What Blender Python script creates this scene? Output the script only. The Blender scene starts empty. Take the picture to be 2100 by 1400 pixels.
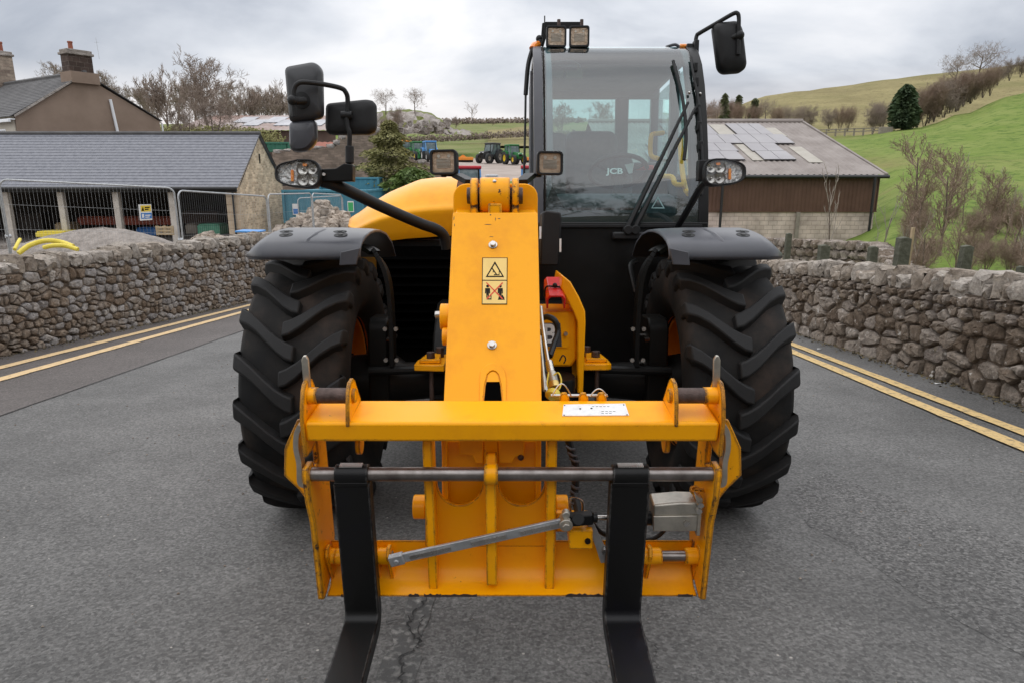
import bpy, math, random
from mathutils import Matrix, Vector
# ------------------------------------------------------------------ camera, sky, sun, exposure
SC = bpy.context.scene
COL = SC.collection
R = math.radians
F_PX, CX, CY = 1400.0, 1050.0, 700.0          # 24 mm lens on a 2100 x 1400 frame
PITCH_G, PITCH_R = R(13.6), R(8.9)            # camera tilt against gravity / against the sloping road
SLOPE = PITCH_G - PITCH_R                     # the road falls away from the camera
HC = 1.38                                     # camera height above the road
RT = Matrix.Rotation(-SLOPE, 4, 'X')          # road frame -> world
CAM = RT @ Vector((0, 0, HC))
cd = bpy.data.cameras.new('camera'); cam = bpy.data.objects.new('camera', cd); COL.objects.link(cam)
cd.sensor_width = 36; cd.lens = 24; cd.clip_start = .05; cd.clip_end = 5000
cam.location = CAM; cam.rotation_euler = (R(90) - PITCH_G, 0, 0)
SC.camera = cam
SUN_EL, SUN_AZ = R(72), R(300)
world = bpy.data.worlds.new('World'); SC.world = world; world.use_nodes = True
nt = world.node_tree; N = nt.nodes; L = nt.links
bg = N['Background']
sky = N.new('ShaderNodeTexSky'); sky.sky_type = 'NISHITA'; sky.sun_disc = False
sky.sun_elevation = SUN_EL; sky.sun_rotation = SUN_AZ; sky.dust_density = 3
tc = N.new('ShaderNodeTexCoord'); sep = N.new('ShaderNodeSeparateXYZ'); L.new(tc.outputs['Generated'], sep.inputs[0])
def wmath(op, a, b=None, clamp=False):
    n = N.new('ShaderNodeMath'); n.operation = op; n.use_clamp = clamp
    for i, s in enumerate((a, b)):
        if s is None: continue
        if isinstance(s, (int, float)): n.inputs[i].default_value = s
        else: L.new(s, n.inputs[i])
    return n.outputs[0]
zz = wmath('MAXIMUM', sep.outputs[2], 0.0)
den = wmath('ADD', zz, .30)
comb = N.new('ShaderNodeCombineXYZ')
L.new(wmath('DIVIDE', sep.outputs[0], den), comb.inputs[0]); L.new(wmath('DIVIDE', sep.outputs[1], den), comb.inputs[1])
nz = N.new('ShaderNodeTexNoise'); nz.inputs['Scale'].default_value = 1.25; nz.inputs['Detail'].default_value = 7; nz.inputs['Roughness'].default_value = .52
nz.inputs['Distortion'].default_value = .35
mp = N.new('ShaderNodeMapping'); mp.inputs['Location'].default_value = (3.1, 1.2, 0); mp.inputs['Scale'].default_value = (.95, 1.05, 1)
L.new(comb.outputs[0], mp.inputs[0]); L.new(mp.outputs[0], nz.inputs['Vector'])
rp_ = N.new('ShaderNodeValToRGB'); L.new(nz.outputs['Fac'], rp_.inputs[0])
e = rp_.color_ramp.elements
e[0].position = .36; e[0].color = (.315, .34, .39, 1); e[1].position = .63; e[1].color = (.70, .70, .715, 1)
m_ = e.new(.5); m_.color = (.52, .54, .58, 1)
# brighter band of sky under the cloud deck, then the deck brightening towards the zenith (overcast sky)
band = N.new('ShaderNodeMapRange'); band.inputs[1].default_value = .02; band.inputs[2].default_value = .13; band.inputs[3].default_value = 1; band.inputs[4].default_value = 0
L.new(sep.outputs[2], band.inputs[0])
mixb = N.new('ShaderNodeMix'); mixb.data_type = 'RGBA'; L.new(wmath('MULTIPLY', band.outputs[0], .85), mixb.inputs['Factor'])
L.new(rp_.outputs[0], mixb.inputs['A']); mixb.inputs['B'].default_value = (.86, .79, .75, 1)
gain = wmath('ADD', wmath('MULTIPLY', wmath('POWER', zz, 1.4), .75), .93)
vs = N.new('ShaderNodeVectorMath'); vs.operation = 'SCALE'; L.new(mixb.outputs['Result'], vs.inputs[0]); L.new(wmath('MULTIPLY', gain, 10.0), vs.inputs['Scale'])
mixs = N.new('ShaderNodeMix'); mixs.data_type = 'RGBA'; mixs.inputs['Factor'].default_value = .93
L.new(sky.outputs[0], mixs.inputs['A']); L.new(vs.outputs[0], mixs.inputs['B'])
L.new(mixs.outputs['Result'], bg.inputs['Color']); bg.inputs['Strength'].default_value = .1
sl = bpy.data.lights.new('sun', 'SUN'); sun = bpy.data.objects.new('sun', sl); COL.objects.link(sun)
sl.energy = 1.2; sl.angle = R(150); sl.color = (1, .97, .92)
sun.rotation_euler = Vector((math.sin(SUN_AZ) * math.cos(SUN_EL), math.cos(SUN_AZ) * math.cos(SUN_EL), math.sin(SUN_EL))).to_track_quat('Z', 'Y').to_euler()
SC.view_settings.view_transform = 'Standard'; SC.view_settings.look = 'None'; SC.view_settings.gamma = 1
SC.view_settings.exposure = .58; SC.view_settings.use_curve_mapping = False
SC.render.engine = 'CYCLES'; SC.cycles.max_bounces = 6; SC.cycles.transparent_max_bounces = 16

# ------------------------------------------------------------------ measuring helpers
def ray(px, py, pitch):
    u, v = (px - CX) / F_PX, (py - CY) / F_PX
    return Vector((u, math.cos(pitch) - v * math.sin(pitch), -(v * math.cos(pitch) + math.sin(pitch))))
def rp(px, py, Y):                         # point of the road frame at forward distance Y
    d = ray(px, py, PITCH_R); return Vector((0, 0, HC)) + d * (Y / d.y)
def wp(px, py, D):                         # point of the world at distance D in front of the camera
    d = ray(px, py, PITCH_G); return CAM + d * (D / d.y)
class Frame:                               # a plane of the machine: local x right, y away, z up in the plane
    def __init__(s, o, deg): s.M = Matrix.Translation(o) @ Matrix.Rotation(R(deg), 4, 'X'); s.I = s.M.inverted()
    def _r(s, px, py): return s.I @ Vector((0, 0, HC)), s.I.to_3x3() @ ray(px, py, PITCH_R)
    def y(s, px, py, yl): o, d = s._r(px, py); return o + d * ((yl - o.y) / d.y)
    def z(s, px, py, zl): o, d = s._r(px, py); return o + d * ((zl - o.z) / d.z)
    def x(s, px, py, yl=0): return s.y(px, py, yl).x
    def h(s, py, yl=0, px=1050): return s.y(px, py, yl).z
ID = Frame((0, 0, 0), 0)

# ------------------------------------------------------------------ mesh helpers
class MB:
    def __init__(s): s.v = []; s.f = []
    def add(s, vs, fs):
        o = len(s.v); s.v += [Vector(v) for v in vs]; s.f += [tuple(i + o for i in f) for f in fs]; return s
    def box(s, x0, x1, y0, y1, z0, z1):
        return s.add([(x0,y0,z0),(x1,y0,z0),(x1,y1,z0),(x0,y1,z0),(x0,y0,z1),(x1,y0,z1),(x1,y1,z1),(x0,y1,z1)],
                     [(0,3,2,1),(4,5,6,7),(0,1,5,4),(1,2,6,5),(2,3,7,6),(3,0,4,7)])
    def obox(s, p0, p1, w, t, up=(0, 0, 1)):          # bar from p0 to p1, w across, t along up
        p0, p1 = Vector(p0), Vector(p1); d = (p1 - p0).normalized(); a = d.cross(Vector(up)).normalized(); b = a.cross(d)
        vs = [p + a * (w / 2 * i) + b * (t / 2 * j) for p in (p0, p1) for i, j in ((-1,-1),(1,-1),(1,1),(-1,1))]
        return s.add(vs, [(0,1,2,3),(7,6,5,4),(0,4,5,1),(1,5,6,2),(2,6,7,3),(3,7,4,0)])
    def prism(s, pts, ax, a, b):                      # polygon extruded along an axis
        n = len(pts)
        def mk(p, k): return {'x': (k, p[0], p[1]), 'y': (p[0], k, p[1]), 'z': (p[0], p[1], k)}[ax]
        return s.add([mk(p, a) for p in pts] + [mk(p, b) for p in pts],
                     [tuple(range(n)), tuple(range(2 * n - 1, n - 1, -1))] + [(i, i + n, (i + 1) % n + n, (i + 1) % n) for i in range(n)])
    def tube(s, path, r, n=8, cap=True):
        P = [Vector(p) for p in path]; k = len(P); rr = r if isinstance(r, (list, tuple)) else [r] * k
        t0 = (P[1] - P[0]).normalized(); a = t0.orthogonal().normalized(); o = len(s.v)
        for i in range(k):
            t = (P[min(i + 1, k - 1)] - P[max(i - 1, 0)]).normalized()
            a = (a - t * a.dot(t)).normalized(); b = t.cross(a)
            for j in range(n):
                w = 2 * math.pi * j / n; s.v.append(P[i] + (a * math.cos(w) + b * math.sin(w)) * rr[i])
        for i in range(k - 1):
            for j in range(n):
                q = (j + 1) % n; s.f.append((o + i*n + j, o + i*n + q, o + (i+1)*n + q, o + (i+1)*n + j))
        if cap: s.f.append(tuple(o + j for j in range(n - 1, -1, -1))); s.f.append(tuple(o + (k-1)*n + j for j in range(n)))
        return s
    def cyl(s, p0, p1, r, n=20): return s.tube([p0, p1], r, n)
    def lathe(s, prof, o, d, n=32, a0=0, a1=2*math.pi):   # prof: (radius, height along d)
        o, d = Vector(o), Vector(d).normalized(); a = d.orthogonal().normalized(); b = d.cross(a); k = len(prof); q = len(s.v)
        full = abs(a1 - a0 - 2*math.pi) < 1e-6; m = n if full else n + 1
        for r, h in prof:
            for j in range(m):
                w = a0 + (a1 - a0) * j / n; s.v.append(o + d * h + (a * math.cos(w) + b * math.sin(w)) * r)
        for i in range(k - 1):
            for j in range(n if full else n):
                t = (j + 1) % m if full else j + 1
                s.f.append((q + i*m + j, q + i*m + t, q + (i+1)*m + t, q + (i+1)*m + j))
        return s
    def ball(s, c, r, n=10): 
        return s.lathe([(max(1e-4, r*math.sin(math.pi*i/n)), -r*math.cos(math.pi*i/n)) for i in range(n+1)], c, (0,0,1), n*2)
    def xf(s, M): s.v = [M @ v for v in s.v]; return s
    def mesh(s, name, mat, smooth=True, ang=35):
        m = bpy.data.meshes.new(name); m.from_pydata([tuple(v) for v in s.v], [], s.f); m.validate()
        for x in (mat if isinstance(mat, (list, tuple)) else [mat]): m.materials.append(x)
        if smooth: m.shade_smooth(); m.set_sharp_from_angle(angle=R(ang))
        return m
def rrect(x0, x1, z0, z1, r, n=4):
    out = []
    for cx, cz, a in ((x1-r, z0+r, -90), (x1-r, z1-r, 0), (x0+r, z1-r, 90), (x0+r, z0+r, 180)):
        for i in range(n + 1):
            w = R(a + 90 * i / n); out.append((cx + r*math.cos(w), cz + r*math.sin(w)))
    return out
def ribbon(pts, w, y0, y1):                           # flat bar bent along a path in the x-z plane
    n = len(pts); a, b = [], []
    for i, p in enumerate(pts):
        t = (pts[min(i+1, n-1)] - pts[max(i-1, 0)]); t.y = 0; t.normalize(); o = Vector((-t.z, 0, t.x)) * w / 2; a.append(p + o); b.append(p - o)
    m = MB(); m.v = [Vector((q.x, y, q.z)) for y in (y0, y1) for q in a + b]
    for i in range(n - 1): m.f += [(i, i+1, n+i+1, n+i), (3*n+i, 3*n+i+1, 2*n+i+1, 2*n+i), (i, 2*n+i, 2*n+i+1, i+1), (n+i, n+i+1, 3*n+i+1, 3*n+i)]
    m.f += [(0, n, 3*n, 2*n), (n-1, 3*n-1, 4*n-1, 2*n-1)]
    return m
def smooth_path(pts, k=5):                            # Catmull-Rom
    P = [Vector(p) for p in pts]; out = []
    for i in range(len(P) - 1):
        a, b, c, d = P[max(i-1, 0)], P[i], P[i+1], P[min(i+2, len(P)-1)]
        for j in range(k):
            t = j / k; out.append(.5*((2*b) + (c-a)*t + (2*a-5*b+4*c-d)*t*t + (3*b-a-3*c+d)*t**3))
    return out + [P[-1]]
MR = {}                                               # object -> its matrix in the road frame
def link(o, label=None, cat=None, group=None, kind=None):
    COL.objects.link(o)
    for k, v in (('label', label), ('category', cat), ('group', group), ('kind', kind)):
        if v: o[k] = v
    return o
def empty(name, label, cat, loc, group=None, road=False, rz=0, sc=1, lean=0):
    o = bpy.data.objects.new(name, None); link(o, label, cat, group); o.empty_display_size = .2
    M = Matrix.Translation(loc); MR[o] = M
    o.matrix_world = (RT @ M if road else M) @ Matrix.Rotation(rz, 4, 'Z') @ Matrix.Rotation(lean, 4, 'Y') @ Matrix.Scale(sc, 4)
    return o
def single(name, mb, mat, label=None, cat=None, group=None, kind=None, road=False, bev=0, smooth=True, ang=35, loc=None):
    if loc is not None: mb.xf(Matrix.Translation(-Vector(loc)))
    o = bpy.data.objects.new(name, mb.mesh(name, mat, smooth, ang)); link(o, label, cat, group, kind)
    M = Matrix.Translation(loc) if loc is not None else Matrix()
    o.matrix_world = RT @ M if road else M
    MR[o] = M
    if bev: bevel(o, bev)
    return o
def bevel(o, w, seg=2):
    b = o.modifiers.new('b', 'BEVEL'); b.width = w; b.segments = seg; b.limit_method = 'ANGLE'; b.angle_limit = R(40); b.harden_normals = False
def part(name, mb, mat, parent, M=None, bev=0, smooth=True, ang=35, label=None, kind=None):
    """mesh given in frame M of the road (or of the world for world things)"""
    o = bpy.data.objects.new(name, mb.mesh(name, mat, smooth, ang) if isinstance(mb, MB) else mb); link(o, label, None, None, kind)
    M = M if M is not None else Matrix()
    o.parent = parent; o.matrix_local = MR[parent].inverted() @ M; MR[o] = M
    if bev: bevel(o, bev)
    return o
def copy_tree(o, parent=None):
    c = o.copy(); COL.objects.link(c)
    if parent is not None: c.parent = parent; c.matrix_local = o.matrix_local.copy()
    for ch in list(o.children): copy_tree(ch, c)
    return c

# ------------------------------------------------------------------ materials
def nodes(name):
    m = bpy.data.materials.new(name); m.use_nodes = True; t = m.node_tree; return m, t, t.nodes, t.links, t.nodes['Principled BSDF']
def mat(name, c, c2=None, rough=.5, metal=0, nscale=8, detail=5, bump=0, bscale=None, rvar=0, coat=0, spec=.5, rand=0, lo=.35, hi=.65, bdist=.01, coord='Object'):
    m, t, n, l, b = nodes(name)
    b.inputs['Roughness'].default_value = rough; b.inputs['Metallic'].default_value = metal; b.inputs['Specular IOR Level'].default_value = spec
    b.inputs['Coat Weight'].default_value = coat; b.inputs['Coat Roughness'].default_value = .12
    tcn = n.new('ShaderNodeTexCoord'); src = None
    if c2 is None: b.inputs['Base Color'].default_value = (*c, 1)
    else:
        z = n.new('ShaderNodeTexNoise'); z.inputs['Scale'].default_value = nscale; z.inputs['Detail'].default_value = detail; z.inputs['Roughness'].default_value = .62
        l.new(tcn.outputs[coord], z.inputs['Vector'])
        r = n.new('ShaderNodeValToRGB'); r.color_ramp.elements[0].position = lo; r.color_ramp.elements[1].position = hi
        r.color_ramp.elements[0].color = (*c, 1); r.color_ramp.elements[1].color = (*c2, 1); l.new(z.outputs['Fac'], r.inputs[0]); src = r.outputs[0]
        if rvar:
            q = n.new('ShaderNodeMapRange'); q.inputs[3].default_value = max(0, rough - rvar); q.inputs[4].default_value = min(1, rough + rvar)
            l.new(z.outputs['Fac'], q.inputs[0]); l.new(q.outputs[0], b.inputs['Roughness'])
    if rand and src is not None:
        oi = n.new('ShaderNodeObjectInfo'); q = n.new('ShaderNodeMapRange'); q.inputs[3].default_value = 1 - rand; q.inputs[4].default_value = 1 + rand
        l.new(oi.outputs['Random'], q.inputs[0]); v = n.new('ShaderNodeVectorMath'); v.operation = 'SCALE'
        l.new(src, v.inputs[0]); l.new(q.outputs[0], v.inputs['Scale']); src = v.outputs[0]
    if src is not None: l.new(src, b.inputs['Base Color'])
    if bump:
        z2 = n.new('ShaderNodeTexNoise'); z2.inputs['Scale'].default_value = bscale or nscale * 4; z2.inputs['Detail'].default_value = 6; l.new(tcn.outputs[coord], z2.inputs['Vector'])
        bp = n.new('ShaderNodeBump'); bp.inputs['Strength'].default_value = bump; bp.inputs['Distance'].default_value = bdist
        l.new(z2.outputs['Fac'], bp.inputs['Height']); l.new(bp.outputs[0], b.inputs['Normal'])
    return m
def paint(name, c, wear=0, rough=.32, edge=.006, chip=(.055, .03, .018), bias=0.0, spec=.22):
    """enamel over steel: chips along edges show dark steel, faint grime"""
    m, t, n, l, b = nodes(name)
    b.inputs['Coat Weight'].default_value = .08; b.inputs['Coat Roughness'].default_value = .15; b.inputs['Specular IOR Level'].default_value = spec
    tcn = n.new('ShaderNodeTexCoord')
    z = n.new('ShaderNodeTexNoise'); z.inputs['Scale'].default_value = 3.5; z.inputs['Detail'].default_value = 8; z.inputs['Roughness'].default_value = .7; l.new(tcn.outputs['Object'], z.inputs['Vector'])
    r = n.new('ShaderNodeMix'); r.data_type = 'RGBA'; r.inputs['A'].default_value = (*c, 1); r.inputs['B'].default_value = (c[0]*.86, c[1]*.78, c[2]*.9 + .004, 1)
    q = n.new('ShaderNodeMapRange'); q.inputs[1].default_value = .5; q.inputs[2].default_value = .72; l.new(z.outputs['Fac'], q.inputs[0]); l.new(q.outputs[0], r.inputs['Factor'])
    out = r.outputs['Result']
    q2 = n.new('ShaderNodeMapRange'); q2.inputs[3].default_value = rough - .08; q2.inputs[4].default_value = rough + .16; l.new(z.outputs['Fac'], q2.inputs[0]); l.new(q2.outputs[0], b.inputs['Roughness'])
    if wear:
        bv = n.new('ShaderNodeBevel'); bv.samples = 4; bv.inputs['Radius'].default_value = edge * 1.6
        ge = n.new('ShaderNodeNewGeometry'); dt = n.new('ShaderNodeVectorMath'); dt.operation = 'DOT_PRODUCT'
        l.new(bv.outputs[0], dt.inputs[0]); l.new(ge.outputs['Normal'], dt.inputs[1])
        z2 = n.new('ShaderNodeTexNoise'); z2.inputs['Scale'].default_value = 30; z2.inputs['Detail'].default_value = 6; z2.inputs['Roughness'].default_value = .75; l.new(tcn.outputs['Object'], z2.inputs['Vector'])
        ed = n.new('ShaderNodeMapRange'); ed.inputs[1].default_value = .998; ed.inputs[2].default_value = .90; ed.inputs[3].default_value = 0; ed.inputs[4].default_value = 1; l.new(dt.outputs['Value'], ed.inputs[0])
        am = n.new('ShaderNodeMath'); am.operation = 'MULTIPLY_ADD'; l.new(ed.outputs[0], am.inputs[0]); am.inputs[1].default_value = .30 * wear; l.new(z2.outputs['Fac'], am.inputs[2])
        th = n.new('ShaderNodeMapRange'); th.inputs[1].default_value = .735 - bias; th.inputs[2].default_value = .755 - bias; l.new(am.outputs[0], th.inputs[0])
        mx = n.new('ShaderNodeMix'); mx.data_type = 'RGBA'; l.new(th.outputs[0], mx.inputs['Factor']); l.new(out, mx.inputs['A']); mx.inputs['B'].default_value = (*chip, 1)
        out = mx.outputs['Result']
    l.new(out, b.inputs['Base Color'])
    z3 = n.new('ShaderNodeTexNoise'); z3.inputs['Scale'].default_value = 160; l.new(tcn.outputs['Object'], z3.inputs['Vector'])
    bp = n.new('ShaderNodeBump'); bp.inputs['Strength'].default_value = .035; bp.inputs['Distance'].default_value = .002; l.new(z3.outputs['Fac'], bp.inputs['Height']); l.new(bp.outputs[0], b.inputs['Normal'])
    return m
def glassy(name, tint, refl=.12, rough=.02):
    m, t, n, l, b = nodes(name); n.remove(b)
    o = n['Material Output']; tr = n.new('ShaderNodeBsdfTransparent'); tr.inputs[0].default_value = (*tint, 1)
    gl = n.new('ShaderNodeBsdfGlossy'); gl.inputs['Roughness'].default_value = rough; gl.inputs[0].default_value = (1, 1, 1, 1)
    ge = n.new('ShaderNodeNewGeometry'); dt = n.new('ShaderNodeVectorMath'); dt.operation = 'DOT_PRODUCT'; l.new(ge.outputs['Incoming'], dt.inputs[0]); l.new(ge.outputs['Normal'], dt.inputs[1])
    def mth(op, x, y):
        q = n.new('ShaderNodeMath'); q.operation = op
        for i, v in enumerate((x, y)):
            if isinstance(v, (int, float)): q.inputs[i].default_value = v
            else: l.new(v, q.inputs[i])
        return q.outputs[0]
    a = mth('MINIMUM', mth('ADD', mth('MULTIPLY', mth('POWER', mth('SUBTRACT', 1.0, mth('ABSOLUTE', dt.outputs['Value'], 0)), 5.0), .9), refl + .04), 1.0)   # Schlick reflectance of a thin pane
    mx = n.new('ShaderNodeMixShader'); l.new(a, mx.inputs[0]); l.new(tr.outputs[0], mx.inputs[1]); l.new(gl.outputs[0], mx.inputs[2]); l.new(mx.outputs[0], o.inputs['Surface'])
    return m
YEL = (.90, .375, .0)
M = dict(
    yellow=paint('yellow_paint', YEL, .35), yellow_worn=paint('worn_yellow_paint', YEL, 1.0, bias=.055), yellow_chipped=paint('chipped_yellow_paint', YEL, 1.3, edge=.010, bias=.125),
    yellow_pod=paint('bonnet_yellow', (.88, .385, .008), 0, .30),
    black_paint=mat('black_paint', (.003, .003, .003), (.006, .006, .006), spec=.28, rough=.42, nscale=6, bump=.04, bscale=120, bdist=.002, rvar=.1),
    black_matt=mat('black_plastic', (.006, .006, .0065), (.011, .011, .012), spec=.35, rough=.55, nscale=5, bump=.08, bscale=300, bdist=.001),
    mirror_grey=mat('mirror_grey_plastic', (.022, .023, .026), (.034, .035, .039), rough=.45, nscale=3, bump=.06, bscale=260, bdist=.001),
    dark_grey=mat('dark_grey_plastic', (.048, .050, .059), (.070, .072, .084), rough=.36, nscale=3, bump=.06, bscale=260, bdist=.001, rvar=.1),
    fork=paint('fork_black_paint', (.004, .004, .004), .9, .42, .006, (.10, .095, .09), .03, .25),
    chassis=mat('chassis_black', (.0025, .0025, .0025), (.006, .005, .004), spec=.2, rough=.5, nscale=6, bump=.05, bdist=.003),
    steel=mat('bright_steel', (.55, .53, .50), (.42, .40, .38), rough=.28, metal=1, nscale=20, rvar=.1),
    bar=mat('worn_steel_bar', (.30, .275, .26), (.16, .14, .13), rough=.38, metal=1, nscale=14, rvar=.12),
    zinc=mat('zinc_steel', (.50, .47, .41), (.36, .34, .30), rough=.42, metal=.85, nscale=18, bump=.08),
    galv=mat('galvanised', (.34, .35, .36), (.48, .49, .50), rough=.5, metal=.7, nscale=16),
    rust=mat('rusted_pin', (.05, .032, .026), (.11, .075, .065), rough=.55, metal=.5, nscale=40, bump=.2, lo=.3, hi=.7),
    void=mat('recess_shade', (.001, .001, .001), rough=.9, spec=.03),  # sheenless near-black, stands in for the shade inside recesses
    rim=paint('rim_orange', (.62, .19, .012), .3, .45),
    lens=mat('reflector_glints', (.45, .45, .44), (.90, .90, .89), rough=.12, metal=.35, nscale=70, lo=.45, hi=.55, bump=.9, bscale=60, bdist=.02),  # mottled near-white painted in for the headlamp reflector's bright reflections
    lens_work=mat('work_lamp_lens', (.36, .26, .18), (.50, .40, .30), rough=.2, metal=.3, nscale=30, bump=.3, bscale=60),
    amber=mat('amber_lens', (.75, .17, .01), (.85, .30, .03), rough=.15, nscale=60, coat=.6),
    lens_clear=glassy('lamp_cover', (.93, .94, .94), .03),
    red=mat('red_plastic', (.60, .010, .008), (.48, .008, .006), rough=.38, nscale=20, coat=.2),
    decal=mat('decal_yellow', (.80, .55, .16), (.74, .50, .14), rough=.4, nscale=20), ink=mat('decal_ink', (.010, .007, .005), rough=.6, spec=.15), ink_red=mat('decal_red', (.62, .05, .01), rough=.5),
    white=mat('white_label', (.74, .74, .73), (.66, .66, .65), rough=.4, nscale=30), plate=mat('data_plate', (.78, .78, .78), (.62, .62, .63), rough=.35, metal=.3, nscale=60, lo=.5, hi=.75),
    glass=glassy('cab_glass', (.66, .88, .88), .08), glass_side=glassy('side_glass', (.74, .86, .85), .05), mirror_brown=mat('sun_visor', (.055, .045, .022), rough=.4),
    seat=mat('seat_fabric', (.045, .05, .055), (.07, .075, .08), rough=.8, nscale=40, bump=.2), lining=mat('cab_lining', (.09, .10, .105), (.12, .13, .135), rough=.7, nscale=10),
    brass=mat('brass_fitting', (.60, .44, .16), (.42, .31, .12), rough=.32, metal=.9, nscale=40), hose_yellow=mat('hose_yellow', (.62, .48, .05), rough=.5),
)
def tyre_mat():
    m, t, n, l, b = nodes('tyre_rubber'); b.inputs['Roughness'].default_value = .78; b.inputs['Specular IOR Level'].default_value = .25
    tcn = n.new('ShaderNodeTexCoord')
    z = n.new('ShaderNodeTexNoise'); z.inputs['Scale'].default_value = 3.2; z.inputs['Detail'].default_value = 7; z.inputs['Roughness'].default_value = .65; l.new(tcn.outputs['Object'], z.inputs['Vector'])
    r = n.new('ShaderNodeValToRGB'); el = r.color_ramp.elements; el[0].position = .38; el[0].color = (.0065, .0065, .0068, 1); el[1].position = .66; el[1].color = (.040, .028, .022, 1)
    k = el.new(.50); k.color = (.013, .0115, .0105, 1); l.new(z.outputs['Fac'], r.inputs[0]); l.new(r.outputs[0], b.inputs['Base Color'])
    z2 = n.new('ShaderNodeTexNoise'); z2.inputs['Scale'].default_value = 150; z2.inputs['Detail'].default_value = 4; l.new(tcn.outputs['Object'], z2.inputs['Vector'])
    bp = n.new('ShaderNodeBump'); bp.inputs['Strength'].default_value = .25; bp.inputs['Distance'].default_value = .002; l.new(z2.outputs['Fac'], bp.inputs['Height']); l.new(bp.outputs[0], b.inputs['Normal'])
    return m
M['tyre'] = tyre_mat()
M['lug'] = mat('tread_rubber', (.008, .008, .0085), (.017, .0165, .0165), spec=.3, rough=.66, nscale=7, bump=.3, bscale=170, bdist=.002, rvar=.12)
# ------------------------------------------------------------------ ground, hills, road
def asphalt(name, c0, c1, c2, big=.55, gritty=1.0, patch=(.6, .66)):
    m, t, n, l, b = nodes(name); b.inputs['Specular IOR Level'].default_value = .35
    tcn = n.new('ShaderNodeTexCoord')
    def noise(s, d=4, r=.6):
        z = n.new('ShaderNodeTexNoise'); z.inputs['Scale'].default_value = s; z.inputs['Detail'].default_value = d; z.inputs['Roughness'].default_value = r; l.new(tcn.outputs['Object'], z.inputs['Vector']); return z.outputs['Fac']
    fine = noise(62, 4, .8); r = n.new('ShaderNodeValToRGB'); el = r.color_ramp.elements
    el[0].position = .30; el[0].color = (*c0, 1); el[1].position = .78; el[1].color = (*c2, 1); k = el.new(.52); k.color = (*c1, 1); l.new(fine, r.inputs[0])
    g = n.new('ShaderNodeMapRange'); g.inputs[1].default_value = .3; g.inputs[2].default_value = .7; g.inputs[3].default_value = 1 - big * .5; g.inputs[4].default_value = 1 + big * .5; l.new(noise(.7, 8, .66), g.inputs[0])
    v = n.new('ShaderNodeVectorMath'); v.operation = 'SCALE'; l.new(r.outputs[0], v.inputs[0]); l.new(g.outputs[0], v.inputs['Scale'])
    # individual chippings, light and dark
    vc = n.new('ShaderNodeTexVoronoi'); vc.inputs['Scale'].default_value = 88; l.new(tcn.outputs['Object'], vc.inputs['Vector']); sc_ = n.new('ShaderNodeSeparateColor'); l.new(vc.outputs['Color'], sc_.inputs[0])
    gc = n.new('ShaderNodeMapRange'); gc.inputs[3].default_value = 1 - .48 * gritty; gc.inputs[4].default_value = 1 + .52 * gritty; l.new(sc_.outputs[0], gc.inputs[0])
    v2 = n.new('ShaderNodeVectorMath'); v2.operation = 'SCALE'; l.new(v.outputs[0], v2.inputs[0]); l.new(gc.outputs[0], v2.inputs['Scale']); v = v2
    # pale stone chips
    vo = n.new('ShaderNodeTexVoronoi'); vo.inputs['Scale'].default_value = 26; vo.inputs['Randomness'].default_value = 1; l.new(tcn.outputs['Object'], vo.inputs['Vector'])
    s1 = n.new('ShaderNodeSeparateColor'); l.new(vo.outputs['Color'], s1.inputs[0])
    a = n.new('ShaderNodeMath'); a.operation = 'GREATER_THAN'; a.inputs[1].default_value = .955; l.new(s1.outputs[0], a.inputs[0])
    d = n.new('ShaderNodeMath'); d.operation = 'LESS_THAN'; d.inputs[1].default_value = .13; l.new(vo.outputs['Distance'], d.inputs[0])
    p = n.new('ShaderNodeMath'); p.operation = 'MULTIPLY'; l.new(a.outputs[0], p.inputs[0]); l.new(d.outputs[0], p.inputs[1])
    mx = n.new('ShaderNodeMix'); mx.data_type = 'RGBA'; l.new(p.outputs[0], mx.inputs['Factor']); l.new(v.outputs[0], mx.inputs['A']); mx.inputs['B'].default_value = (.34, .32, .29, 1)
    l.new(mx.outputs['Result'], b.inputs['Base Color'])
    rr = n.new('ShaderNodeMapRange'); rr.inputs[3].default_value = .62; rr.inputs[4].default_value = .9; l.new(fine, rr.inputs[0]); l.new(rr.outputs[0], b.inputs['Roughness'])
    bp = n.new('ShaderNodeBump'); bp.inputs['Strength'].default_value = .55 * gritty; bp.inputs['Distance'].default_value = .006; l.new(noise(70, 3, .6), bp.inputs['Height']); l.new(bp.outputs[0], b.inputs['Normal'])
    return m
M['road'] = asphalt('chipped_asphalt', (.062, .060, .0575), (.116, .113, .109), (.20, .195, .187), .75, .68)
M['road_new'] = asphalt('smooth_verge_asphalt', (.058, .050, .046), (.105, .092, .086), (.155, .138, .130), .35, .6)
M['road_rough'] = asphalt('coarse_patch_asphalt', (.048, .046, .0445), (.106, .103, .0995), (.215, .21, .20), .6, 1.0)
M['line'] = mat('yellow_line_paint', (.27, .20, .12), (.66, .47, .25), rough=.7, nscale=26, detail=9, bump=.4, bscale=90, bdist=.004, lo=.30, hi=.46)
M['line_worn'] = mat('worn_line_paint', (.20, .15, .09), (.60, .42, .18), rough=.7, nscale=26, detail=9, bump=.4, bscale=90, bdist=.004, lo=.32, hi=.49)
M['gravel'] = mat('yard_gravel', (.19, .165, .145), (.33, .29, .26), rough=.95, nscale=5, detail=10, bump=.8, bscale=22, bdist=.05)
M['grass'] = mat('pasture_grass', (.128, .188, .036), (.19, .228, .064), rough=.95, nscale=.16, detail=12, bump=.6, bscale=3, bdist=.2, spec=.1)
M['grass_dull'] = mat('dull_grass', (.13, .16, .05), (.20, .20, .085), rough=.95, nscale=.10, detail=12, bump=.6, bscale=2, bdist=.3, spec=.1)
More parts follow.
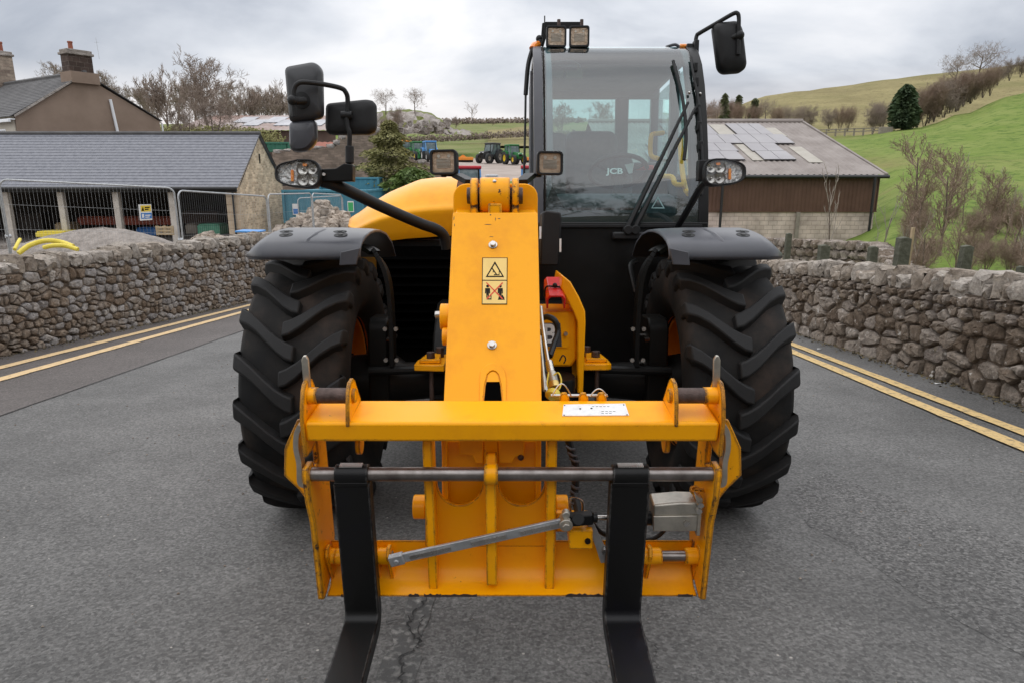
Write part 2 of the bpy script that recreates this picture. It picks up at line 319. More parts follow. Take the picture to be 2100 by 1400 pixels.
M['tan'] = mat('rough_hill_grass', (.19, .160, .075), (.28, .24, .115), rough=.95, nscale=.05, detail=12, bump=.6, bscale=1.2, bdist=.5, spec=.1)
M['scrub'] = mat('scrub_bank', (.045, .035, .022), (.09, .072, .04), rough=.95, nscale=.8, detail=10, bump=.8, bscale=4, bdist=.2)
def patchy(m, c, scale, lo, hi):
    t = m.node_tree; n, l = t.nodes, t.links; b = n['Principled BSDF']; src = b.inputs['Base Color'].links[0].from_socket
    tcn = n.new('ShaderNodeTexCoord'); z = n.new('ShaderNodeTexNoise'); z.inputs['Scale'].default_value = scale; z.inputs['Detail'].default_value = 9; z.inputs['Roughness'].default_value = .68; l.new(tcn.outputs['Object'], z.inputs['Vector'])
    q = n.new('ShaderNodeMapRange'); q.inputs[1].default_value = lo; q.inputs[2].default_value = hi; l.new(z.outputs['Fac'], q.inputs[0])
    mx = n.new('ShaderNodeMix'); mx.data_type = 'RGBA'; l.new(q.outputs[0], mx.inputs['Factor']); l.new(src, mx.inputs['A']); mx.inputs['B'].default_value = (*c, 1); l.new(mx.outputs['Result'], b.inputs['Base Color'])
patchy(M['grass'], (.088, .138, .028), .9, .50, .62); patchy(M['grass'], (.205, .18, .075), .045, .52, .72); patchy(M['tan'], (.12, .10, .045), .6, .54, .66); patchy(M['grass_dull'], (.20, .165, .08), .06, .55, .75); patchy(M['tan'], (.16, .15, .06), .03, .5, .7)
M['concrete'] = mat('yard_concrete', (.29, .235, .20), (.38, .32, .28), rough=.9, nscale=.3, detail=8)

DS = [9, 14, 20, 30, 40, 55, 75, 95, 112, 150, 200, 260, 400, 800, 3000]
def zz_(v): return ('z', v)
near = [zz_(-1.0), zz_(-1.42), zz_(-1.85), zz_(-1.75), zz_(-1.6)]
farc = [305, 285, 267, 249, 262, 345]
GC = [(-1500, near + [zz_(-1.2), 345, 332, 322, 300, 285, 272, 258, 262, 345]),
      (300, near + [zz_(-1.2), 345, 332, 322, 300, 285, 272, 256, 262, 345]),
      (700, near + [zz_(-.6), 356, 336, 328] + farc), (1100, near + [zz_(-.5), 358, 338, 328] + farc),
      (1440, near + [zz_(-1.3), 352, 318, 300, 290, 285, 270, 252, 262, 345]),
      (1700, [zz_(-1.0), zz_(-1.6), zz_(-1.9), zz_(-2.0), zz_(-1.9), zz_(-1.2), 322, 292, 279, 285, 290, 295, 300, 310, 345]),
      (1830, [zz_(-.9), zz_(-1.5), zz_(-1.7), 468, 425, 368, 308, 272, 262, 272, 280, 290, 300, 310, 345]),
      (1900, [zz_(-.8), zz_(-1.4), zz_(-1.6), 478, 428, 366, 303, 254, 234, 246, 260, 275, 300, 310, 345]),
      (2000, [zz_(-.7), zz_(-1.2), zz_(-1.5), 488, 430, 363, 290, 225, 193, 206, 230, 250, 290, 310, 345]),
      (2100, [zz_(-.7), zz_(-1.1), zz_(-1.4), 498, 433, 358, 270, 190, 152, 165, 190, 230, 290, 310, 345]),
      (2500, [zz_(-.7), zz_(-1.1), zz_(-1.4), 498, 425, 330, 200, 90, 40, 50, 70, 120, 200, 310, 345]),
      (3300, [zz_(-.7), zz_(-1.1), zz_(-1.4), 498, 425, 330, 190, 60, -20, -10, 20, 80, 200, 310, 345])]
def ctrl_z(px, D, v): return v[1] if isinstance(v, tuple) else wp(px, v, D).z
GT = [(px, [ctrl_z(px, d, v) for d, v in zip(DS, row)]) for px, row in GC]
def sm(t): return t * t * (3 - 2 * t)
def ground_z(px, D):
    px = max(GT[0][0], min(GT[-1][0], px)); D = max(DS[0], min(DS[-1], D))
    i = max(k for k in range(len(GT) - 1) if GT[k][0] <= px); j = max(k for k in range(len(DS) - 1) if DS[k] <= D)
    a = sm((px - GT[i][0]) / (GT[i+1][0] - GT[i][0])); b = (D - DS[j]) / (DS[j+1] - DS[j])
    f = lambda r: r[j] * (1 - b) + r[j+1] * b
    return f(GT[i][1]) * (1 - a) + f(GT[i+1][1]) * a
def gz(x, y):                                          # ground height at a world place
    D = y - CAM.y
    return ground_z(CX + F_PX * x / D * (math.cos(PITCH_G)), D)
def on_ground(px, D):
    x = (px - CX) / F_PX * D / math.cos(PITCH_G); y = CAM.y + D
    return Vector((x, y, gz(x, y)))
def ground_hit(px, py, d0=18, d1=400):                # where the line of sight meets the ground
    D = d0
    while D < d1:
        if wp(px, py, D).z < on_ground(px, D).z: return D
        D += .5
    return d1
def make_ground():
    rng = random.Random(5); m = MB(); pxs = list(range(-1500, 3301, 30)); ds = []
    d = 9.0
    while d < 3000: ds.append(d); d *= 1.045 if d < 420 else 1.25
    ds.append(3000); mi = []
    for D in ds:
        for px in pxs:
            p = on_ground(px, D); p.z += rng.uniform(-1, 1) * min(.12, .0009 * D); m.v.append(p)
    k = len(pxs)
    for j in range(len(ds) - 1):
        for i in range(k - 1):
            m.f.append((j*k+i, j*k+i+1, (j+1)*k+i+1, (j+1)*k+i)); px, D = pxs[i], ds[j]
            if 700 < px < 1500 and 66 < D < 112: mi.append(2)
            elif px < 1490 and D < 62: mi.append(0)
            elif px < 1560: mi.append(3 if D > 130 and D < 190 or D > 215 else 1)
            else: mi.append(1)
    # a bed under the road itself
    o = single('ground', m, [M['gravel'], M['grass'], M['concrete'], M['grass_dull']], kind='structure', smooth=True, ang=180)
    for p, i in zip(o.data.polygons, mi): p.material_index = i
    m = MB(); m.add([(-300, -300, -.45), (300, -300, -.45), (300, 11.5, -.45), (-300, 11.5, -.45)], [(0, 1, 2, 3)]); single('ground', m, M['grass_dull'], kind='structure', road=True)
    m = MB(); rw = [(-9.5, -.6), (-11, .2), (-13, 1.6), (-16, 3.6), (-20, 5.6), (-26, 7.5), (-40, 9), (-90, 10)]; xs = [-80 + 4*i for i in range(41)]
    for y, z in rw: m.v += [Vector((x, y + 1.2*math.sin(x*.21), z + .35*math.sin(x*.37 + y))) for x in xs]
    for j in range(len(rw) - 1):
        for i in range(40): m.f.append((j*41+i+1, j*41+i, (j+1)*41+i, (j+1)*41+i+1))
    single('bank', m, M['scrub'], kind='structure', road=True, ang=180)
    # far rough hill
    m = MB(); rows = [(150, 300), (190, 268), (240, None), (300, 0), (360, 8), (430, 25)]
    crest = [(1000, 262), (1430, 250), (1500, 222), (1560, 198), (1700, 181), (1900, 153), (2100, 132), (2500, 100), (3300, 70)]
    def cr(px):
        for (a, ya), (b, yb) in zip(crest, crest[1:]):
            if a <= px <= b: return ya + (yb - ya) * (px - a) / (b - a)
    pxs = list(range(1000, 3301, 30))
    for D, v in rows:
        for px in pxs:
            c = cr(px); py = {150: 300, 190: .65*290 + .35*c, 240: .3*285 + .7*c, 300: c, 360: c + 10, 430: c + 25}[D]
            m.v.append(wp(px, py + rng.uniform(-1.2, 1.2), D))
    k = len(pxs)
    for j in range(len(rows) - 1):
        for i in range(k - 1): m.f.append((j*k+i, j*k+i+1, (j+1)*k+i+1, (j+1)*k+i))
    single('hill', m, M['tan'], kind='structure', ang=180)
make_ground()

def gp(px, py, z=0): return ID.z(px, py, z)            # point of the road surface
def sheet(name, pts, z, m_, **kw):
    m = MB(); m.add([(p[0], p[1], z) for p in pts], [tuple(range(len(pts)))]); return single(name, m, m_, road=True, **kw)
LW0, LW1 = gp(0, 732), gp(507, 619)                    # foot of the wall on the left, of the wall on the right
RW0, RW1 = gp(2100, 833), gp(1624, 680)
def along(a, b, Y): t = (Y - a.y) / (b.y - a.y); return Vector((a.x + (b.x - a.x) * t, Y, 0))
def make_road():
    m = MB(); n = 26; ys = [-9 + i * (26 / n) for i in range(n + 1)]
    for y in ys:
        a, b = along(LW0, LW1, y), along(RW0, RW1, y); a.x -= .5; b.x += .45
        for k in range(9): m.v.append(a.lerp(b, k / 8))
    for j in range(n):
        for k in range(8): m.f.append((j*9+k, j*9+k+1, (j+1)*9+k+1, (j+1)*9+k))
    single('road', m, M['road'], kind='structure', road=True)
    # strip of newer, smoother surfacing by the left wall, with a sealed seam
    a0, a1 = gp(0, 853), gp(488, 682)
    def strip(name, p, q, w0, w1, z, m_, rng=None, seg=40, jit=.0, y0=1, y1=16, kind='structure'):
        mm = MB(); rng = rng or random.Random(3)
        for i in range(seg + 1):
            c = along(p, q, y0 + (y1 - y0) * i / seg)
            mm.v += [Vector((c.x + w0 + rng.uniform(-jit, jit), c.y, z)), Vector((c.x + w1 + rng.uniform(-jit, jit), c.y, z))]
        mm.f = [(2*i, 2*i+1, 2*i+3, 2*i+2) for i in range(seg)]
        return single(name, mm, m_, kind=kind, road=True, smooth=False)
    # from wall to seam
    mm = MB(); rng = random.Random(8)
    for i in range(41):
        y = 1 + 15 * i / 40; s = along(a0, a1, y); w = along(LW0, LW1, y)
        mm.v += [Vector((w.x - .2, y, .004)), Vector((s.x + rng.uniform(-.012, .012), y, .004))]
    mm.f = [(2*i, 2*i+1, 2*i+3, 2*i+2) for i in range(40)]
    single('road_verge_surface', mm, M['road_new'], kind='structure', road=True, smooth=False)
    strip('road_seam', a0, a1, -.004, .005, .008, M['seam'], jit=.004)
    for nm, (p, q), w, m_ in (('road_marking', (gp(0, 755), gp(503, 629)), .068, 'line'), ('road_marking', (gp(0, 779), gp(497, 641)), .068, 'line'),
                              ('road_marking', (gp(2100, 889), gp(1622, 706)), .058, 'line_worn'), ('road_marking', (gp(2100, 920), gp(1622, 721)), .062, 'line_worn')):
        strip(nm, p, q, -w, w, .012, M[m_], jit=.006, seg=70)
    # darker edge of the right channel
    # long crack with the remains of a white centre line
    rng = random.Random(12)
    mm = MB(); c0, c1 = gp(858, 1250), gp(790, 1440)
    strip('road_marking', c0, c1, -.055, .055, .004, M['ghost_line'], y0=.75, y1=2.6, seg=24, jit=.02)
    sheet('road_patch', [gp(*p) for p in ((1612, 1012), (1660, 1080), (1700, 1098), (1740, 1120), (1800, 1165), (1870, 1215), (1915, 1240), (1960, 1270), (2100, 1345), (2300, 1440), (2600, 1330), (2200, 1150), (1880, 1040), (1690, 965))], .0012, M['road_rough'], kind='structure', smooth=False)
    def crack(pts, w, name='road_crack'):
        mm = MB(); P = []
        for a, b in zip(pts, pts[1:]):
            A, B = gp(*a), gp(*b)
            for k in range(6): 
                q = A.lerp(B, k / 6); q.x += rng.uniform(-.012, .012); q.y += rng.uniform(-.012, .012); P.append(q)
        for i, q in enumerate(P):
            t = (P[min(i+1, len(P)-1)] - P[max(i-1, 0)]).normalized(); s = Vector((-t.y, t.x, 0)) * w * rng.uniform(.3, 1.2)
            mm.v += [Vector((*(q + s).xy, .0085)), Vector((*(q - s).xy, .0085))]
        mm.f = [(2*i, 2*i+1, 2*i+3, 2*i+2) for i in range(len(P) - 1)]
        single(name, mm, M['ink_tar'], kind='structure', road=True, smooth=False)
    crack([(875, 1228), (862, 1250), (842, 1268), (840, 1290), (858, 1320), (855, 1335), (825, 1350), (828, 1375), (820, 1410)], .0035)
    crack([(775, 1284), (800, 1276), (838, 1270)], .0025); crack([(858, 1320), (862, 1290), (868, 1262)], .002)
    crack([(1320, 1300), (1345, 1330), (1338, 1352), (1360, 1390)], .002)
M['seam'] = mat('sealed_seam', (.03, .028, .027), (.075, .072, .07), rough=.85, nscale=9)
M['ink_tar'] = mat('tar_line', (.012, .012, .012), (.03, .029, .028), rough=.8, nscale=20)
M['ghost_line'] = mat('worn_white_line', (.075, .074, .072), (.27, .265, .25), rough=.9, nscale=26, detail=8, bump=.6, bscale=70, bdist=.006, lo=.5, hi=.72)
make_road()
M['litter_mix'] = mat('leaf_litter_mix', (.05, .038, .022), (.17, .13, .06), rough=.95, nscale=12, detail=6)

# ------------------------------------------------------------------ rubble walls, stone by stone
def stone_mat(name, pal, lich, lich_amt, moss=.35, warm=0):
    m, t, n, l, b = nodes(name); b.inputs['Roughness'].default_value = .92; b.inputs['Specular IOR Level'].default_value = .2
    tcn = n.new('ShaderNodeTexCoord'); oi = n.new('ShaderNodeObjectInfo')
    off = n.new('ShaderNodeVectorMath'); off.operation = 'ADD'; v3 = n.new('ShaderNodeVectorMath'); v3.operation = 'SCALE'; l.new(tcn.outputs['Object'], off.inputs[0])
    cmb = n.new('ShaderNodeCombineXYZ'); l.new(oi.outputs['Random'], cmb.inputs[0]); l.new(oi.outputs['Random'], cmb.inputs[1]); l.new(cmb.outputs[0], v3.inputs[0]); v3.inputs['Scale'].default_value = 37
    l.new(v3.outputs[0], off.inputs[1])
    def noise(s, d=6, r=.65):
        z = n.new('ShaderNodeTexNoise'); z.inputs['Scale'].default_value = s; z.inputs['Detail'].default_value = d; z.inputs['Roughness'].default_value = r; l.new(off.outputs[0], z.inputs['Vector']); return z.outputs['Fac']
    r = n.new('ShaderNodeValToRGB'); r.color_ramp.interpolation = 'LINEAR'; el = r.color_ramp.elements
    for i, c in enumerate(pal):
        x = el[i] if i < 2 else el.new(1); x.position = i / (len(pal) - 1); x.color = (*c, 1)
    el[1].position = 1 / (len(pal) - 1)
    # random tint of each stone, mottled by noise
    mm = n.new('ShaderNodeMath'); mm.operation = 'MULTIPLY_ADD'; l.new(noise(7), mm.inputs[0]); mm.inputs[1].default_value = .9
    sb = n.new('ShaderNodeMath'); sb.operation = 'SUBTRACT'; l.new(oi.outputs['Random'], sb.inputs[0]); sb.inputs[1].default_value = .45; l.new(sb.outputs[0], mm.inputs[2]); l.new(mm.outputs[0], r.inputs[0])
    g = n.new('ShaderNodeMapRange'); g.inputs[1].default_value = .3; g.inputs[2].default_value = .72; g.inputs[3].default_value = .42; g.inputs[4].default_value = 1.5; l.new(noise(20, 9, .75), g.inputs[0])
    sc = n.new('ShaderNodeVectorMath'); sc.operation = 'SCALE'; l.new(r.outputs[0], sc.inputs[0]); l.new(g.outputs[0], sc.inputs['Scale'])
    lm = n.new('ShaderNodeMapRange'); lm.inputs[1].default_value = lich_amt; lm.inputs[2].default_value = lich_amt + .07; l.new(noise(11, 7, .72), lm.inputs[0])
    mx = n.new('ShaderNodeMix'); mx.data_type = 'RGBA'; l.new(lm.outputs[0], mx.inputs['Factor']); l.new(sc.outputs[0], mx.inputs['A']); mx.inputs['B'].default_value = (*lich, 1)
    # moss
    mo = n.new('ShaderNodeMapRange'); mo.inputs[1].default_value = .60; mo.inputs[2].default_value = .74; mo.inputs[4].default_value = moss; l.new(noise(5, 6, .7), mo.inputs[0])
    mx2 = n.new('ShaderNodeMix'); mx2.data_type = 'RGBA'; l.new(mo.outputs[0], mx2.inputs['Factor']); l.new(mx.outputs['Result'], mx2.inputs['A']); mx2.inputs['B'].default_value = (.10, .085, .028, 1)
    l.new(mx2.outputs['Result'], b.inputs['Base Color'])
    bp = n.new('ShaderNodeBump'); bp.inputs['Strength'].default_value = .85; bp.inputs['Distance'].default_value = .02; l.new(noise(26, 8, .68), bp.inputs['Height'])
    bp2 = n.new('ShaderNodeBump'); bp2.inputs['Strength'].default_value = .8; bp2.inputs['Distance'].default_value = .05; l.new(noise(8, 3, .5), bp2.inputs['Height']); l.new(bp2.outputs[0], bp.inputs['Normal'])
    l.new(bp.outputs[0], b.inputs['Normal'])
    return m
M['stone_l'] = stone_mat('limestone_grey', [(.155, .112, .080), (.22, .168, .125), (.275, .235, .20), (.35, .325, .31), (.21, .19, .18), (.40, .36, .32)], (.60, .57, .53), .62)
M['stone_r'] = stone_mat('limestone_brown', [(.115, .086, .064), (.165, .128, .098), (.22, .18, .146), (.28, .24, .205), (.18, .15, .13)], (.56, .53, .49), .60, .5)
M['cope'] = stone_mat('coping_limestone', [(.25, .205, .165), (.32, .275, .23), (.39, .35, .31), (.28, .245, .21)], (.58, .55, .50), .62, .5)
M['mortar'] = mat('wall_mortar', (.060, .043, .031), (.15, .112, .082), rough=.95, nscale=9, detail=8, bump=.8, bscale=40, bdist=.03)
def clip(poly, nx, ny, c):                             # keep nx*x+ny*y <= c
    out = []
    for i, p in enumerate(poly):
        q = poly[(i + 1) % len(poly)]; a = nx*p[0] + ny*p[1] - c; b = nx*q[0] + ny*q[1] - c
        if a <= 0: out.append(p)
        if a * b < 0: t = a / (a - b); out.append((p[0] + (q[0]-p[0])*t, p[1] + (q[1]-p[1])*t))
    return out
def voronoi(pts, rect, asp):
    cells = []
    for i, p in enumerate(pts):
        poly = [(rect[0], rect[2]), (rect[1], rect[2]), (rect[1], rect[3]), (rect[0], rect[3])]
        nb = sorted((((q[0]-p[0])/asp)**2 + (q[1]-p[1])**2, j) for j, q in enumerate(pts) if j != i and abs(q[0]-p[0]) < 1.2)[:22]
        for _, j in nb:
            q = pts[j]; dx, dy = (q[0]-p[0])/asp**2, q[1]-p[1]; mx, my = (p[0]+q[0])/2, (p[1]+q[1])/2
            poly = clip(poly, dx, dy, dx*mx + dy*my)
            if len(poly) < 3: break
        cells.append(poly)
    return cells
def stone_mesh(poly, rng, gap, depth, bulge, d0):
    """irregular stone: outline in (u, z), bulging along -v (towards the road)"""
    cx = sum(p[0] for p in poly) / len(poly); cz = sum(p[1] for p in poly) / len(poly)
    P = []
    for i, p in enumerate(poly):
        q = poly[(i + 1) % len(poly)]; ln = math.hypot(q[0]-p[0], q[1]-p[1])
        if ln < .018: P.append(((p[0]+q[0])/2, (p[1]+q[1])/2)); continue
        for t in ((.2, .8) if ln < .09 else (.14, .5, .86)): P.append((p[0] + (q[0]-p[0])*t, p[1] + (q[1]-p[1])*t))
    sz = max(.02, min(max(p[0] for p in P) - min(p[0] for p in P), max(p[1] for p in P) - min(p[1] for p in P)))
    k = max(.55, 1 - gap * 2.2 / sz)
    P = [(cx + (x - cx) * k * rng.uniform(.88, 1.05), cz + (z - cz) * k * rng.uniform(.88, 1.05)) for x, z in P]
    n = len(P); m = MB(); tx, tz = rng.uniform(-.16, .16), rng.uniform(-.16, .16)
    for s, dv in ((.99, depth), (1.0, .012), (.9, -bulge * .62), (.58, -bulge)):
        for x, z in P:
            xx, zz = cx + (x-cx)*s, cz + (z-cz)*s
            w = dv + d0 + (rng.uniform(-.25, .25) * bulge + (tx*(xx-cx) + tz*(zz-cz)) if dv < 0 else 0)
            m.v.append(Vector((xx - cx, w, zz - cz)))
    m.v.append(Vector((0, d0 - bulge * rng.uniform(.85, 1.15), 0)))
    for r in range(3):
        for i in range(n): j = (i+1) % n; m.f.append((r*n+i, r*n+j, (r+1)*n+j, (r+1)*n+i))
    for i in range(n): m.f.append((3*n+i, 3*n+(i+1) % n, 4*n))
    return m, (cx, cz)
def cope_mesh(w, h, d, rng):
    m = MB(); n = 3
    g = [-1, -.72, 0, .72, 1]
    idx = {}
    def vid(i, j, k):
        if (i, j, k) not in idx:
            p = Vector((g[i], g[j], g[k])); s = p.length
            q = p * (1 / max(1e-6, (abs(p.x)**3.4 + abs(p.y)**3.4 + abs(p.z)**3.4) ** (1/3.4)))
            q = Vector((q.x + rng.uniform(-.17, .17), q.y + rng.uniform(-.13, .13), q.z + rng.uniform(-.22, .18)))
            idx[(i, j, k)] = len(m.v); m.v.append(Vector((q.x*w/2, q.y*d/2, q.z*h/2)))
        return idx[(i, j, k)]
    for i in range(4):
        for j in range(4):
            m.f.append((vid(i, j, 4), vid(i+1, j, 4), vid(i+1, j+1, 4), vid(i, j+1, 4)))
            for a, fl in ((0, 1), (4, 0)):
                q = [vid(i, a, j), vid(i+1, a, j), vid(i+1, a, j+1), vid(i, a, j+1)]; m.f.append(tuple(q if fl else q[::-1]))
                q = [vid(a, i, j), vid(a, i, j+1), vid(a, i+1, j+1), vid(a, i+1, j)]; m.f.append(tuple(q if fl else q[::-1]))
    return m
def rubble_wall(name, label, A, B, hA, hB, thick, side, rowh, asp, seed, m_st, bulge, vis, coph, copw):
    """A to B along the foot of the face; side = +1 when the body lies to the left of A->B"""
    rng = random.Random(seed); A, B = Vector((*A.xy, 0)), Vector((*B.xy, 0)); Ln = (B - A).length
    u = (B - A).normalized(); v = Vector((-u.y, u.x, 0)) * side
    Mw = Matrix(((u.x, v.x, 0, A.x), (u.y, v.y, 0, A.y), (0, 0, 1, 0), (0, 0, 0, 1)))
    if side < 0: pass
    root = empty(name, label, 'wall', A, road=True)
    H = lambda x: hA + (hB - hA) * x / Ln
    hmax = max(hA, hB); body = MB(); seg = 24
    for i in range(seg + 1):
        x = Ln * i / seg
        for yy, zz in ((.014, -.3), (.014, H(x) - coph*.7), (thick - .02, H(x) - coph*.7), (thick - .02, -.3)): body.v.append(Vector((x, yy, zz)))
    for i in range(seg):
        for k in range(4): body.f.append((i*4+k, i*4+(k+1) % 4, (i+1)*4+(k+1) % 4, (i+1)*4+k))
    body.f += [(0, 1, 2, 3), (seg*4+3, seg*4+2, seg*4+1, seg*4)]
    part('mortar_core', body, M['mortar'], root, Mw)
    pts, z = [], -.04
    while z < hmax:
        rh = rowh * rng.choice((.5, .7, .9, 1.1, 1.35, 1.6)) * rng.uniform(.9, 1.1) * (1.15 if z < .15 else 1); x = -rng.uniform(0, .2)
        while x < Ln + .2:
            w = rh * asp * rng.choice((.5, .7, .9, 1.1, 1.4, 1.9)); zc = z + rh / 2 + rng.uniform(-.18, .18) * rh
            if zc < H(max(0, min(Ln, x))) - coph*.55: pts.append((x + w/2, zc))
            if rng.random() < .20: pts.append((x + w*rng.uniform(.1, .9), z + rh*rng.uniform(-.1, 1)))
            x += w
        z += rh
    cells = voronoi(pts, (-.02, Ln + .02, -.08, hmax), asp * 1.0)
    rest = MB(); made = []
    for poly in cells:
        if len(poly) < 3: continue
        cx = sum(p[0] for p in poly)/len(poly); top = H(cx) - coph * .75
        poly = clip(poly, 0, 1, top)
        if len(poly) < 3: continue
        ar = .5*abs(sum(p[0]*q[1]-q[0]*p[1] for p, q in zip(poly, poly[1:]+poly[:1])))
        if ar < .0008: continue
        m, (sx, sz) = stone_mesh(poly, rng, .0065, .05, bulge * rng.uniform(.55, 1.5), rng.uniform(-.014, .014))
        made.append((vis[0] <= sx <= vis[1], ar, sx, sz, m))
    made.sort(key=lambda k: (not k[0], -k[1]))
    for i, (ok, ar, sx, sz, m) in enumerate(made):
        T = Matrix.Translation((sx, 0, sz))
        if i < 300 and ok: part('stone', m, m_st, root, Mw @ T, ang=18)
        else: rest.add([T @ p for p in m.v], m.f)
    if rest.v: part('stone_facing', rest, m_st, root, Mw, ang=18, kind='stuff')
    x = 0
    while x < Ln:
        w = copw * rng.uniform(.6, 1.6); h = coph * rng.uniform(.75, 1.6)
        m = cope_mesh(w * 1.06, h, thick * rng.uniform(.98, 1.2), rng)
        part('coping_stone', m, M['cope'], root, Mw @ Matrix.Translation((x + w/2, thick*.46 + rng.uniform(-.025, .025), H(x) - coph*.8 + h*.42)) @ Matrix.Rotation(rng.uniform(-.22, .22), 4, 'Y') @ Matrix.Rotation(rng.uniform(-.1, .1), 4, 'Z'), ang=35)
        x += w
    return root
def wall_h(px, py, A, B):                              # height of the wall top seen at a pixel, over the foot line A-B
    d = ray(px, py, PITCH_R); n = Vector((-(B-A).y, (B-A).x, 0)); o = Vector((0, 0, HC)); t = (A - o).dot(n) / d.dot(n); return (o + d * t)
a, b = wall_h(0, 541, LW0, LW1), wall_h(500, 489, LW0, LW1)
dl = (LW1 - LW0).normalized(); A_, B_ = LW0 - dl * 4.6, LW1 + dl * 2.2
hs = lambda P, p, q: p.z + (q.z - p.z) * ((P - p).dot(q - p) / (q - p).length_squared)
rubble_wall('stone_wall', 'long grey rubble stone wall with rough coping in front of the open shed', A_, B_, hs(A_, a, b), hs(B_, a, b), .42, 1, .118, 1.55, 21, M['stone_l'], .026, (4.5, 11.5), .17, .165)
a, b = wall_h(2100, 588, RW0, RW1), wall_h(1610, 543, RW0, RW1)
dl = (RW1 - RW0).normalized(); A_, B_ = RW0 - dl * 3.2, RW1 + dl * 3.2
rubble_wall('stone_wall', 'brown lichen-spotted rubble wall with rounded coping beside the grassy hillside', A_, B_, hs(A_, a, b), hs(B_, a, b), .40, -1, .108, 1.45, 33, M['stone_r'], .036, (3.1, 8.6), .17, .15)

# grit, dead leaves and moss gathered along the foot of each wall
for nm, (P0, P1), sg, y0, y1 in (('leaf_litter', (LW0, LW1), 1, 2.5, 14), ('leaf_litter', (RW0, RW1), -1, 2.5, 12)):
    rng = random.Random(5 + sg); m = MB()
    for _ in range(2600):
        y = rng.uniform(y0, y1); c = along(P0, P1, y); d = abs(rng.gauss(0, .085)); q = Vector((c.x + sg*(d - .03), y, .006 + rng.random()*.02*max(0, 1 - d*6))); s = rng.uniform(.006, .022)
        u = Vector((rng.gauss(0, 1), rng.gauss(0, 1), rng.gauss(0, .5))).normalized() * s; w = u.cross(Vector((rng.gauss(0, .4), rng.gauss(0, .4), 1))).normalized() * s * .6
        m.add([q - u, q + w, q + u, q - w], [(0, 1, 2, 3)])
    single(nm, m, M['litter_mix'], 'brown grit and dead leaves along the foot of the %s wall' % ('left' if sg > 0 else 'right'), 'leaf litter', kind='stuff', road=True, smooth=False)
# ------------------------------------------------------------------ the telehandler
AX = 3.47                                             # forward distance of the front axle
WR, WC = .645, .632                                   # tyre radius, axle height
TH = empty('telehandler', 'yellow and black telehandler with pallet forks parked on the grey road', 'telehandler', (0, AX, 0), road=True)
def P(name, mb, m_, parent=TH, **kw): return part(name, mb, M[m_] if isinstance(m_, str) else m_, parent, **kw)

# ---- wheels: tyre > tread lugs, rim, hub
def tyre_profile(w):
    h = w / 2
    return [(.330, -h*.62), (.36, -h*.80), (.44, -h*.98), (.52, -h*1.0), (.565, -h*.955), (.590, -h*.85), (.598, -h*.5), (.601, 0),
            (.598, h*.5), (.590, h*.85), (.565, h*.955), (.52, h*1.0), (.44, h*.98), (.36, h*.80), (.330, h*.62)]
TW = .475
def lug_mesh(sgn):
    """one bar of the chevron tread: starts just over the centre line, sweeps back and out to the shoulder and down the sidewall"""
    m = MB(); top = WR
    rows = [(-.030, -.012, .034, top), (.004, .0, .036, top), (.045, .028, .034, top), (.09, .070, .031, top - .001), (.14, .120, .030, top - .003),
            (.19, .160, .032, top - .008), (.230, .185, .035, top - .020), (.243, .197, .034, top - .062), (.240, .203, .026, top - .105)]
    for x, s, hw, rt in rows:
        base = .590 - max(0, abs(x) - .19) * .45 if rt > top - .05 else rt - .03
        for dr, ww in ((base, hw * 1.35), (rt, hw)):
            for e in (-1, 1):
                th = (s + e * ww) / WR
                xx = x * sgn; r_ = dr
                if rt <= top - .05 and dr == base: xx = sgn * .222; r_ = rt
                m.v.append(Vector((xx, -r_ * math.cos(th), r_ * math.sin(th))))   # th = 0 faces the camera, positive upward
    k = len(rows)
    for i in range(k - 1):
        o, q = i*4, (i+1)*4
        m.f += [(o+2, o+3, q+3, q+2), (o, o+2, q+2, q), (o+3, o+1, q+1, q+3)]
    m.f += [(0, 1, 3, 2), ((k-1)*4, (k-1)*4+2, (k-1)*4+3, (k-1)*4+1)]
    if sgn < 0: m.f = [f[::-1] for f in m.f]
    return m
LUG = {s: lug_mesh(s).mesh('tread_lug', M['lug'], ang=30) for s in (-1, 1)}
def wheel(cx, cy, phase, outer):
    Mw = Matrix.Translation((cx, cy, WC))
    m = MB(); m.lathe(tyre_profile(TW), (0, 0, 0), (1, 0, 0), 72)
    w = P('wheel', m, 'tyre', M=Mw, ang=60)
    for i in range(18):
        for s in (-1, 1):
            a = phase + 2*math.pi*(i + (.5 if s > 0 else 0))/18
            o = part('tread_lug', LUG[s], None, w, Mw @ Matrix.Rotation(-a, 4, 'X')); 
            b = o.modifiers.new('b', 'BEVEL'); b.width = .008; b.segments = 2; b.limit_method = 'ANGLE'; b.angle_limit = R(35)
    m = MB(); m.lathe([(.332, -.165), (.338, -.15), (.318, -.145), (.31, -.05), (.30, .0), (.31, .05), (.318, .145), (.338, .15), (.332, .165)], (0,0,0), (1,0,0), 48)
    d = -outer
    m.lathe([(.315, d*.06), (.27, d*.055), (.22, d*.085), (.14, d*.09), (.14, d*.075), (.05, d*.075), (.001, d*.075)], (0,0,0), (1,0,0), 48)
    P('rim', m, 'rim', w, M=Mw)
    m = MB()
    for k in range(10):
        a = 2*math.pi*k/10; m.cyl((d*.08, .18*math.cos(a), .18*math.sin(a)), (d*.115, .18*math.cos(a), .18*math.sin(a)), .014, 6)
    P('wheel_nut', m, 'chassis', w, M=Mw)
    return w
TX = .950
wheel(-.968, AX, .06, -1); wheel(1.005, AX, .12, 1); wheel(-TX, AX + 2.75, .0, -1); wheel(TX, AX + 2.75, .05, 1)

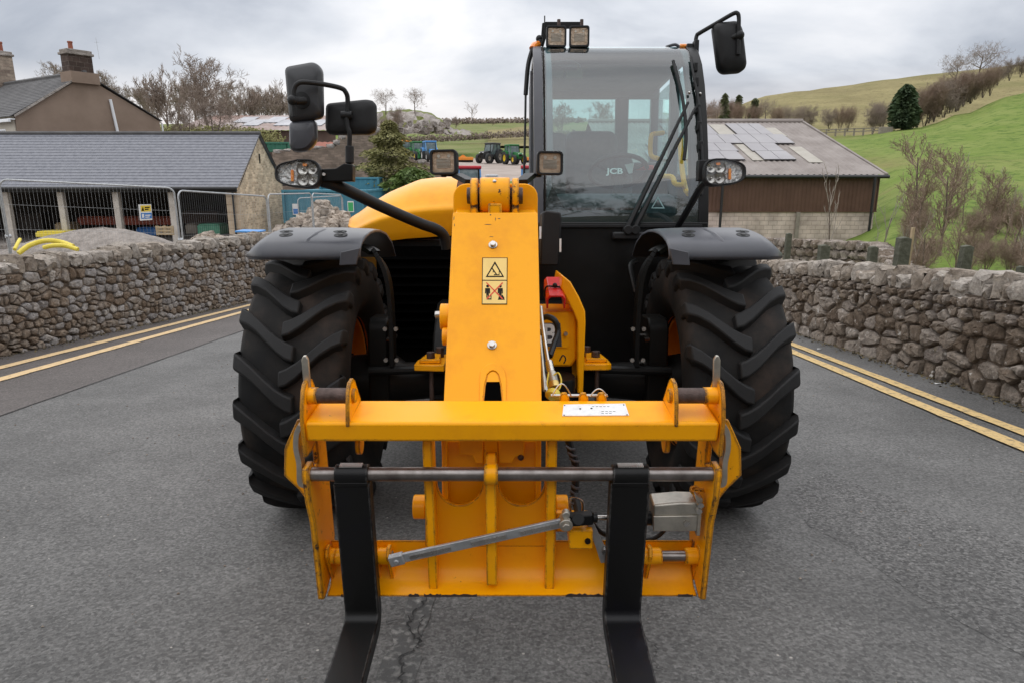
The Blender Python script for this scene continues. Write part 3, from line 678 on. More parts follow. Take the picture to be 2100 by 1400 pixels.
# ---- axle and underframe
m = MB(); m.tube([(-.86, AX, WC), (-.62, AX, WC), (-.55, AX - .01, WC), (-.30, AX - .02, WC + .01), (-.1, AX, WC + .03), (.3, AX, WC + .03), (.42, AX - .02, WC + .01), (.62, AX, WC), (.86, AX, WC)], [.13, .15, .10, .085, .17, .17, .085, .10, .14], 20)
ax = P('front_axle', m, 'chassis')
m = MB(); m.tube([(-.70, AX - .19, WC + .09), (-.32, AX - .19, WC + .10)], .022, 10); m.tube([(.40, AX - .19, WC + .10), (.78, AX - .19, WC + .09)], .022, 10); m.cyl((-.2, AX - .2, WC + .1), (.3, AX - .2, WC + .1), .045)
P('steering_ram', m, 'black_paint', ax)
for s, x in ((-1, -.66), (1, .72)):
    m = MB(); m.prism(rrect(AX - .16, AX + .1, WC - .2, WC + .34, .06), 'x', x - .05, x + .05); k = P('hub_carrier', m, 'chassis', ax, bev=.01)
    for yy, zz in ((-.10, .24), (.02, .24), (-.10, .10), (.02, .10)): m = MB(); m.cyl((x - s*.05, AX + yy - .06, WC + zz), (x - s*.075, AX + yy - .07, WC + zz), .012, 6); P('carrier_bolt', m, 'steel', ax)
m = MB(); m.prism([(AX - .1, .55), (AX + .2, .45), (AX + 3.2, .45), (AX + 3.2, 1.0), (AX + .35, 1.0), (AX + .1, .85)], 'x', -.42, .34)
m.box(-.72, -.42, AX + .62, AX + 1.9, .42, 1.35)
fr = P('chassis_frame', m, 'chassis', bev=.012)
# black recess under the engine cover: radiator shroud with louvres
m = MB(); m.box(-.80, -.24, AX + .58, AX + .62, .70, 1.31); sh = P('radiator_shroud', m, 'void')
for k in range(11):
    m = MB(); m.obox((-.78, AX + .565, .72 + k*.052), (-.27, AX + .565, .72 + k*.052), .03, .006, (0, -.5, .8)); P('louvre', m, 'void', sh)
# tie-down brackets at the axle
for s, px0, px1, py0, py1 in ((-1, 849, 912, 720, 755), (1, 1195, 1254, 722, 753)):
    Y = AX - .28
    p0, p1 = rp(px0, py1 - 8, Y), rp(px1, py1 - 8, Y); z = p0.z
    x0, x1 = p0.x, p1.x; m = MB()
    pts = [(x0, Y), (x0, Y + .12), (x0 + .035, Y + .22), (x1, Y + .30), (x1, Y - .02), (x1 - .05, Y - .02)] if s < 0 else [(x0, Y - .02), (x0, Y + .30), (x1 - .035, Y + .22), (x1, Y + .12), (x1, Y), (x1 - .03, Y - .02)]
    m.prism(pts, 'z', z - .03, z); br = P('axle_bracket', m, 'yellow_worn', bev=.004)
    m = MB(); cx = (x0 + x1) / 2; m.prism([(cx - .05, Y + .02), (cx - .035, Y + .20), (cx + .035, Y + .20), (cx + .05, Y + .02)], 'z', z + .001, z + .02); P('packing_plate', m, 'yellow_worn', br, bev=.003)
    for dx, dy in ((0, .06), (-s * .03, .20)): m = MB(); m.cyl((cx + dx, Y + dy, z), (cx + dx, Y + dy, z + .050), .022, 6); P('bracket_bolt', m, 'rust', br, bev=.003)
    m = MB(); m.cyl((cx + .005, Y + .03, z - .03), (cx + .005, Y + .03, z - .24), .011, 10); P('long_bolt', m, 'rust', br)

# ---- mudguards
GP = [(2.985, 1.292), (2.992, 1.318), (3.012, 1.342), (3.05, 1.362), (3.12, 1.384), (3.22, 1.402), (3.34, 1.412), (3.48, 1.412), (3.64, 1.395), (3.80, 1.345), (3.92, 1.26)]
def mudguard(s):
    cx = s * (.925 if s < 0 else .948); m = MB(); n = 22; xs = [-.27, -.262, -.22, -.12, 0, .10, .155, .185, .21, .233, .252, .264, .27]
    def arc(a, x):                                      # x: -.27 inner .. +.27 outer
        f = max(0, (abs(x) - .15) / .12) ** 1.9 * (1 if x > 0 else .10)
        t = (a - R(62)) / R(76) * (len(GP) - 1); k = min(len(GP) - 2, int(t)); t -= k
        y, z = GP[k][0] + (GP[k+1][0] - GP[k][0]) * t, GP[k][1] + (GP[k+1][1] - GP[k][1]) * t
        y += .10 * f * max(0, 1 - (y - 2.98) / .35)
        return Vector((cx + s * x * .98, y, z - max(0, z - 1.295) * f * .94))
    A0, A1 = R(62), R(138)
    for t in (0, .012):
        for i in range(-2, n - 1):
            a = A0 + (A1 - A0) * max(0, i) / (n - 2)
            for x in xs:
                q = arc(a, x); nr = Vector((0, -math.cos(a), math.sin(a))); q -= nr * t
                if i < 0: q.y += t; q.z -= .006 * -i
                m.v.append(q)
    k = len(xs); off = (n + 1) * k
    for i in range(n):
        for j in range(k - 1):
            a, b, c, d = i*k+j, i*k+j+1, (i+1)*k+j+1, (i+1)*k+j
            m.f += [(a, b, c, d), (off+d, off+c, off+b, off+a)]
    for i in range(n):
        for j in (0, k - 1): a, d = i*k+j, (i+1)*k+j; m.f.append((a, d, off+d, off+a))
    for j in range(k - 1):
        for i in (0, n): a, b = i*k+j, i*k+j+1; m.f.append((a, off+a, off+b, b))
    g = P('mudguard', m, 'dark_grey', ang=85)
    # raised rib over the top, four dished fixing points, folded inner lip
    m = MB(); m.tube([arc(A0 + R(d), x) + Vector((0, 0, -.007)) for d, x in ((12, -.02), (20, -.025), (30, -.04), (38, -.05), (44, -.06))], [.003, .012, .013, .012, .003], 10); P('rib', m, 'dark_grey', g, ang=80)
    for dg, x in ((28, -.16), (34, -.14), (28, .09), (34, .11)):
        c = arc(A0 + R(dg), x); nr = (arc(A0 + R(dg + 2), x) - arc(A0 + R(dg - 2), x)).cross(Vector((-1, 0, 0))).normalized(); nr = nr if nr.z > 0 else -nr
        m = MB(); m.lathe([(.030, -.004), (.030, .0012), (.026, .002), (.021, .0014), (.001, .001)], c, nr, 20); P('fixing_recess', m, 'black_matt', g)
        m = MB(); m.lathe([(.012, .001), (.011, .004), (.001, .005)], c, nr, 8); P('fixing_bolt', m, 'black_paint', g)
    m = MB(); q0, q1 = arc(A0, -.27), arc(A0, -.19)
    m.prism([(q0.x - s*.006, q0.z + .030), (q1.x, q1.z + .012), (q1.x + s*.008, q1.z - .045), (q0.x + s*.012, q0.z - .042)], 'y', q0.y - .030, q0.y - .016); P('front_lip', m, 'dark_grey', g, bev=.003)
    # curved steel support from guard down to the hub
    xi = cx - s * .30
    path = smooth_path([(cx - s*.12, AX - .12, WC + .690), (cx - s*.22, AX - .16, WC + .685), (xi + s*.01, AX - .19, WC + .635), (xi - s*.035, AX - .20, WC + .52), (xi - s*.045, AX - .19, WC + .30), (xi - s*.04, AX - .17, WC + .12)], 5)
    m = MB()
    for a_, b_ in zip(path, path[1:]): m.obox(a_, b_ + (b_ - a_) * .08, .085, .02, (s, 0, .001) if abs((b_-a_).normalized().x) < .7 else (0, 0, 1))
    P('mudguard_bracket', m, 'black_paint', g)
    for dz in (.30, .15):
        for dx in (-.02, .02): m = MB(); m.cyl((xi - s*.042 + dx*1.3, AX - .215, WC + dz), (xi - s*.042 + dx*1.3, AX - .232, WC + dz), .011, 6); P('bracket_bolt', m, 'steel', g)
mudguard(-1); mudguard(1)

# ---- boom
NF = Frame((0, 2.51, 1.43), -35.5)                     # sloping front plate of the boom nose
xl, xr = NF.x(912, 800), NF.x(1110, 800)
zt, zb = NF.h(440), NF.h(880)
def nf_road(x, y, z): return NF.M @ Vector((x, y, z))
A0 = nf_road(0, 0, zt); B0 = nf_road(0, 0, zb)
m = MB(); prof = [(A0.y, A0.z), (B0.y, B0.z), (B0.y + .10, B0.z - .08), (B0.y + .20, B0.z - .28), (B0.y + .28, B0.z - .30), (B0.y + .42, B0.z - .05), (2.75, .98), (3.2, 1.08), (3.2, 1.40), (A0.y + .10, A0.z + .02)]
m.prism(prof, 'x', xl + .004, xr - .004)
boom = P('boom', m, 'yellow', bev=.006)
m = MB(); m.prism([(3.15, 1.05), (AX + 2.9, 1.15), (AX + 2.9, 1.50), (3.15, 1.40)], 'x', xl + .05, xr - .05); P('boom_section', m, 'yellow', boom, bev=.02)
# flat front plate with rolled edges
m = MB(); m.prism(rrect(xl, xr, zb, zt, .006), 'y', -.012, .0); P('nose_plate', m, 'yellow', boom, M=NF.M, bev=.003)
# head plate with rounded corners behind the tilt pivot
HY = A0.y + .11
hx0, hx1 = rp(929, 400, HY).x, rp(1103, 400, HY).x; hz1 = rp(1015, 377, HY).z; hz0 = rp(1015, 470, HY).z
m = MB(); m.prism([(x, z) for x, z in rrect(hx0, hx1, hz0, hz1, .05, 6)], 'y', HY, HY + .05); P('head_plate', m, 'yellow', boom, bev=.004)
PY = A0.y + .06; pc = rp(1015, 402, PY)
for nm, p0, p1, r_, mt in (('pivot_eye', 985, 1046, .066, 'yellow_chipped'), ('pivot_cheek', 966, 981, .064, 'yellow_chipped'), ('pivot_cheek', 1050, 1064, .064, 'yellow_chipped'), ('pivot_pin', 958, 1072, .030, 'rust')):
    m = MB(); a_, b_ = rp(p0, 402, PY).x, rp(p1, 402, PY).x; m.lathe([(.001, a_), (r_*.96, a_), (r_, a_ + .004), (r_, b_ - .004), (r_*.96, b_), (.001, b_)], (0, pc.y, pc.z), (1, 0, 0), 36)
    if nm == 'pivot_cheek': m.box(a_, b_, pc.y - .05, pc.y + .08, pc.z - .12, pc.z)
    P(nm, m, mt, boom)
m = MB(); a_, b_ = rp(1002, 440, PY).x, rp(1030, 440, PY).x; m.box(a_, b_, pc.y - .07, pc.y + .03, pc.z - .11, pc.z - .03); P('ram_tongue', m, 'yellow_chipped', boom, bev=.006)
m = MB(); m.ball((rp(1014, 380, PY - .06).x, pc.y - .045, pc.z + .048), .008, 6); P('grease_nipple', m, 'steel', boom)
for px, py in ((1011, 503), (1009, 708)):
    c = NF.y(px, py, -.012); m = MB(); m.cyl((c.x, -.012, c.z), (c.x, -.016, c.z), .016, 20); m.cyl((c.x, -.016, c.z), (c.x, -.026, c.z), .0115, 6); P('plate_bolt', m, 'steel', boom, M=NF.M, bev=.0015)
# arched slot, its shaded depth painted as a flat black plate
def nfp(px, py, y=-.012): q = NF.y(px, py, y); return (q.x, q.z)
def arch(pts_px): return [nfp(*p) for p in pts_px]
outer = [(984, 830), (984, 775), (987, 760), (996, 749), (1011, 744), (1026, 749), (1035, 760), (1038, 775), (1038, 830)]
inner = [(990, 830), (993, 790), (999, 768), (1005, 762), (1011, 760), (1017, 762), (1023, 768), (1029, 790), (1032, 830)]
o_, i_ = arch(outer), arch(inner); m = MB(); k = len(o_)
for y in (-.012, -.018):
    m.v += [Vector((x, y, z)) for x, z in o_] + [Vector((x, y, z)) for x, z in i_]
for j in range(k - 1):
    m.f += [(2*k+j, 2*k+j+1, 3*k+j+1, 3*k+j), (j, j+1, 2*k+j+1, 2*k+j), (k+j, 3*k+j, 3*k+j+1, k+j+1)]
P('slot_rim', m, 'yellow', boom, M=NF.M, bev=.002)
m = MB(); m.prism(arch([(992, 830), (996, 790), (1001, 770), (1006, 764), (1011, 762), (1016, 764), (1021, 770), (1026, 790), (1030, 830)]), 'y', -.0145, -.0125); P('slot_shade', m, 'void', boom, M=NF.M)
m = MB(); m.prism(arch([(998, 783), (1001, 770), (1006, 764), (1011, 762), (1016, 764), (1021, 770), (1024, 783)]), 'y', -.0165, -.015); P('slot_lining', m, 'yellow', boom, M=NF.M)
# side boss on the left of the nose
for px, py, r_, ln, mt in ((912, 650, .045, .03, 'yellow'), (908, 646, .013, .05, 'steel'), (911, 690, .03, .02, 'yellow')):
    q = NF.y(px, py, .04); m = MB(); m.cyl((xl - ln, q.y, q.z), (xl + .03, q.y, q.z), r_, 20); P('side_boss', m, mt, boom, M=NF.M, bev=.003)
# warning decal
m = MB(); c = [nfp(*p) for p in ((989, 529), (1041, 529), (1040, 625), (988, 625))]; m.prism(c, 'y', -.0135, -.0122); dec = P('warning_decal', m, 'ink', boom, M=NF.M)
def dpoly(pts, lay, mt, nm='decal_print'):
    m = MB(); m.prism([nfp(*p) for p in pts], 'y', -.0137 - .0004*lay, -.0135 - .0004*lay); P(nm, m, mt, dec, M=NF.M, smooth=False)
dpoly([(990.5, 530.5), (1039.5, 530.5), (1039, 575), (990, 575)], 1, 'decal'); dpoly([(990, 577), (1039, 577), (1038.5, 623.5), (989.5, 623.5)], 1, 'decal')
dpoly([(1015, 537), (1034, 569.5), (996, 569.5)], 2, 'ink'); dpoly([(1015, 543), (1029.5, 567), (1000.5, 567)], 3, 'decal')
dpoly([(1008, 552), (1010, 550.5), (1020, 565), (1018, 566)], 4, 'ink'); dpoly([(1010, 559), (1014, 556), (1015, 557.5), (1011, 560.5)], 4, 'ink'); dpoly([(1013, 564), (1023, 564), (1023, 557), (1024.5, 557), (1024.5, 566), (1013, 566)], 4, 'ink')
for fx in (1000, 1026):
    dpoly([(fx + 3*math.cos(w/6*math.pi), 588 + 3*math.sin(w/6*math.pi)) for w in range(12)], 2, 'ink')
    dpoly([(fx-5, 592), (fx+5, 592), (fx+5.5, 603), (fx+3.2, 603), (fx+3, 596), (fx+2.5, 612), (fx+.5, 612), (fx, 604), (fx-.5, 612), (fx-2.5, 612), (fx-3, 596), (fx-3.2, 603), (fx-5.5, 603)], 2, 'ink')
dpoly([(998, 613), (1006, 613), (1006, 605), (1008, 605), (1008, 615.5), (998, 615.5)], 2, 'ink'); dpoly([(1021, 616), (1023, 609), (1027, 612), (1030, 605), (1034, 611), (1035, 616)], 2, 'ink')
dpoly([(996.5, 581), (998.5, 580), (1032, 614), (1030, 615.5)], 3, 'ink_red'); dpoly([(1030, 580), (1032, 581.5), (999, 615.5), (997, 614)], 3, 'ink_red')
# scratches on the plate
rng = random.Random(4)
for px, py, w, h in ((931, 448, 2, 9), (932, 462, 1.6, 6), (1000, 461, 14, 1.4), (1016, 450, 1.2, 10), (1024, 449, 7, 1.6), (1008, 486, 10, 1.3), (1006, 441, 3, 3)):
    pts = [(px + w*.5*math.cos(a)*rng.uniform(.5, 1.2), py + h*.5*math.sin(a)*rng.uniform(.5, 1.2)) for a in [2*math.pi*k/9 for k in range(9)]]
    m = MB(); m.prism([nfp(*p) for p in pts], 'y', -.0128, -.0121); P('paint_chip', m, 'rust', boom, M=NF.M, smooth=False)

# ---- right of the boom: frame cheek, valve block, red lock, hydraulic couplings
Y = 2.95
pts = [(1155, 566), (1170, 578), (1188, 610), (1200, 638), (1201, 660), (1196, 805), (1184, 806), (1184, 660), (1176, 640), (1160, 610), (1150, 590)]
m = MB(); m.prism([(rp(px, py, Y).x, rp(px, py, Y).z) for px, py in pts], 'y', Y, Y + .5); ch = P('frame_cheek', m, 'yellow', bev=.006)
m = MB(); m.prism([(rp(px, py, Y + .04).x, rp(px, py, Y + .04).z) for px, py in ((1095, 640), (1182, 640), (1184, 735), (1172, 752), (1095, 752))], 'y', Y + .04, Y + .4); vb = P('valve_block', m, 'yellow', bev=.012)
def vpoly(nm, pts, t, mt, lay=0, yb=Y + .04):
    m = MB(); m.prism([(rp(px, py, yb).x, rp(px, py, yb).z) for px, py in pts], 'y', yb - t - .0008*lay, yb - .0008*lay + (.002 if lay == 0 else 0)); return P(nm, m, mt, vb, bev=.0)
vpoly('cover_plate', [(1100, 641), (1165, 641), (1167, 705), (1163, 712), (1100, 712)], .006, 'yellow')
vpoly('badge', [(1100, 662), (1149, 662), (1152, 710), (1100, 710)], .0075, 'dark_grey')
c = rp(1160, 684, Y + .03); m = MB(); m.cyl((c.x, c.y, c.z), (c.x, c.y - .012, c.z), .009, 10); P('cover_bolt', m, 'steel', vb)
def text(s, size, parent, Mx, mt, shear=0, ext=.0006, name='lettering', sx=1):
    cu = bpy.data.curves.new(name, 'FONT'); cu.body = s; cu.size = size; cu.extrude = ext; cu.align_x = 'CENTER'; cu.align_y = 'CENTER'; cu.shear = shear; cu.offset = size * .03
    t_ = bpy.data.objects.new('t', cu); COL.objects.link(t_); bpy.context.view_layer.update(); me = bpy.data.meshes.new_from_object(t_.evaluated_get(bpy.context.evaluated_depsgraph_get())); bpy.data.objects.remove(t_); me.materials.clear(); me.materials.append(M[mt])
    o = bpy.data.objects.new(name, me); link(o); o.parent = parent
    o.matrix_local = MR[parent].inverted() @ Mx @ Matrix.Rotation(R(90), 4, 'X') @ Matrix.Diagonal((sx, 1, 1, 1)); MR[o] = Mx; return o
c = rp(1115, 686, Y + .03); text('JCB', .115, vb, Matrix.Translation((c.x - .028, Y + .029, c.z)), 'white', .0, sx=.95)
# red boom-lock channel
Y2 = Y - .06; z0, z1 = rp(1130, 635, Y2).z, rp(1130, 606, Y2).z; x0, x1 = rp(1121, 620, Y2).x, rp(1160, 620, Y2).x
m = MB(); o_ = [(x0, z0), (x0, z1 - .015), (x0 + .012, z1), (x1 - .012, z1), (x1, z1 - .015), (x1, z0), (x1 - .008, z0), (x1 - .008, z1 - .02), (x1 - .018, z1 - .009), (x0 + .018, z1 - .009), (x0 + .008, z1 - .02), (x0 + .008, z0)]
m.prism(o_, 'y', Y2, Y2 + .26); rl = P('safety_lock', m, 'red', bev=.002, label='red ram safety lock clipped beside the boom')
MR[rl] = Matrix.Translation((x0, Y2, z1)) @ Matrix.Rotation(R(14), 4, 'X') @ Matrix.Translation((-x0, -Y2, -z1)); rl.matrix_local = MR[TH].inverted() @ MR[rl]
m = MB(); m.tube(smooth_path([(x0 - .004, Y2 + .1, z0 + .02), (x0 + .002, Y2 + .1, z1 + .004), ((x0 + x1)/2, Y2 + .1, z1 + .006), (x1, Y2 + .1, z1 + .003)]), .004, 6); m.ball(((x0+x1)/2, Y2 + .1, z1 + .012), .011, 6); P('lock_strap', m, 'black_matt', rl, M=MR[rl])
def hose(nm, pts, r_, mt, parent=TH, n=8, k=5): m = MB(); m.tube(smooth_path([rp(*p) for p in pts], k), r_, n); return P(nm, m, mt, parent)
hose('hydraulic_pipe', [(1109, 630, 2.62), (1113, 670, 2.52), (1122, 730, 2.42), (1131, 775, 2.35)], .0075, 'steel')
hose('hydraulic_pipe', [(1107, 690, 2.6), (1112, 740, 2.5), (1117, 800, 2.4)], .007, 'zinc')
hose('hydraulic_pipe', [(1108, 735, 2.56), (1116, 768, 2.5), (1122, 812, 2.4)], .006, 'steel')
hose('hydraulic_hose', [(1108, 655, 2.75), (1122, 650, 2.72), (1138, 658, 2.7), (1144, 680, 2.7), (1136, 705, 2.66), (1128, 730, 2.6)], .012, 'black_matt')
hose('hydraulic_hose', [(1112, 700, 2.62), (1116, 740, 2.56), (1113, 800, 2.5)], .011, 'black_matt')
for a_, b_, r0, mt in (((1126, 742, 2.40), (1131, 765, 2.35), .014, 'steel'), ((1131, 765, 2.35), (1136, 785, 2.31), .018, 'zinc'), ((1136, 785, 2.31), (1138, 797, 2.29), .021, 'brass')):
    m = MB(); m.cyl(rp(*a_), rp(*b_), r0, 14); P('hydraulic_coupling', m, mt, bev=.002)
m = MB(); m.lathe([(.022, 0), (.026, .006), (.026, .022), (.012, .03)], rp(1137, 803, 2.28), (-.3, -.6, -.5), 18); P('dust_cap', m, 'hose_yellow')
hose('cap_tether', [(1134, 770, 2.32), (1145, 764, 2.32), (1151, 780, 2.3), (1147, 796, 2.28), (1140, 800, 2.28)], .003, 'hose_yellow')
hose('cap_tether', [(1128, 802, 2.3), (1122, 785, 2.3), (1126, 762, 2.34)], .003, 'hose_yellow')
hose('wire', [(1147, 740, 2.9), (1154, 728, 2.9), (1160, 735, 2.9), (1156, 745, 2.9)], .003, 'black_matt')
m = MB(); q = rp(1152, 790, 2.95); m.lathe([(.001, -.05), (.06, -.05), (.062, .03), (.056, .045), (.001, .045)], q, (0, -.2, 1), 24); P('lamp_pod', m, 'black_paint')

# ---- bonnet (engine pod) beside the boom
def bonnet():
    m = MB(); n = 22
    ys = [AX + .50, AX + .54, AX + .62, AX + .75, AX + .95, AX + 1.25, AX + 1.7, AX + 2.2, AX + 2.6]
    lower = [(708, 490), (722, 507), (770, 498), (830, 490), (918, 484)]
    def zl(x, Y0=AX + .50):
        q = [rp(px, py, Y0) for px, py in lower]
        for a, b in zip(q, q[1:]):
            if x <= b.x or b is q[-1]: t = (x - a.x) / (b.x - a.x); return a.z + (b.z - a.z) * t
    top = [(700, 492), (712, 472), (735, 448), (775, 420), (820, 392), (870, 370), (900, 366), (935, 364)]
    def ztop(x, Y0=AX + 1.1):
        q = [rp(px, py, Y0) for px, py in top]
        if x <= q[0].x: return q[0].z
        for a, b in zip(q, q[1:]):
            if x <= b.x: t = (x - a.x) / (b.x - a.x); return a.z + (b.z - a.z) * t
        return q[-1].z
    xL, xR = rp(703, 505, AX + .5).x, rp(926, 480, AX + .5).x + .02
    # cross-section from the front lip back: face rises, rolls over a soft shoulder, runs rearwards
    prof = [(.060, 0.0), (.045, .06), (.032, .14), (.018, .24), (.008, .32), (.002, .37), (.002, .40), (.008, .43), (.022, .46), (.040, .50), (.058, .55), (.085, .62), (.12, .70), (.17, .78), (.24, .86), (.33, .93), (.45, .98), (.60, 1.0), (1.0, 1.03), (1.7, 1.02), (2.3, .96)]
    for dy, f in prof:
        for i in range(n + 1):
            t = i / n; x = xL + (xR - xL) * t
            w = math.sin(min(1, t * 2.6) * math.pi / 2)           # closes down at the outer edge
            a, b = zl(x), ztop(x + .0)
            ex = -.10 * (1 - w) * 0
            y = AX + .50 + dy + (1 - w) * .22 * (1 - f) * .6 + (1 - w) * .12
            m.v.append(Vector((x - .03 * f * (1 - t), y, a + (b - a) * f)))
    k = n + 1
    for j in range(len(prof) - 1):
        for i in range(n): m.f.append((j*k+i, j*k+i+1, (j+1)*k+i+1, (j+1)*k+i))
    # outer flank
    o = len(m.v)
    for j in range(len(prof)):
        q = m.v[j*k]; m.v.append(Vector((q.x - .01, q.y + .05, min(q.z, 1.2) - .25)))
    for j in range(len(prof) - 1): m.f.append((j*k, (j+1)*k, o+j+1, o+j))
    b = P('bonnet', m, 'yellow_pod', ang=80)
    return b
bon = bonnet()
m = MB(); m.box(-.82, -.22, AX + .80, AX + .84, 1.0, 1.39); P('bonnet_baffle', m, 'chassis', bon)

# ---- head lamps, work lamps, mirrors
def headlamp(cx, cy, Y, w, h, inner, arm):
    """pointed oval lamp; inner = +1 when the blunt end is on its right"""
    c = rp(cx, cy, Y); s = inner; hw, hh = w/2, h/2
    def oval(k, dx=0):
        pts = []
        for i in range(28):
            a = 2*math.pi*i/28; x = math.cos(a); z = math.sin(a); ex = .62
            X = math.copysign(abs(x)**(.55 if x > 0 else .85), x); Z = math.copysign(abs(z)**ex, z) * (1 - .10*(1 - X) * (1 if X < 0 else .3))
            pts.append((s * X * hw * k + dx, Z * hh * k))
        return pts if s > 0 else pts[::-1]
    Ml = Matrix.Translation(c) @ Matrix.Rotation(R(-6), 4, 'X')
    m = MB(); rows = [(1.0, -.012), (1.0, .02), (.93, .06), (.6, .10), (.35, .105)]; n = 28
    for k_, y in rows: m.v += [Vector((x, y, z)) for x, z in oval(k_)]
    m.v += [Vector((x, -.012, z)) for x, z in oval(.90)] + [Vector((x, .01, z)) for x, z in oval(.86)]
    for r_ in range(4):
        for i in range(n): j = (i+1) % n; m.f.append((r_*n+i, r_*n+j, (r_+1)*n+j, (r_+1)*n+i))
    for i in range(n): j = (i+1) % n; m.f += [(i, 5*n+i, 5*n+j, j), (5*n+i, 6*n+i, 6*n+j, 5*n+j)]
    m.f.append(tuple(range(4*n, 5*n)))
    hl = P('headlamp', m, 'black_matt', M=Ml, bev=.003)
    ref = MB(); ref.prism(oval(.87), 'y', .014, .022); P('reflector', ref, 'lens', hl, M=Ml)
    for dx, dz, r_ in ((.02, .022, .028), (.06, .022, .026), (.02, -.026, .028), (.062, -.026, .027)):
        m = MB(); m.lathe([(r_, 0), (r_*.8, .014), (r_*.4, .02), (.001, .021)], (s*dx*w/.2, .010, dz*h/.13), (0, 1, 0), 18)
        m.v = [Vector((v.x, .001 + (v.y - .010) * .6, v.z)) for v in m.v]; m.ball((s*dx*w/.2, .004, dz*h/.13), .006, 5); P('bulb_cup', m, 'steel', hl, M=Ml)
    m = MB(); m.prism(rrect(-.006, .006, -hh*.50, hh*.30, .005), 'y', .004, .013); m.xf(Matrix.Translation((-s*hw*.27, 0, 0))); P('indicator', m, 'amber', hl, M=Ml)
    m = MB(); m.prism(rrect(-.010, .010, -.006, .006, .004), 'y', .002, .009); m.xf(Matrix.Translation((s*hw*.30, 0, hh*.62))); P('side_light', m, 'amber', hl, M=Ml)
    m = MB(); m.v = [Vector((x, -.008, z)) for x, z in oval(.88)]; m.f = [tuple(range(n))]; P('lens_cover', m, 'lens_clear', hl, M=Ml)
    return hl
YH = 3.08
headlamp(611, 357, YH, .20, .128, 1, None); headlamp(1486, 354, 3.32, .20, .132, -1, None)
# left lamp bracket, arm to the boom side, mirror post
m = MB(); q = [rp(px, py, YH + .04) for px, py in ((655, 348), (690, 346), (706, 336), (724, 338), (724, 372), (660, 372))]; m.prism([(p.x, p.z) for p in q], 'y', YH + .03, YH + .09); br = P('lamp_bracket', m, 'black_paint', bev=.004)
m = MB(); c = rp(661, 357, YH); m.cyl((c.x, YH + .028, c.z), (c.x, YH + .02, c.z), .007, 8); P('bracket_bolt', m, 'white', br)
m = MB(); m.tube(smooth_path([rp(660, 372, YH + .07), rp(700, 385, YH + .1), rp(780, 423, YH + .22), rp(860, 458, YH + .36), rp(893, 470, YH + .42), rp(910, 484, YH + .46), rp(916, 510, YH + .48)], 6), .027, 14); P('lamp_arm', m, 'black_matt')
post = [rp(716, 368, YH + .06), rp(716, 318, YH + .06), rp(717, 275, YH + .05), rp(713, 262, YH + .05), rp(711, 240, YH + .05), rp(713, 205, YH + .05), rp(709, 190, YH + .04), rp(698, 181, YH + .03), rp(660, 173, YH), rp(622, 169, YH - .04), rp(609, 173, YH - .05), rp(603, 184, YH - .05), rp(602, 200, YH - .05), rp(603, 240, YH - .05)]
m = MB(); m.tube(smooth_path(post, 4), .0105, 10); mp_ = P('mirror_post', m, 'black_matt')
m = MB(); m.tube([rp(717, 336, YH + .06), rp(717, 300, YH + .06)], .019, 12); P('post_sleeve', m, 'black_matt', mp_, bev=.004)
def mirror(nm, corners, Y, dep, back=.6, mt='black_matt', yoff=None, parent=TH):
    """housing from its outline, corner by corner; its domed back faces the camera"""
    yo = yoff or [0]*len(corners); P3 = [rp(px, py, Y + o) for (px, py), o in zip(corners, yo)]
    out = []
    n = len(P3)
    for i in range(n):                                    # round the corners
        a, b, c = P3[i-1], P3[i], P3[(i+1) % n]; r_ = .022
        d1, d2 = (a-b).normalized()*r_, (c-b).normalized()*r_
        for t in (0, .25, .5, .75, 1): out.append((b+d1)*(1-t)**2 + b*2*t*(1-t) + (b+d2)*t*t)
    c = sum(out, Vector()) / len(out); m = MB(); k = len(out)
    for s, dy in ((.96, dep*.55), (1, dep*.45), (1, 0), (.95, -dep*.30), (.80, -dep*.5), (.4, -dep*.56)):
        m.v += [c + (p-c)*s + Vector((0, dy, 0)) for p in out]
    for r_ in range(5):
        for i in range(k): j = (i+1) % k; m.f.append((r_*k+i, r_*k+j, (r_+1)*k+j, (r_+1)*k+i))
    m.f.append(tuple(range(k))); m.v.append(c + Vector((0, -dep*.565, 0))); m.f += [(5*k + i, 5*k + (i+1) % k, 6*k) for i in range(k)]
    return P(nm, m, mt, parent, ang=40), c
h, c = mirror('mirror_housing', [(584, 138), (645, 127), (660, 140), (662, 240), (646, 246), (594, 252)], YH + .05, .06, parent=mp_, mt='mirror_grey')
m = MB(); a = rp(612, 207, YH - .03); m.cyl(rp(597, 208, YH - .05), rp(625, 207, YH + .0), .017, 12); m.ball(rp(600, 206, YH - .055), .022, 8); m.lathe([(.04, 0), (.036, .01), (.001, .012)], rp(620, 207, YH + .025), (0, -1, 0), 18); P('mirror_clamp', m, 'black_matt', mp_)
mirror('mirror_housing', [(594, 250), (648, 246), (650, 290), (632, 310), (606, 313), (594, 305)], YH + .06, .05, mt='dark_grey', parent=mp_)
mirror('mirror_housing', [(668, 213), (755, 204), (771, 210), (772, 265), (762, 276), (676, 277), (667, 268)], YH + .10, .05, parent=mp_)
m = MB(); m.cyl(rp(700, 236, YH + .05), rp(722, 236, YH + .05), .016, 12); m.cyl(rp(712, 236, YH + .05), rp(714, 236, YH + .1), .014, 12); P('mirror_clamp', m, 'black_matt', mp_)
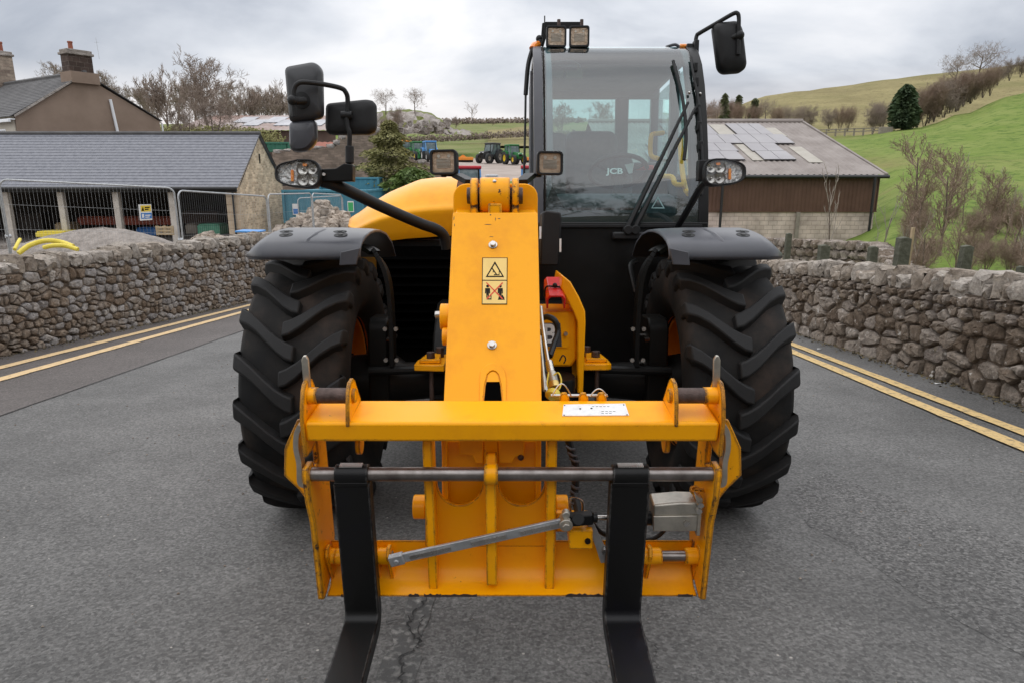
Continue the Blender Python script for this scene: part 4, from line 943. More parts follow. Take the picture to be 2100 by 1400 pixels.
def worklamp(px, py, Y, w, h, yaw, tiltz=0, mt='lens_work', parent=TH):
    c = rp(px, py, Y); Ml = Matrix.Translation(c) @ Matrix.Rotation(R(yaw), 4, 'Z') @ Matrix.Rotation(R(tiltz), 4, 'X')
    m = MB(); o_ = rrect(-w/2, w/2, -h/2, h/2, .016); i_ = rrect(-w*.41, w*.41, -h*.41, h*.41, .010); n = len(o_)
    for k_, y in ((1, -.005), (1, .02), (.93, .05), (.7, .085)): m.v += [Vector((x*k_, y, z*k_)) for x, z in o_]
    m.v += [Vector((x, -.005, z)) for x, z in i_] + [Vector((x, .012, z)) for x, z in i_]
    for r_ in range(3):
        for i in range(n): j = (i+1) % n; m.f.append((r_*n+i, r_*n+j, (r_+1)*n+j, (r_+1)*n+i))
    for i in range(n): j = (i+1) % n; m.f += [(i, 4*n+i, 4*n+j, j), (4*n+i, 5*n+i, 5*n+j, 4*n+j)]
    m.f.append(tuple(range(3*n, 4*n)))
    l_ = P('work_lamp', m, 'black_matt', parent, M=Ml, bev=.002)
    m = MB(); m.prism(i_, 'y', .004, .011); P('lamp_lens', m, mt, l_, M=Ml)
    m = MB()
    for k in range(7): m.box(-w*.26, w*.26, .001, .0035, -h*.22 + k*h*.055, -h*.22 + k*h*.055 + .0025)
    for x in (-w*.18, w*.2): m.cyl((x, .004, h*.24), (x, .0025, h*.24), .007, 8)
    P('lens_ribs', m, 'zinc', l_, M=Ml)
    return l_
worklamp(909, 333, 2.86, .112, .10, -10); worklamp(1128, 335, 2.86, .108, .095, 8)
for a_, b_ in (((910, 358), (965, 372)), ((1105, 358), (1070, 372))):
    m = MB(); m.tube([rp(a_[0], a_[1] - 4, 2.88), rp(a_[0], a_[1] + 6, 2.88)], .012, 8); m.obox(rp(a_[0], a_[1] + 1, 2.9), rp((a_[0]+b_[0])/2, a_[1] + 3, 2.88), .03, .01); m.obox(rp((a_[0]+b_[0])/2, a_[1] + 2, 2.88), rp(b_[0], b_[1] + 2, 2.8), .05, .02); P('lamp_bracket', m, 'black_paint', bev=.002)
# ---- cab
GLZ = [(3.98, 1.30), (3.985, 1.45), (4.01, 1.65), (4.05, 1.85), (4.11, 2.06), (4.18, 2.24), (4.26, 2.375), (4.35, 2.465), (4.45, 2.523), (4.58, 2.556)]
def glass_y(z):
    if z <= GLZ[0][1]: return GLZ[0][0]
    for (ya, za), (yb, zb_) in zip(GLZ, GLZ[1:]):
        if z <= zb_: return ya + (yb - ya) * (z - za) / (zb_ - za)
    return GLZ[-1][0]
def sp(px, py, off=0):                                 # point on the windscreen surface
    lo, hi = 3.5, 5.2
    for _ in range(40):
        mid = (lo + hi) / 2; q = rp(px, py, mid)
        if glass_y(q.z) > mid: lo = mid
        else: hi = mid
    q = rp(px, py, lo); return Vector((q.x, q.y + off, q.z))
CX0, CX1 = rp(1097, 300, 4.05).x, rp(1452, 420, 4.0).x
CYB = 5.45
cab = P('cab', MB().box(CX0 + .02, CX1 - .02, 4.02, CYB, .60, .72), 'chassis', bev=.01)
m = MB()
top, bot = sp(1112, 150), sp(1112, 440)
k0, k1 = sp(1130, 110).x, sp(1405, 110).x
gx0, gx1 = CX0 + .045, CX1 - .05
for x in (gx0, gx1): m.v += [Vector((x, y, z)) for y, z in GLZ]
n = len(GLZ); m.f = [(i, i + 1, n + i + 1, n + i) for i in range(n - 1)]
P('windscreen', m, 'glass', cab, ang=180)
# pillars follow the screen
def pillar(xa, xb, mt, off0, off1, zlo=0, nm='front_pillar'):
    m = MB(); pr = [(y + off0, z) for y, z in GLZ if z >= zlo]; m.prism(pr + [(y + off1, z - .004) for y, z in reversed([g for g in GLZ if g[1] >= zlo])], 'x', xa, xb); return P(nm, m, mt, cab, bev=.004)
pillar(CX0 - .005, CX0 + .048, 'dark_grey', -.012, .10); pillar(CX0 + .05, CX0 + .062, 'ink', -.006, .02)
pillar(CX0 + .066, CX0 + .105, 'dark_grey', .006, .06, nm='pillar_trim')
pillar(CX1 - .055, CX1, 'black_paint', -.012, .10); pillar(CX1 - .10, CX1 - .06, 'black_paint', .006, .06, nm='pillar_trim')
# printed black border at the foot of the screen
def border(pts, off=.004):
    m = MB(); q = [sp(*p, off) for p in pts]; m.v = q + [v + Vector((0, .004, 0)) for v in q]; n = len(q)
    m.f = [tuple(range(n)), tuple(range(2*n-1, n-1, -1))] + [(i, i+n, (i+1) % n + n, (i+1) % n) for i in range(n)]; P('screen_border', m, 'black_matt', cab, smooth=False)
border([(1108, 330), (1133, 330), (1135, 385), (1147, 410), (1167, 436), (1110, 452)]); border([(1167, 436), (1300, 437), (1300, 462), (1110, 462), (1110, 452)]); border([(1300, 437), (1392, 437), (1452, 452), (1452, 462), (1300, 462)])
border([(1392, 437), (1412, 415), (1418, 385), (1420, 330), (1440, 330), (1452, 452)])
# lower front bulkhead
m = MB(); m.box(CX0 + .01, CX1, 3.97, 4.04, .62, sp(1300, 456).z); fb = P('front_bulkhead', m, 'black_paint', cab, bev=.008)
m = MB(); a = rp(1150, 463, 3.96); b_ = rp(1440, 463, 3.96); m.box(a.x, b_.x, 3.955, 3.972, a.z - .012, a.z + .006); P('scuttle_rail', m, 'black_matt', cab, bev=.003)
for px0, px1 in ((1160, 1215), (1225, 1262), (1275, 1320)):
    m = MB(); q0, q1 = sp(px0, 428, .05), sp(px1, 428, .05); m.box(q0.x, q1.x, q0.y - .02, q0.y + .02, q0.z - .008, q0.z + .006); P('demister_vent', m, 'ink', cab)
# roof, rear frame, side frames
m = MB(); m.prism([(4.50, 2.532), (4.60, 2.553), (CYB, 2.535), (CYB + .06, 2.48), (CYB + .05, 2.47), (4.62, 2.47), (4.50, 2.50)], 'x', CX0, CX1); P('roof', m, 'dark_grey', cab, bev=.01)
m = MB(); m.box(CX0 + .05, CX1 - .05, 4.62, CYB - .03, 2.45, 2.463); P('roof_lining', m, 'lining', cab)
def bars(nm, segs, mt, w=.05):
    for a, b in segs:
        m = MB(); m.obox(a, b, w, w, (0, 1, 0) if abs(a[1]-b[1]) < .2 and abs(a[2]-b[2]) > .2 else (0, 0, 1)); P(nm, m, mt, cab, bev=.006)
bars('cab_frame', [((x, CYB, .7), (x, CYB + .03, 2.50)) for x in (CX0 + .03, CX1 - .03)] + [((x, 4.82, .7), (x, 4.86, 2.47)) for x in (CX0 + .02, CX1 - .02)], 'dark_grey', .06)
m = MB()
m.box(CX0, CX1, CYB - .02, CYB + .02, .7, 1.93); P('rear_panel', m, 'dark_grey', cab, bev=.01)
m = MB(); m.box(CX0, CX1, CYB - .02, CYB + .02, 2.40, 2.50); P('rear_header', m, 'lining', cab, bev=.01)
m = MB(); m.box(CX0 + .66, CX0 + .76, CYB - .03, CYB + .02, 1.9, 2.405); P('rear_mullion', m, 'lining', cab, bev=.01)
m = MB(); m.box(CX0 + .05, CX1 - .05, CYB + .006, CYB + .012, 1.93, 2.40); P('rear_window', m, 'glass_side', cab)
for x, nm in ((CX0 + .012, 'side_window'), (CX1 - .012, 'door_window')):
    m = MB(); m.prism([(4.14, 1.25), (4.18, 1.8), (4.28, 2.18), (4.46, 2.43), (CYB - .05, 2.43), (CYB - .05, 1.25)], 'x', x - .003, x + .003); P(nm, m, 'glass_side', cab)
for x in (CX0 + .012, CX1 - .012):
    m = MB(); m.box(x - .01, x + .01, 4.05, CYB, .68, 1.25); P('side_panel', m, 'black_paint', cab, bev=.006)
# interior
m = MB()
m.add([], [])
sx = (CX0 + CX1) / 2 + .02
def soft(nm, x0, x1, y0, y1, z0, z1, mt, r_=.05, par=cab): m = MB(); m.box(x0, x1, y0, y1, z0, z1); o = P(nm, m, mt, par, bev=0); b = o.modifiers.new('b', 'BEVEL'); b.width = r_; b.segments = 4; o.data.shade_smooth(); return o
soft('seat_base', sx - .25, sx + .25, 4.72, 5.22, 1.05, 1.22, 'seat'); soft('seat_back', sx - .26, sx + .13, 5.14, 5.28, 1.15, 2.13, 'seat', .09); soft('seat_side', CX0 + .06, sx - .27, 4.9, 5.35, 1.0, 2.08, 'seat', .04); soft('seat_wing', sx + .10, sx + .24, 5.12, 5.24, 1.15, 1.95, 'seat', .05)
soft('dashboard', CX0 + .10, CX1 - .14, 4.12, 4.42, .95, 1.62, 'seat', .06)
soft('console', CX1 - .28, CX1 - .1, 4.5, 5.2, .9, 1.3, 'seat', .05)
stw = Matrix.Translation((sx + .04, 4.55, 1.78)) @ Matrix.Rotation(R(-28), 4, 'X')
m = MB(); R0 = .185; m.tube([(R0*math.cos(2*math.pi*i/32), R0*math.sin(2*math.pi*i/32), 0) for i in range(33)], .015, 8, False)
for a in (90, 210, 330): m.tube([(0, 0, -.03), (R0*math.cos(R(a)), R0*math.sin(R(a)), 0)], .012, 6)
m.lathe([(.001, .0), (.05, -.005), (.05, -.04), (.001, -.05)], (0, 0, 0), (0, 0, 1), 16); P('steering_wheel', m, 'black_matt', cab, M=stw)
m = MB(); m.tube([(sx + .04, 4.53, 1.74), (sx, 4.34, 1.1)], .035, 10); P('steering_column', m, 'black_matt', cab)
m = MB(); m.tube(smooth_path([(sx + .3, 5.0, 1.25), (sx + .31, 4.9, 1.45), (sx + .31, 4.86, 1.55)]), .012, 8); m.ball((sx + .31, 4.86, 1.58), .032, 8); P('joystick', m, 'black_matt', cab)
for pts in ([(1340, 275, 4.9), (1335, 283, 4.9), (1335, 318, 4.9), (1350, 326, 4.85)], [(1395, 285, 4.6), (1398, 340, 4.5), (1405, 385, 4.4), (1412, 398, 4.3)], [(1340, 275, 4.9), (1360, 273, 4.95)], [(1355, 362, 4.5), (1378, 364, 4.45), (1385, 378, 4.4), (1405, 380, 4.35)]):
    m = MB(); m.tube(smooth_path([rp(*p) for p in pts]), .017, 8); P('grab_rail', m, 'yellow', cab)
m = MB(); q = rp(1322, 344, 4.5); m.box(q.x - .05, q.x + .06, q.y, q.y + .05, q.z - .015, q.z + .015); P('control_lever', m, 'red', cab, bev=.008)
m = MB(); q0 = rp(1281, 338, 4.42); m.add([(q0.x, q0.y, q0.z), (q0.x + .06, q0.y, q0.z + .01), (q0.x + .055, q0.y + .03, q0.z - .05), (q0.x + .03, q0.y + .02, q0.z - .055)], [(0, 1, 2, 3)]); P('paper_tag', m, 'white', cab)
c = rp(1261, 352, 4.105); text('JCB', .045, cab, Matrix.Translation(c), 'white', ext=.0003, sx=1.35)
# sun visor glasses hanging at the top left of the screen
for pts in ([(1122, 138), (1160, 140), (1154, 156), (1146, 163), (1118, 152)], [(1160, 141), (1192, 142), (1196, 147), (1195, 161), (1160, 161)]):
    m = MB(); q = [rp(px, py, 4.38) for px, py in pts]; m.prism([(p.x, p.z) for p in q], 'y', 4.38, 4.388); P('sun_visor', m, 'mirror_brown', cab)
m = MB(); m.tube(smooth_path([rp(1114, 134, 4.37), rp(1140, 128, 4.37), rp(1165, 126, 4.38), rp(1185, 132, 4.38), rp(1190, 141, 4.38)]), .006, 6); m.tube([rp(1112, 136, 4.37), rp(1160, 139, 4.375), rp(1183, 139, 4.375)], .01, 6); m.tube([rp(1112, 128, 4.36), rp(1116, 146, 4.36)], .022, 6); P('visor_arm', m, 'black_matt', cab)
M['sticker'] = mat('teal_sticker', (.22, .36, .37), rough=.4)
# warning triangle on the glass
tri = [sp(1349, 403, -.003), sp(1363, 428, -.003), sp(1335, 428, -.003)]; ti = [sp(1349, 408, -.003), sp(1359.5, 426, -.003), sp(1338.5, 426, -.003)]
m = MB(); m.v = tri + ti; m.f = [(0, 1, 4, 3), (1, 2, 5, 4), (2, 0, 3, 5)]; P('glass_sticker', m, 'sticker', cab, smooth=False)
# wipers
for a, b_ in (((1285, 468), (1408, 213)), ((1300, 468), (1424, 222))):
    m = MB(); n_ = 10; pts = [sp(a[0] + (b_[0]-a[0])*i/n_, a[1] + (b_[1]-a[1])*i/n_, -.035) for i in range(n_ + 1)]; m.tube(pts, [.017, .016, .013, .012, .011, .010, .010, .010, .009, .009, .008], 6); P('wiper_arm', m, 'black_matt', cab)
m = MB(); pts = [sp(px, py, -.03) for px, py in ((1378, 128), (1394, 190), (1402, 240), (1404, 290), (1400, 330))]; m.tube(smooth_path(pts), .010, 6); P('wiper_blade', m, 'black_matt', cab)
for px in (1286, 1301):
    m = MB(); q = rp(px, 472, 3.95); m.cyl((q.x, 3.97, q.z), (q.x, 3.90, q.z), .026, 14); P('wiper_spindle', m, 'black_matt', cab, bev=.004)
m = MB(); a = rp(1255, 492, 3.95); b_ = rp(1345, 476, 3.95); m.box(a.x, b_.x, 3.92, 3.97, a.z, b_.z); P('wiper_motor_cover', m, 'black_matt', cab, bev=.01)
# hoses and catches on the right pillar
m = MB(); m.tube(smooth_path([sp(px, py, -.03) for px, py in ((1414, 120), (1420, 160), (1428, 200), (1432, 240), (1436, 300), (1438, 360), (1436, 400))]), .008, 6); P('pillar_hose', m, 'black_matt', cab)
for px, py in ((1412, 192), (1434, 194)):
    m = MB(); q = sp(px, py, -.02); m.ball(q, .009, 6); P('pillar_screw', m, 'steel', cab)
for py in (140, 170, 225, 260, 300):
    m = MB(); q = sp(1424 + (py - 140) * .07, py, -.02); m.box(q.x - .012, q.x + .012, q.y - .015, q.y + .02, q.z - .025, q.z + .025); P('hose_clip', m, 'black_matt', cab, bev=.004)
# right lamp bracket rod
m = MB(); m.tube(smooth_path([rp(1455, 368, 3.38), rp(1440, 380, 3.45), rp(1425, 405, 3.6), rp(1405, 440, 3.8), rp(1388, 468, 3.94)]), .018, 10); m.box(rp(1440, 350, 3.38).x - .02, rp(1440, 350, 3.38).x + .02, 3.37, 3.42, rp(1440, 372, 3.4).z, rp(1440, 330, 3.4).z); P('lamp_arm', m, 'black_matt', cab, bev=.003)
# roof lamps on a bracket at the left corner
m = MB(); q0, q1 = rp(1111, 44, 4.55), rp(1194, 44, 4.55); m.prism([(rp(px, py, 4.55).x, rp(px, py, 4.55).z) for px, py in ((1112, 47), (1120, 44), (1193, 44), (1195, 56), (1160, 58), (1128, 58), (1122, 70), (1115, 95), (1108, 93), (1110, 70))], 'y', 4.56, 4.575); rb = P('roof_lamp_bracket', m, 'black_paint', cab, bev=.002)
for px, yaw in ((1141, 4), (1188, -4)):
    l_ = worklamp(px, 75, 4.45, .125, .125, yaw, mt='lens_work')
    m = MB(); q = rp(px + 5, 47, 4.5); m.cyl((q.x, q.y, q.z - .02), (q.x, q.y, q.z + .018), .011, 8); P('lamp_bolt', m, 'rust', cab)
m = MB(); m.tube([rp(1117, 70, 4.56), rp(1117, 33, 4.56)], .004, 6); P('aerial_stub', m, 'black_matt', cab)
m = MB(); m.ball(rp(1106, 80, 4.53), .022, 8); m.cyl(rp(1104, 95, 4.5), rp(1108, 82, 4.53), .016, 8); P('bracket_joint', m, 'black_matt', cab)
m = MB(); m.tube(smooth_path([rp(1103, 92, 4.5), rp(1096, 94, 4.47), rp(1092, 101, 4.45)]), .022, 10); P('grab_cap', m, 'amber', cab)
hose('aerial', [(1092, 101, 4.45), (1083, 135, 4.42), (1078, 195, 4.4)], .014, 'black_matt', cab)
hose('aerial_whip', [(1078, 192, 4.4), (1077, 260, 4.35), (1075, 345, 4.3), (1075, 372, 4.28)], .007, 'black_matt', cab)
# right mirror on the roof corner
m = MB(); m.tube(smooth_path([rp(1426, 110, 4.45), rp(1427, 84, 4.45), rp(1429, 74, 4.45), rp(1434, 69, 4.44), rp(1470, 48, 4.4), rp(1503, 29, 4.36), rp(1512, 28, 4.35), rp(1515, 36, 4.35), rp(1515, 60, 4.35), rp(1514, 112, 4.35)], 4), .0125, 10); ms = P('mirror_stay', m, 'black_matt', cab)
m = MB(); a, b_ = rp(1421, 112, 4.45), rp(1432, 84, 4.45); m.box(a.x, b_.x, 4.42, 4.48, a.z, b_.z); m.box(rp(1408, 100, 4.45).x, a.x + .01, 4.44, 4.47, rp(1408, 108, 4.45).z, rp(1408, 90, 4.45).z); P('mirror_mount', m, 'black_matt', cab, bev=.006)
m = MB(); m.tube([rp(1407, 95, 4.47), rp(1394, 95, 4.47)], .014, 8); P('marker_lamp', m, 'amber', cab)
m = MB(); m.tube(smooth_path([rp(1393, 97, 4.47), rp(1384, 92, 4.47), rp(1366, 97, 4.5)]), .009, 6); P('lamp_lead', m, 'dark_grey', cab)
mirror('roof_mirror', [(1461, 55), (1470, 47), (1512, 43), (1522, 60), (1531, 138), (1520, 149), (1482, 152), (1472, 142)], 4.40, .075)
m = MB(); m.cyl(rp(1498, 79, 4.38), rp(1516, 73, 4.35), .020, 12); m.ball(rp(1517, 73, 4.35), .028, 8); P('mirror_clamp', m, 'black_matt', cab)
# black box between boom and cab, small reflectors
m = MB(); q = [rp(px, py, 3.55) for px, py in ((1112, 436), (1120, 432), (1150, 436), (1152, 450), (1146, 545), (1108, 545))]; m.prism([(p.x, p.z) for p in q], 'y', 3.55, 3.85); P('junction_box', m, 'black_matt', bev=.008)
for px, y0, y1 in ((1108, 465, 490), (1149, 490, 517)):
    m = MB(); a, b_ = rp(px - 2, y1, 3.5), rp(px + 2, y0, 3.5); m.box(a.x, b_.x, 3.49, 3.5, a.z, b_.z); P('reflective_strip', m, 'white')
m = MB(); m.tube(smooth_path([rp(1305, 535, 3.75), rp(1293, 545, 3.7), rp(1298, 575, 3.65), rp(1304, 600, 3.62)]), .014, 8); P('grab_handle', m, 'black_paint', cab)

# ------------------------------------------------------------------ pallet-fork carriage, tipped forward
KF = Frame((0, 1.96, .165), 9.5)
def K(name, mb, mt, parent=None, **kw): return part(name, mb, M[mt], parent or CAR, M=KF.M, **kw)
x_ = lambda px, py, y=0: KF.x(px, py, y)
zc_ = lambda py, y=0, px=1050: KF.h(py, y, px)
zBar = zc_(971, .02)
XP = .5 * (abs(x_(632, 1000)) + abs(x_(1470, 1000)))
# back plate with the two U cut-outs is the carriage's own mesh
yb = .125
def kp(px, py, y=yb): q = KF.y(px, py, y); return (q.x, q.z)
outl = [kp(872, 1120), kp(872, 962)]
for c0 in (943, 1070):
    outl += [kp(c0 - 47, 962)] + [kp(c0 - 47*math.cos(math.pi*i/14), 988 + 48*math.sin(math.pi*i/14)) for i in range(15)] + [kp(c0 + 47, 962)]
outl += [kp(1140, 962), kp(1140, 1120)]
m = MB(); m.prism(outl, 'y', yb, yb + .014)
CAR = part('fork_carriage', m, M['yellow_worn'], TH, M=KF.M, bev=.002)
# bottom angle plate with rolled lip
zA, zB_, zC = zc_(1108, yb), zc_(1180, .09), zc_(1222, .03)
pr = [(yb + .002, zA), (yb - .002, zB_ + .03), (yb - .015, zB_ + .005), (.075, zB_ - .025), (.03, zC)]
m = MB(); m.prism(pr + [(y + .014, z - .008) for y, z in reversed(pr)], 'x', -XP + .012, XP - .012); K('base_plate', m, 'yellow_worn', bev=.003)
rng = random.Random(14)
for p0, p1 in ((838, 860), (870, 905), (905, 978), (1160, 1205), (1205, 1250), (700, 715), (1390, 1420)):
    a, b_ = x_(p0, 1222, .03), x_(p1, 1222, .03); n_ = 9; tops = [zC + rng.uniform(.0, .008) for _ in range(n_)]
    m = MB(); m.prism([(a, zC + .0005), (b_, zC + .0005)] + [(b_ + (a - b_)*k/(n_ - 1), tops[k] + .005) for k in range(n_)], 'y', .0275, .0295); K('paint_chip', m, 'rust', smooth=False)
# ribs
for p0, p1, top_, bot_, yf in ((872, 891, 905, 1198, .062), (1120, 1140, 905, 1198, .062), (996, 1018, 960, 1198, .040)):
    a, b_ = x_(p0, 1050, yf), x_(p1, 1050, yf)
    m = MB(); zt_ = zc_(top_, yf); z1 = zc_(bot_, yf); m.prism([(yf, z1), (yf, zt_ - .02), (yf + .012, zt_), (yb + .02, zt_), (yb + .02, z1 + .05), (.095, z1 - .008), (.062, z1 - .02)], 'x', a, b_); K('rib', m, 'yellow_worn', bev=.003)
m = MB(); a, b_ = x_(992, 971, -.01), x_(1021, 971, -.01); m.lathe([(.0225, a), (.030, a), (.030, b_), (.0225, b_)], (0, .02, zBar), (1, 0, 0), 24, R(0), R(360)); K('bar_saddle', m, 'yellow_chipped', bev=.002)
# round bar the forks hang from
m = MB(); m.cyl((-XP, .02, zBar), (XP, .02, zBar), .0205, 28); K('fork_bar', m, 'bar')
# top beam
zT, zU = zc_(866), zc_(906)
yT = KF.z(1050, 819, zT).y
xb = XP * .985
m = MB(); m.box(-xb, xb, 0, yT, zU, zT); K('cross_beam', m, 'yellow_worn', bev=.009)
# data plate
q = [KF.z(px, py, zT + .002) for px, py in ((1156, 829), (1282, 827), (1290, 851), (1153, 852))]
m = MB(); m.prism([(p.x, p.y) for p in q], 'z', zT + .0005, zT + .003); dp = K('data_plate', m, 'plate')
for px, py, r_ in ((1190, 837, .003), (1213, 836, .003), (1158, 830, .002), (1279, 829, .002), (1286, 849, .002), (1157, 850, .002)):
    p = KF.z(px, py, zT + .004); m = MB(); m.cyl((p.x, p.y, zT + .003), (p.x, p.y, zT + .0045), r_, 8); K('plate_rivet', m, 'ink', dp)
for py, n_ in ((832, 5), (842, 4), (846, 3)):
    p = KF.z(1255 if py > 840 else 1235, py, zT + .004); m = MB()
    for k in range(n_): m.box(p.x - .03 + k*.011, p.x - .023 + k*.011, p.y - .001, p.y + .001, zT + .003, zT + .0034)
    K('plate_print', m, 'ink', dp)
# lugs and upper pins
for s, ins, outs in ((-1, (712, 860), (619, 860)), (1, (1388, 860), (1484, 860))):
    for nm, (px, py) in (('inner_lug', ins), ('outer_lug', outs)):
        x0 = x_(px, py, 0); t = .011; hz = zc_(781, .06) + (0 if nm == 'inner_lug' else .0)
        pr = [(-.004, zT - .012), (.012, hz - .05), (.03, hz - .015), (.05, hz), (.085, hz), (.105, hz - .015), (yT, zT)]
        if nm == 'outer_lug': pr = [(-.006, zU - .045), (-.006, zT), (.010, hz - .05), (.03, hz - .015), (.05, hz), (.085, hz), (.115, hz - .015), (yT + .01, zT), (yT + .01, zU - .03), (.05, zU - .05)]
        m = MB(); m.prism(pr, 'x', x0 - t/2, x0 + t/2); K(nm, m, 'yellow_chipped', bev=.003)
    xo, xi = x_(*outs, 0), x_(*ins, 0); zp = zc_(811, .06); yp = .062
    m = MB(); m.cyl((xo, yp, zp), (xi, yp, zp), .0225, 24); K('upper_pin', m, 'rust', bev=.003)
    f = .26 if s < 0 else .34
    m = MB(); m.cyl((xo, yp, zp), (xo + (xi - xo)*f, yp, zp), .0245, 24); K('pin_sleeve', m, 'yellow_chipped', bev=.002)
    m = MB(); m.cyl((xi + s*-.002, yp, zp), (xi - s*.014, yp, zp), .021, 24); K('pin_end', m, 'yellow_chipped', bev=.002)
    m = MB(); m.lathe([(.012, 0), (.024, 0), (.022, .006), (.012, .007)], (xi, yp, zp), (-s, 0, 0), 20); K('pin_ring', m, 'yellow_worn')
    # flared guard outside the latch
    g = [(617, 858), (608, 862), (583, 918), (582, 975), (612, 1003), (640, 1040), (650, 1042), (640, 1000), (622, 960), (622, 900)]
    if s > 0: g = [(2100 - px + 3, py) for px, py in g]
    m = MB(); m.prism([kp(px, py, .05) for px, py in g], 'y', .05, .062); K('latch_guard', m, 'yellow_chipped', bev=.003)
    # grey latch lever, loop below and handle above
    lv = [(619, 868), (611, 885), (610, 915), (616, 945), (618, 985), (630, 988)]; hd = [(629, 782), (628, 770), (624, 735), (625, 728)]
    if s > 0: lv = [(2100 - px, py) for px, py in lv]; hd = [(1471, 782), (1470, 770), (1471, 735), (1470, 728)]
    m = ribbon(smooth_path([KF.y(px, py, .025) for px, py in lv], 6), .015, .010, .042)
    K('latch_lever', m, 'zinc', bev=.002)
    m = MB(); a, b_ = KF.y(*hd[0], .075), KF.y(*hd[3], .075); m.prism([(a.x - .009, a.z - .05), (a.x + .010, a.z - .05), (b_.x + .010, b_.z - .012), (b_.x + .004, b_.z), (b_.x - .003, b_.z), (b_.x - .009, b_.z - .012)], 'y', .068, .080); K('latch_handle', m, 'zinc', bev=.002)
    # lower side plate and post behind it
    X = s * XP
    m = MB(); zt_ = zBar + .025; pr = [(-.012, zBar + .015), (-.004, zBar + .03), (.045, zBar + .03), (.06, zBar + .0), (.10, zBar - .01), (.10, zU + .01), (.19, zU + .01), (.19, zA - .02), (.14, zC + .03), (.03, zC - .006), (.010, zC + .004), (.010, zBar - .16), (-.012, zBar - .07)]
    m.prism(pr, 'x', X - .009, X + .009); K('side_plate', m, 'yellow_chipped', bev=.003)
# lower pivot rod with sleeves and collars
zR = zc_(1139, .085); yR = .085
m = MB(); m.cyl((-XP - .018, yR, zR), (x_(806, 1139, yR), yR, zR), .0165, 20); K('pivot_rod', m, 'bar')
m = MB(); m.cyl((x_(1296, 1139, yR), yR, zR), (XP + .018, yR, zR), .0165, 20); K('pivot_rod', m, 'bar')
for p0, p1, r_ in ((650, 690, .024), (690, 802, .026), (1300, 1356, .026), (1404, 1440, .026)):
    m = MB(); m.cyl((x_(p0, 1139, yR), yR, zR), (x_(p1, 1139, yR), yR, zR), r_, 20); K('rod_sleeve', m, 'yellow_worn', bev=.003)
for px in (676, 772, 800, 1330, 1432):
    a = x_(px, 1139, yR); m = MB(); m.prism([(.05, zR + .02), (.065, zR + .042), (.09, zR + .04), (yb, zR - .02), (yb, zB_ - .0), (.095, zB_ - .02), (.07, zR - .03)], 'x', a - .006, a + .006); K('gusset', m, 'yellow_worn', bev=.002)
# hinge bosses
for p0, p1 in ((850, 876), (1138, 1163)):
    a, b_ = x_(p0, 1038, .18), x_(p1, 1038, .18); m = MB(); m.cyl((a, .165, zc_(1038, .165)), (b_, .165, zc_(1038, .165)), .038, 24); K('hinge_boss', m, 'yellow', bev=.004)
# coupler behind: end of the boom with its rounded cheeks
yk = .175
m = MB(); m.prism([kp(906, 902, yk), kp(906, 1040, yk), kp(915, 1052, yk), kp(1098, 1052, yk), kp(1110, 1040, yk), kp(1110, 902, yk)], 'y', yk, yk + .05); ck = K('coupler', m, 'yellow', bev=.006)
for pts in ([(940, 902), (940, 932), (968, 934), (974, 950), (992, 950), (992, 902)], [(1022, 902), (1022, 950), (1050, 950), (1058, 936), (1076, 934), (1076, 902)], [(993, 902), (993, 958), (1021, 958), (1021, 902)]):
    m = MB(); m.prism([kp(px, py, yk - .03) for px, py in pts], 'y', yk - .03, yk - .012); K('coupler_tooth', m, 'yellow', ck, bev=.004)
m = MB(); m.ball(KF.y(1068, 937, yk - .03), .010, 6); K('coupler_bolt', m, 'rust', ck)
for px in (912, 1104): m = MB(); a = x_(px, 950, yk - .03); m.box(a - .008, a + .008, yk - .03, yk, zc_(1045, yk - .03), zc_(900, yk - .03)); K('coupler_flange', m, 'yellow', ck, bev=.003)
# small pin tabs on the back of the beam
for px in (1156, 1195, 1232):
    q = KF.z(px, 818, zT); m = MB(); m.prism([(q.x - .012, zT - .01), (q.x - .012, zT + .012), (q.x - .006, zT + .022), (q.x + .008, zT + .022), (q.x + .016, zT + .006), (q.x + .018, zT - .01)], 'y', q.y - .006, q.y + .006); K('pin_tab', m, 'yellow_worn', bev=.002)
q0, q1 = KF.z(1130, 818, zT), KF.z(1246, 818, zT); m = MB(); m.cyl((q0.x, q0.y + .01, zT + .008), (q1.x, q1.y + .01, zT + .008), .005, 10); K('retaining_pin', m, 'steel')
for a, b_ in ((1132, 1172), (1210, 1246)):
    m = MB(); pts = [KF.y(a + (b_-a)*i/10, 812 - 26*math.sin(math.pi*i/10) * (1 if a < 1200 else .6), yT) for i in range(11)]; m.tube(pts, .0022, 5); K('pin_ring', m, 'steel')
# diagonal strut
a, b_ = KF.y(806, 1147, .02), KF.y(1160, 1069, .02); m = MB(); d = (b_ - a).normalized()
m.obox(a, b_, .010, .030, (0, 0, 1)); st = K('locking_strut', m, 'galv', bev=.002)
for t0, t1 in ((.10, .34), (.46, .66), (.74, .96)):
    m = MB(); m.obox(a.lerp(b_, t0) + Vector((0, -.007, 0)), a.lerp(b_, t1) + Vector((0, -.007, 0)), .003, .011, (0, 0, 1)); K('worn_patch', m, 'steel', st)
m = MB(); m.obox(a + Vector((-.01, .0, -.004)), a + d*.035, .022, .034, (0, 0, 1)); m.cyl(a + Vector((.012, -.016, 0)), a + Vector((.012, .02, 0)), .009, 10); K('strut_end', m, 'galv', st, bev=.003)
c = b_; m = MB(); m.cyl(c + Vector((0, -.022, 0)), c + Vector((0, .02, 0)), .020, 18); m.cyl(c + Vector((0, -.032, 0)), c + Vector((0, -.022, 0)), .013, 6); m.cyl(c + Vector((.0, -.012, .028)), c + Vector((0, .01, .028)), .012, 12); K('strut_bolt', m, 'zinc', st, bev=.002)
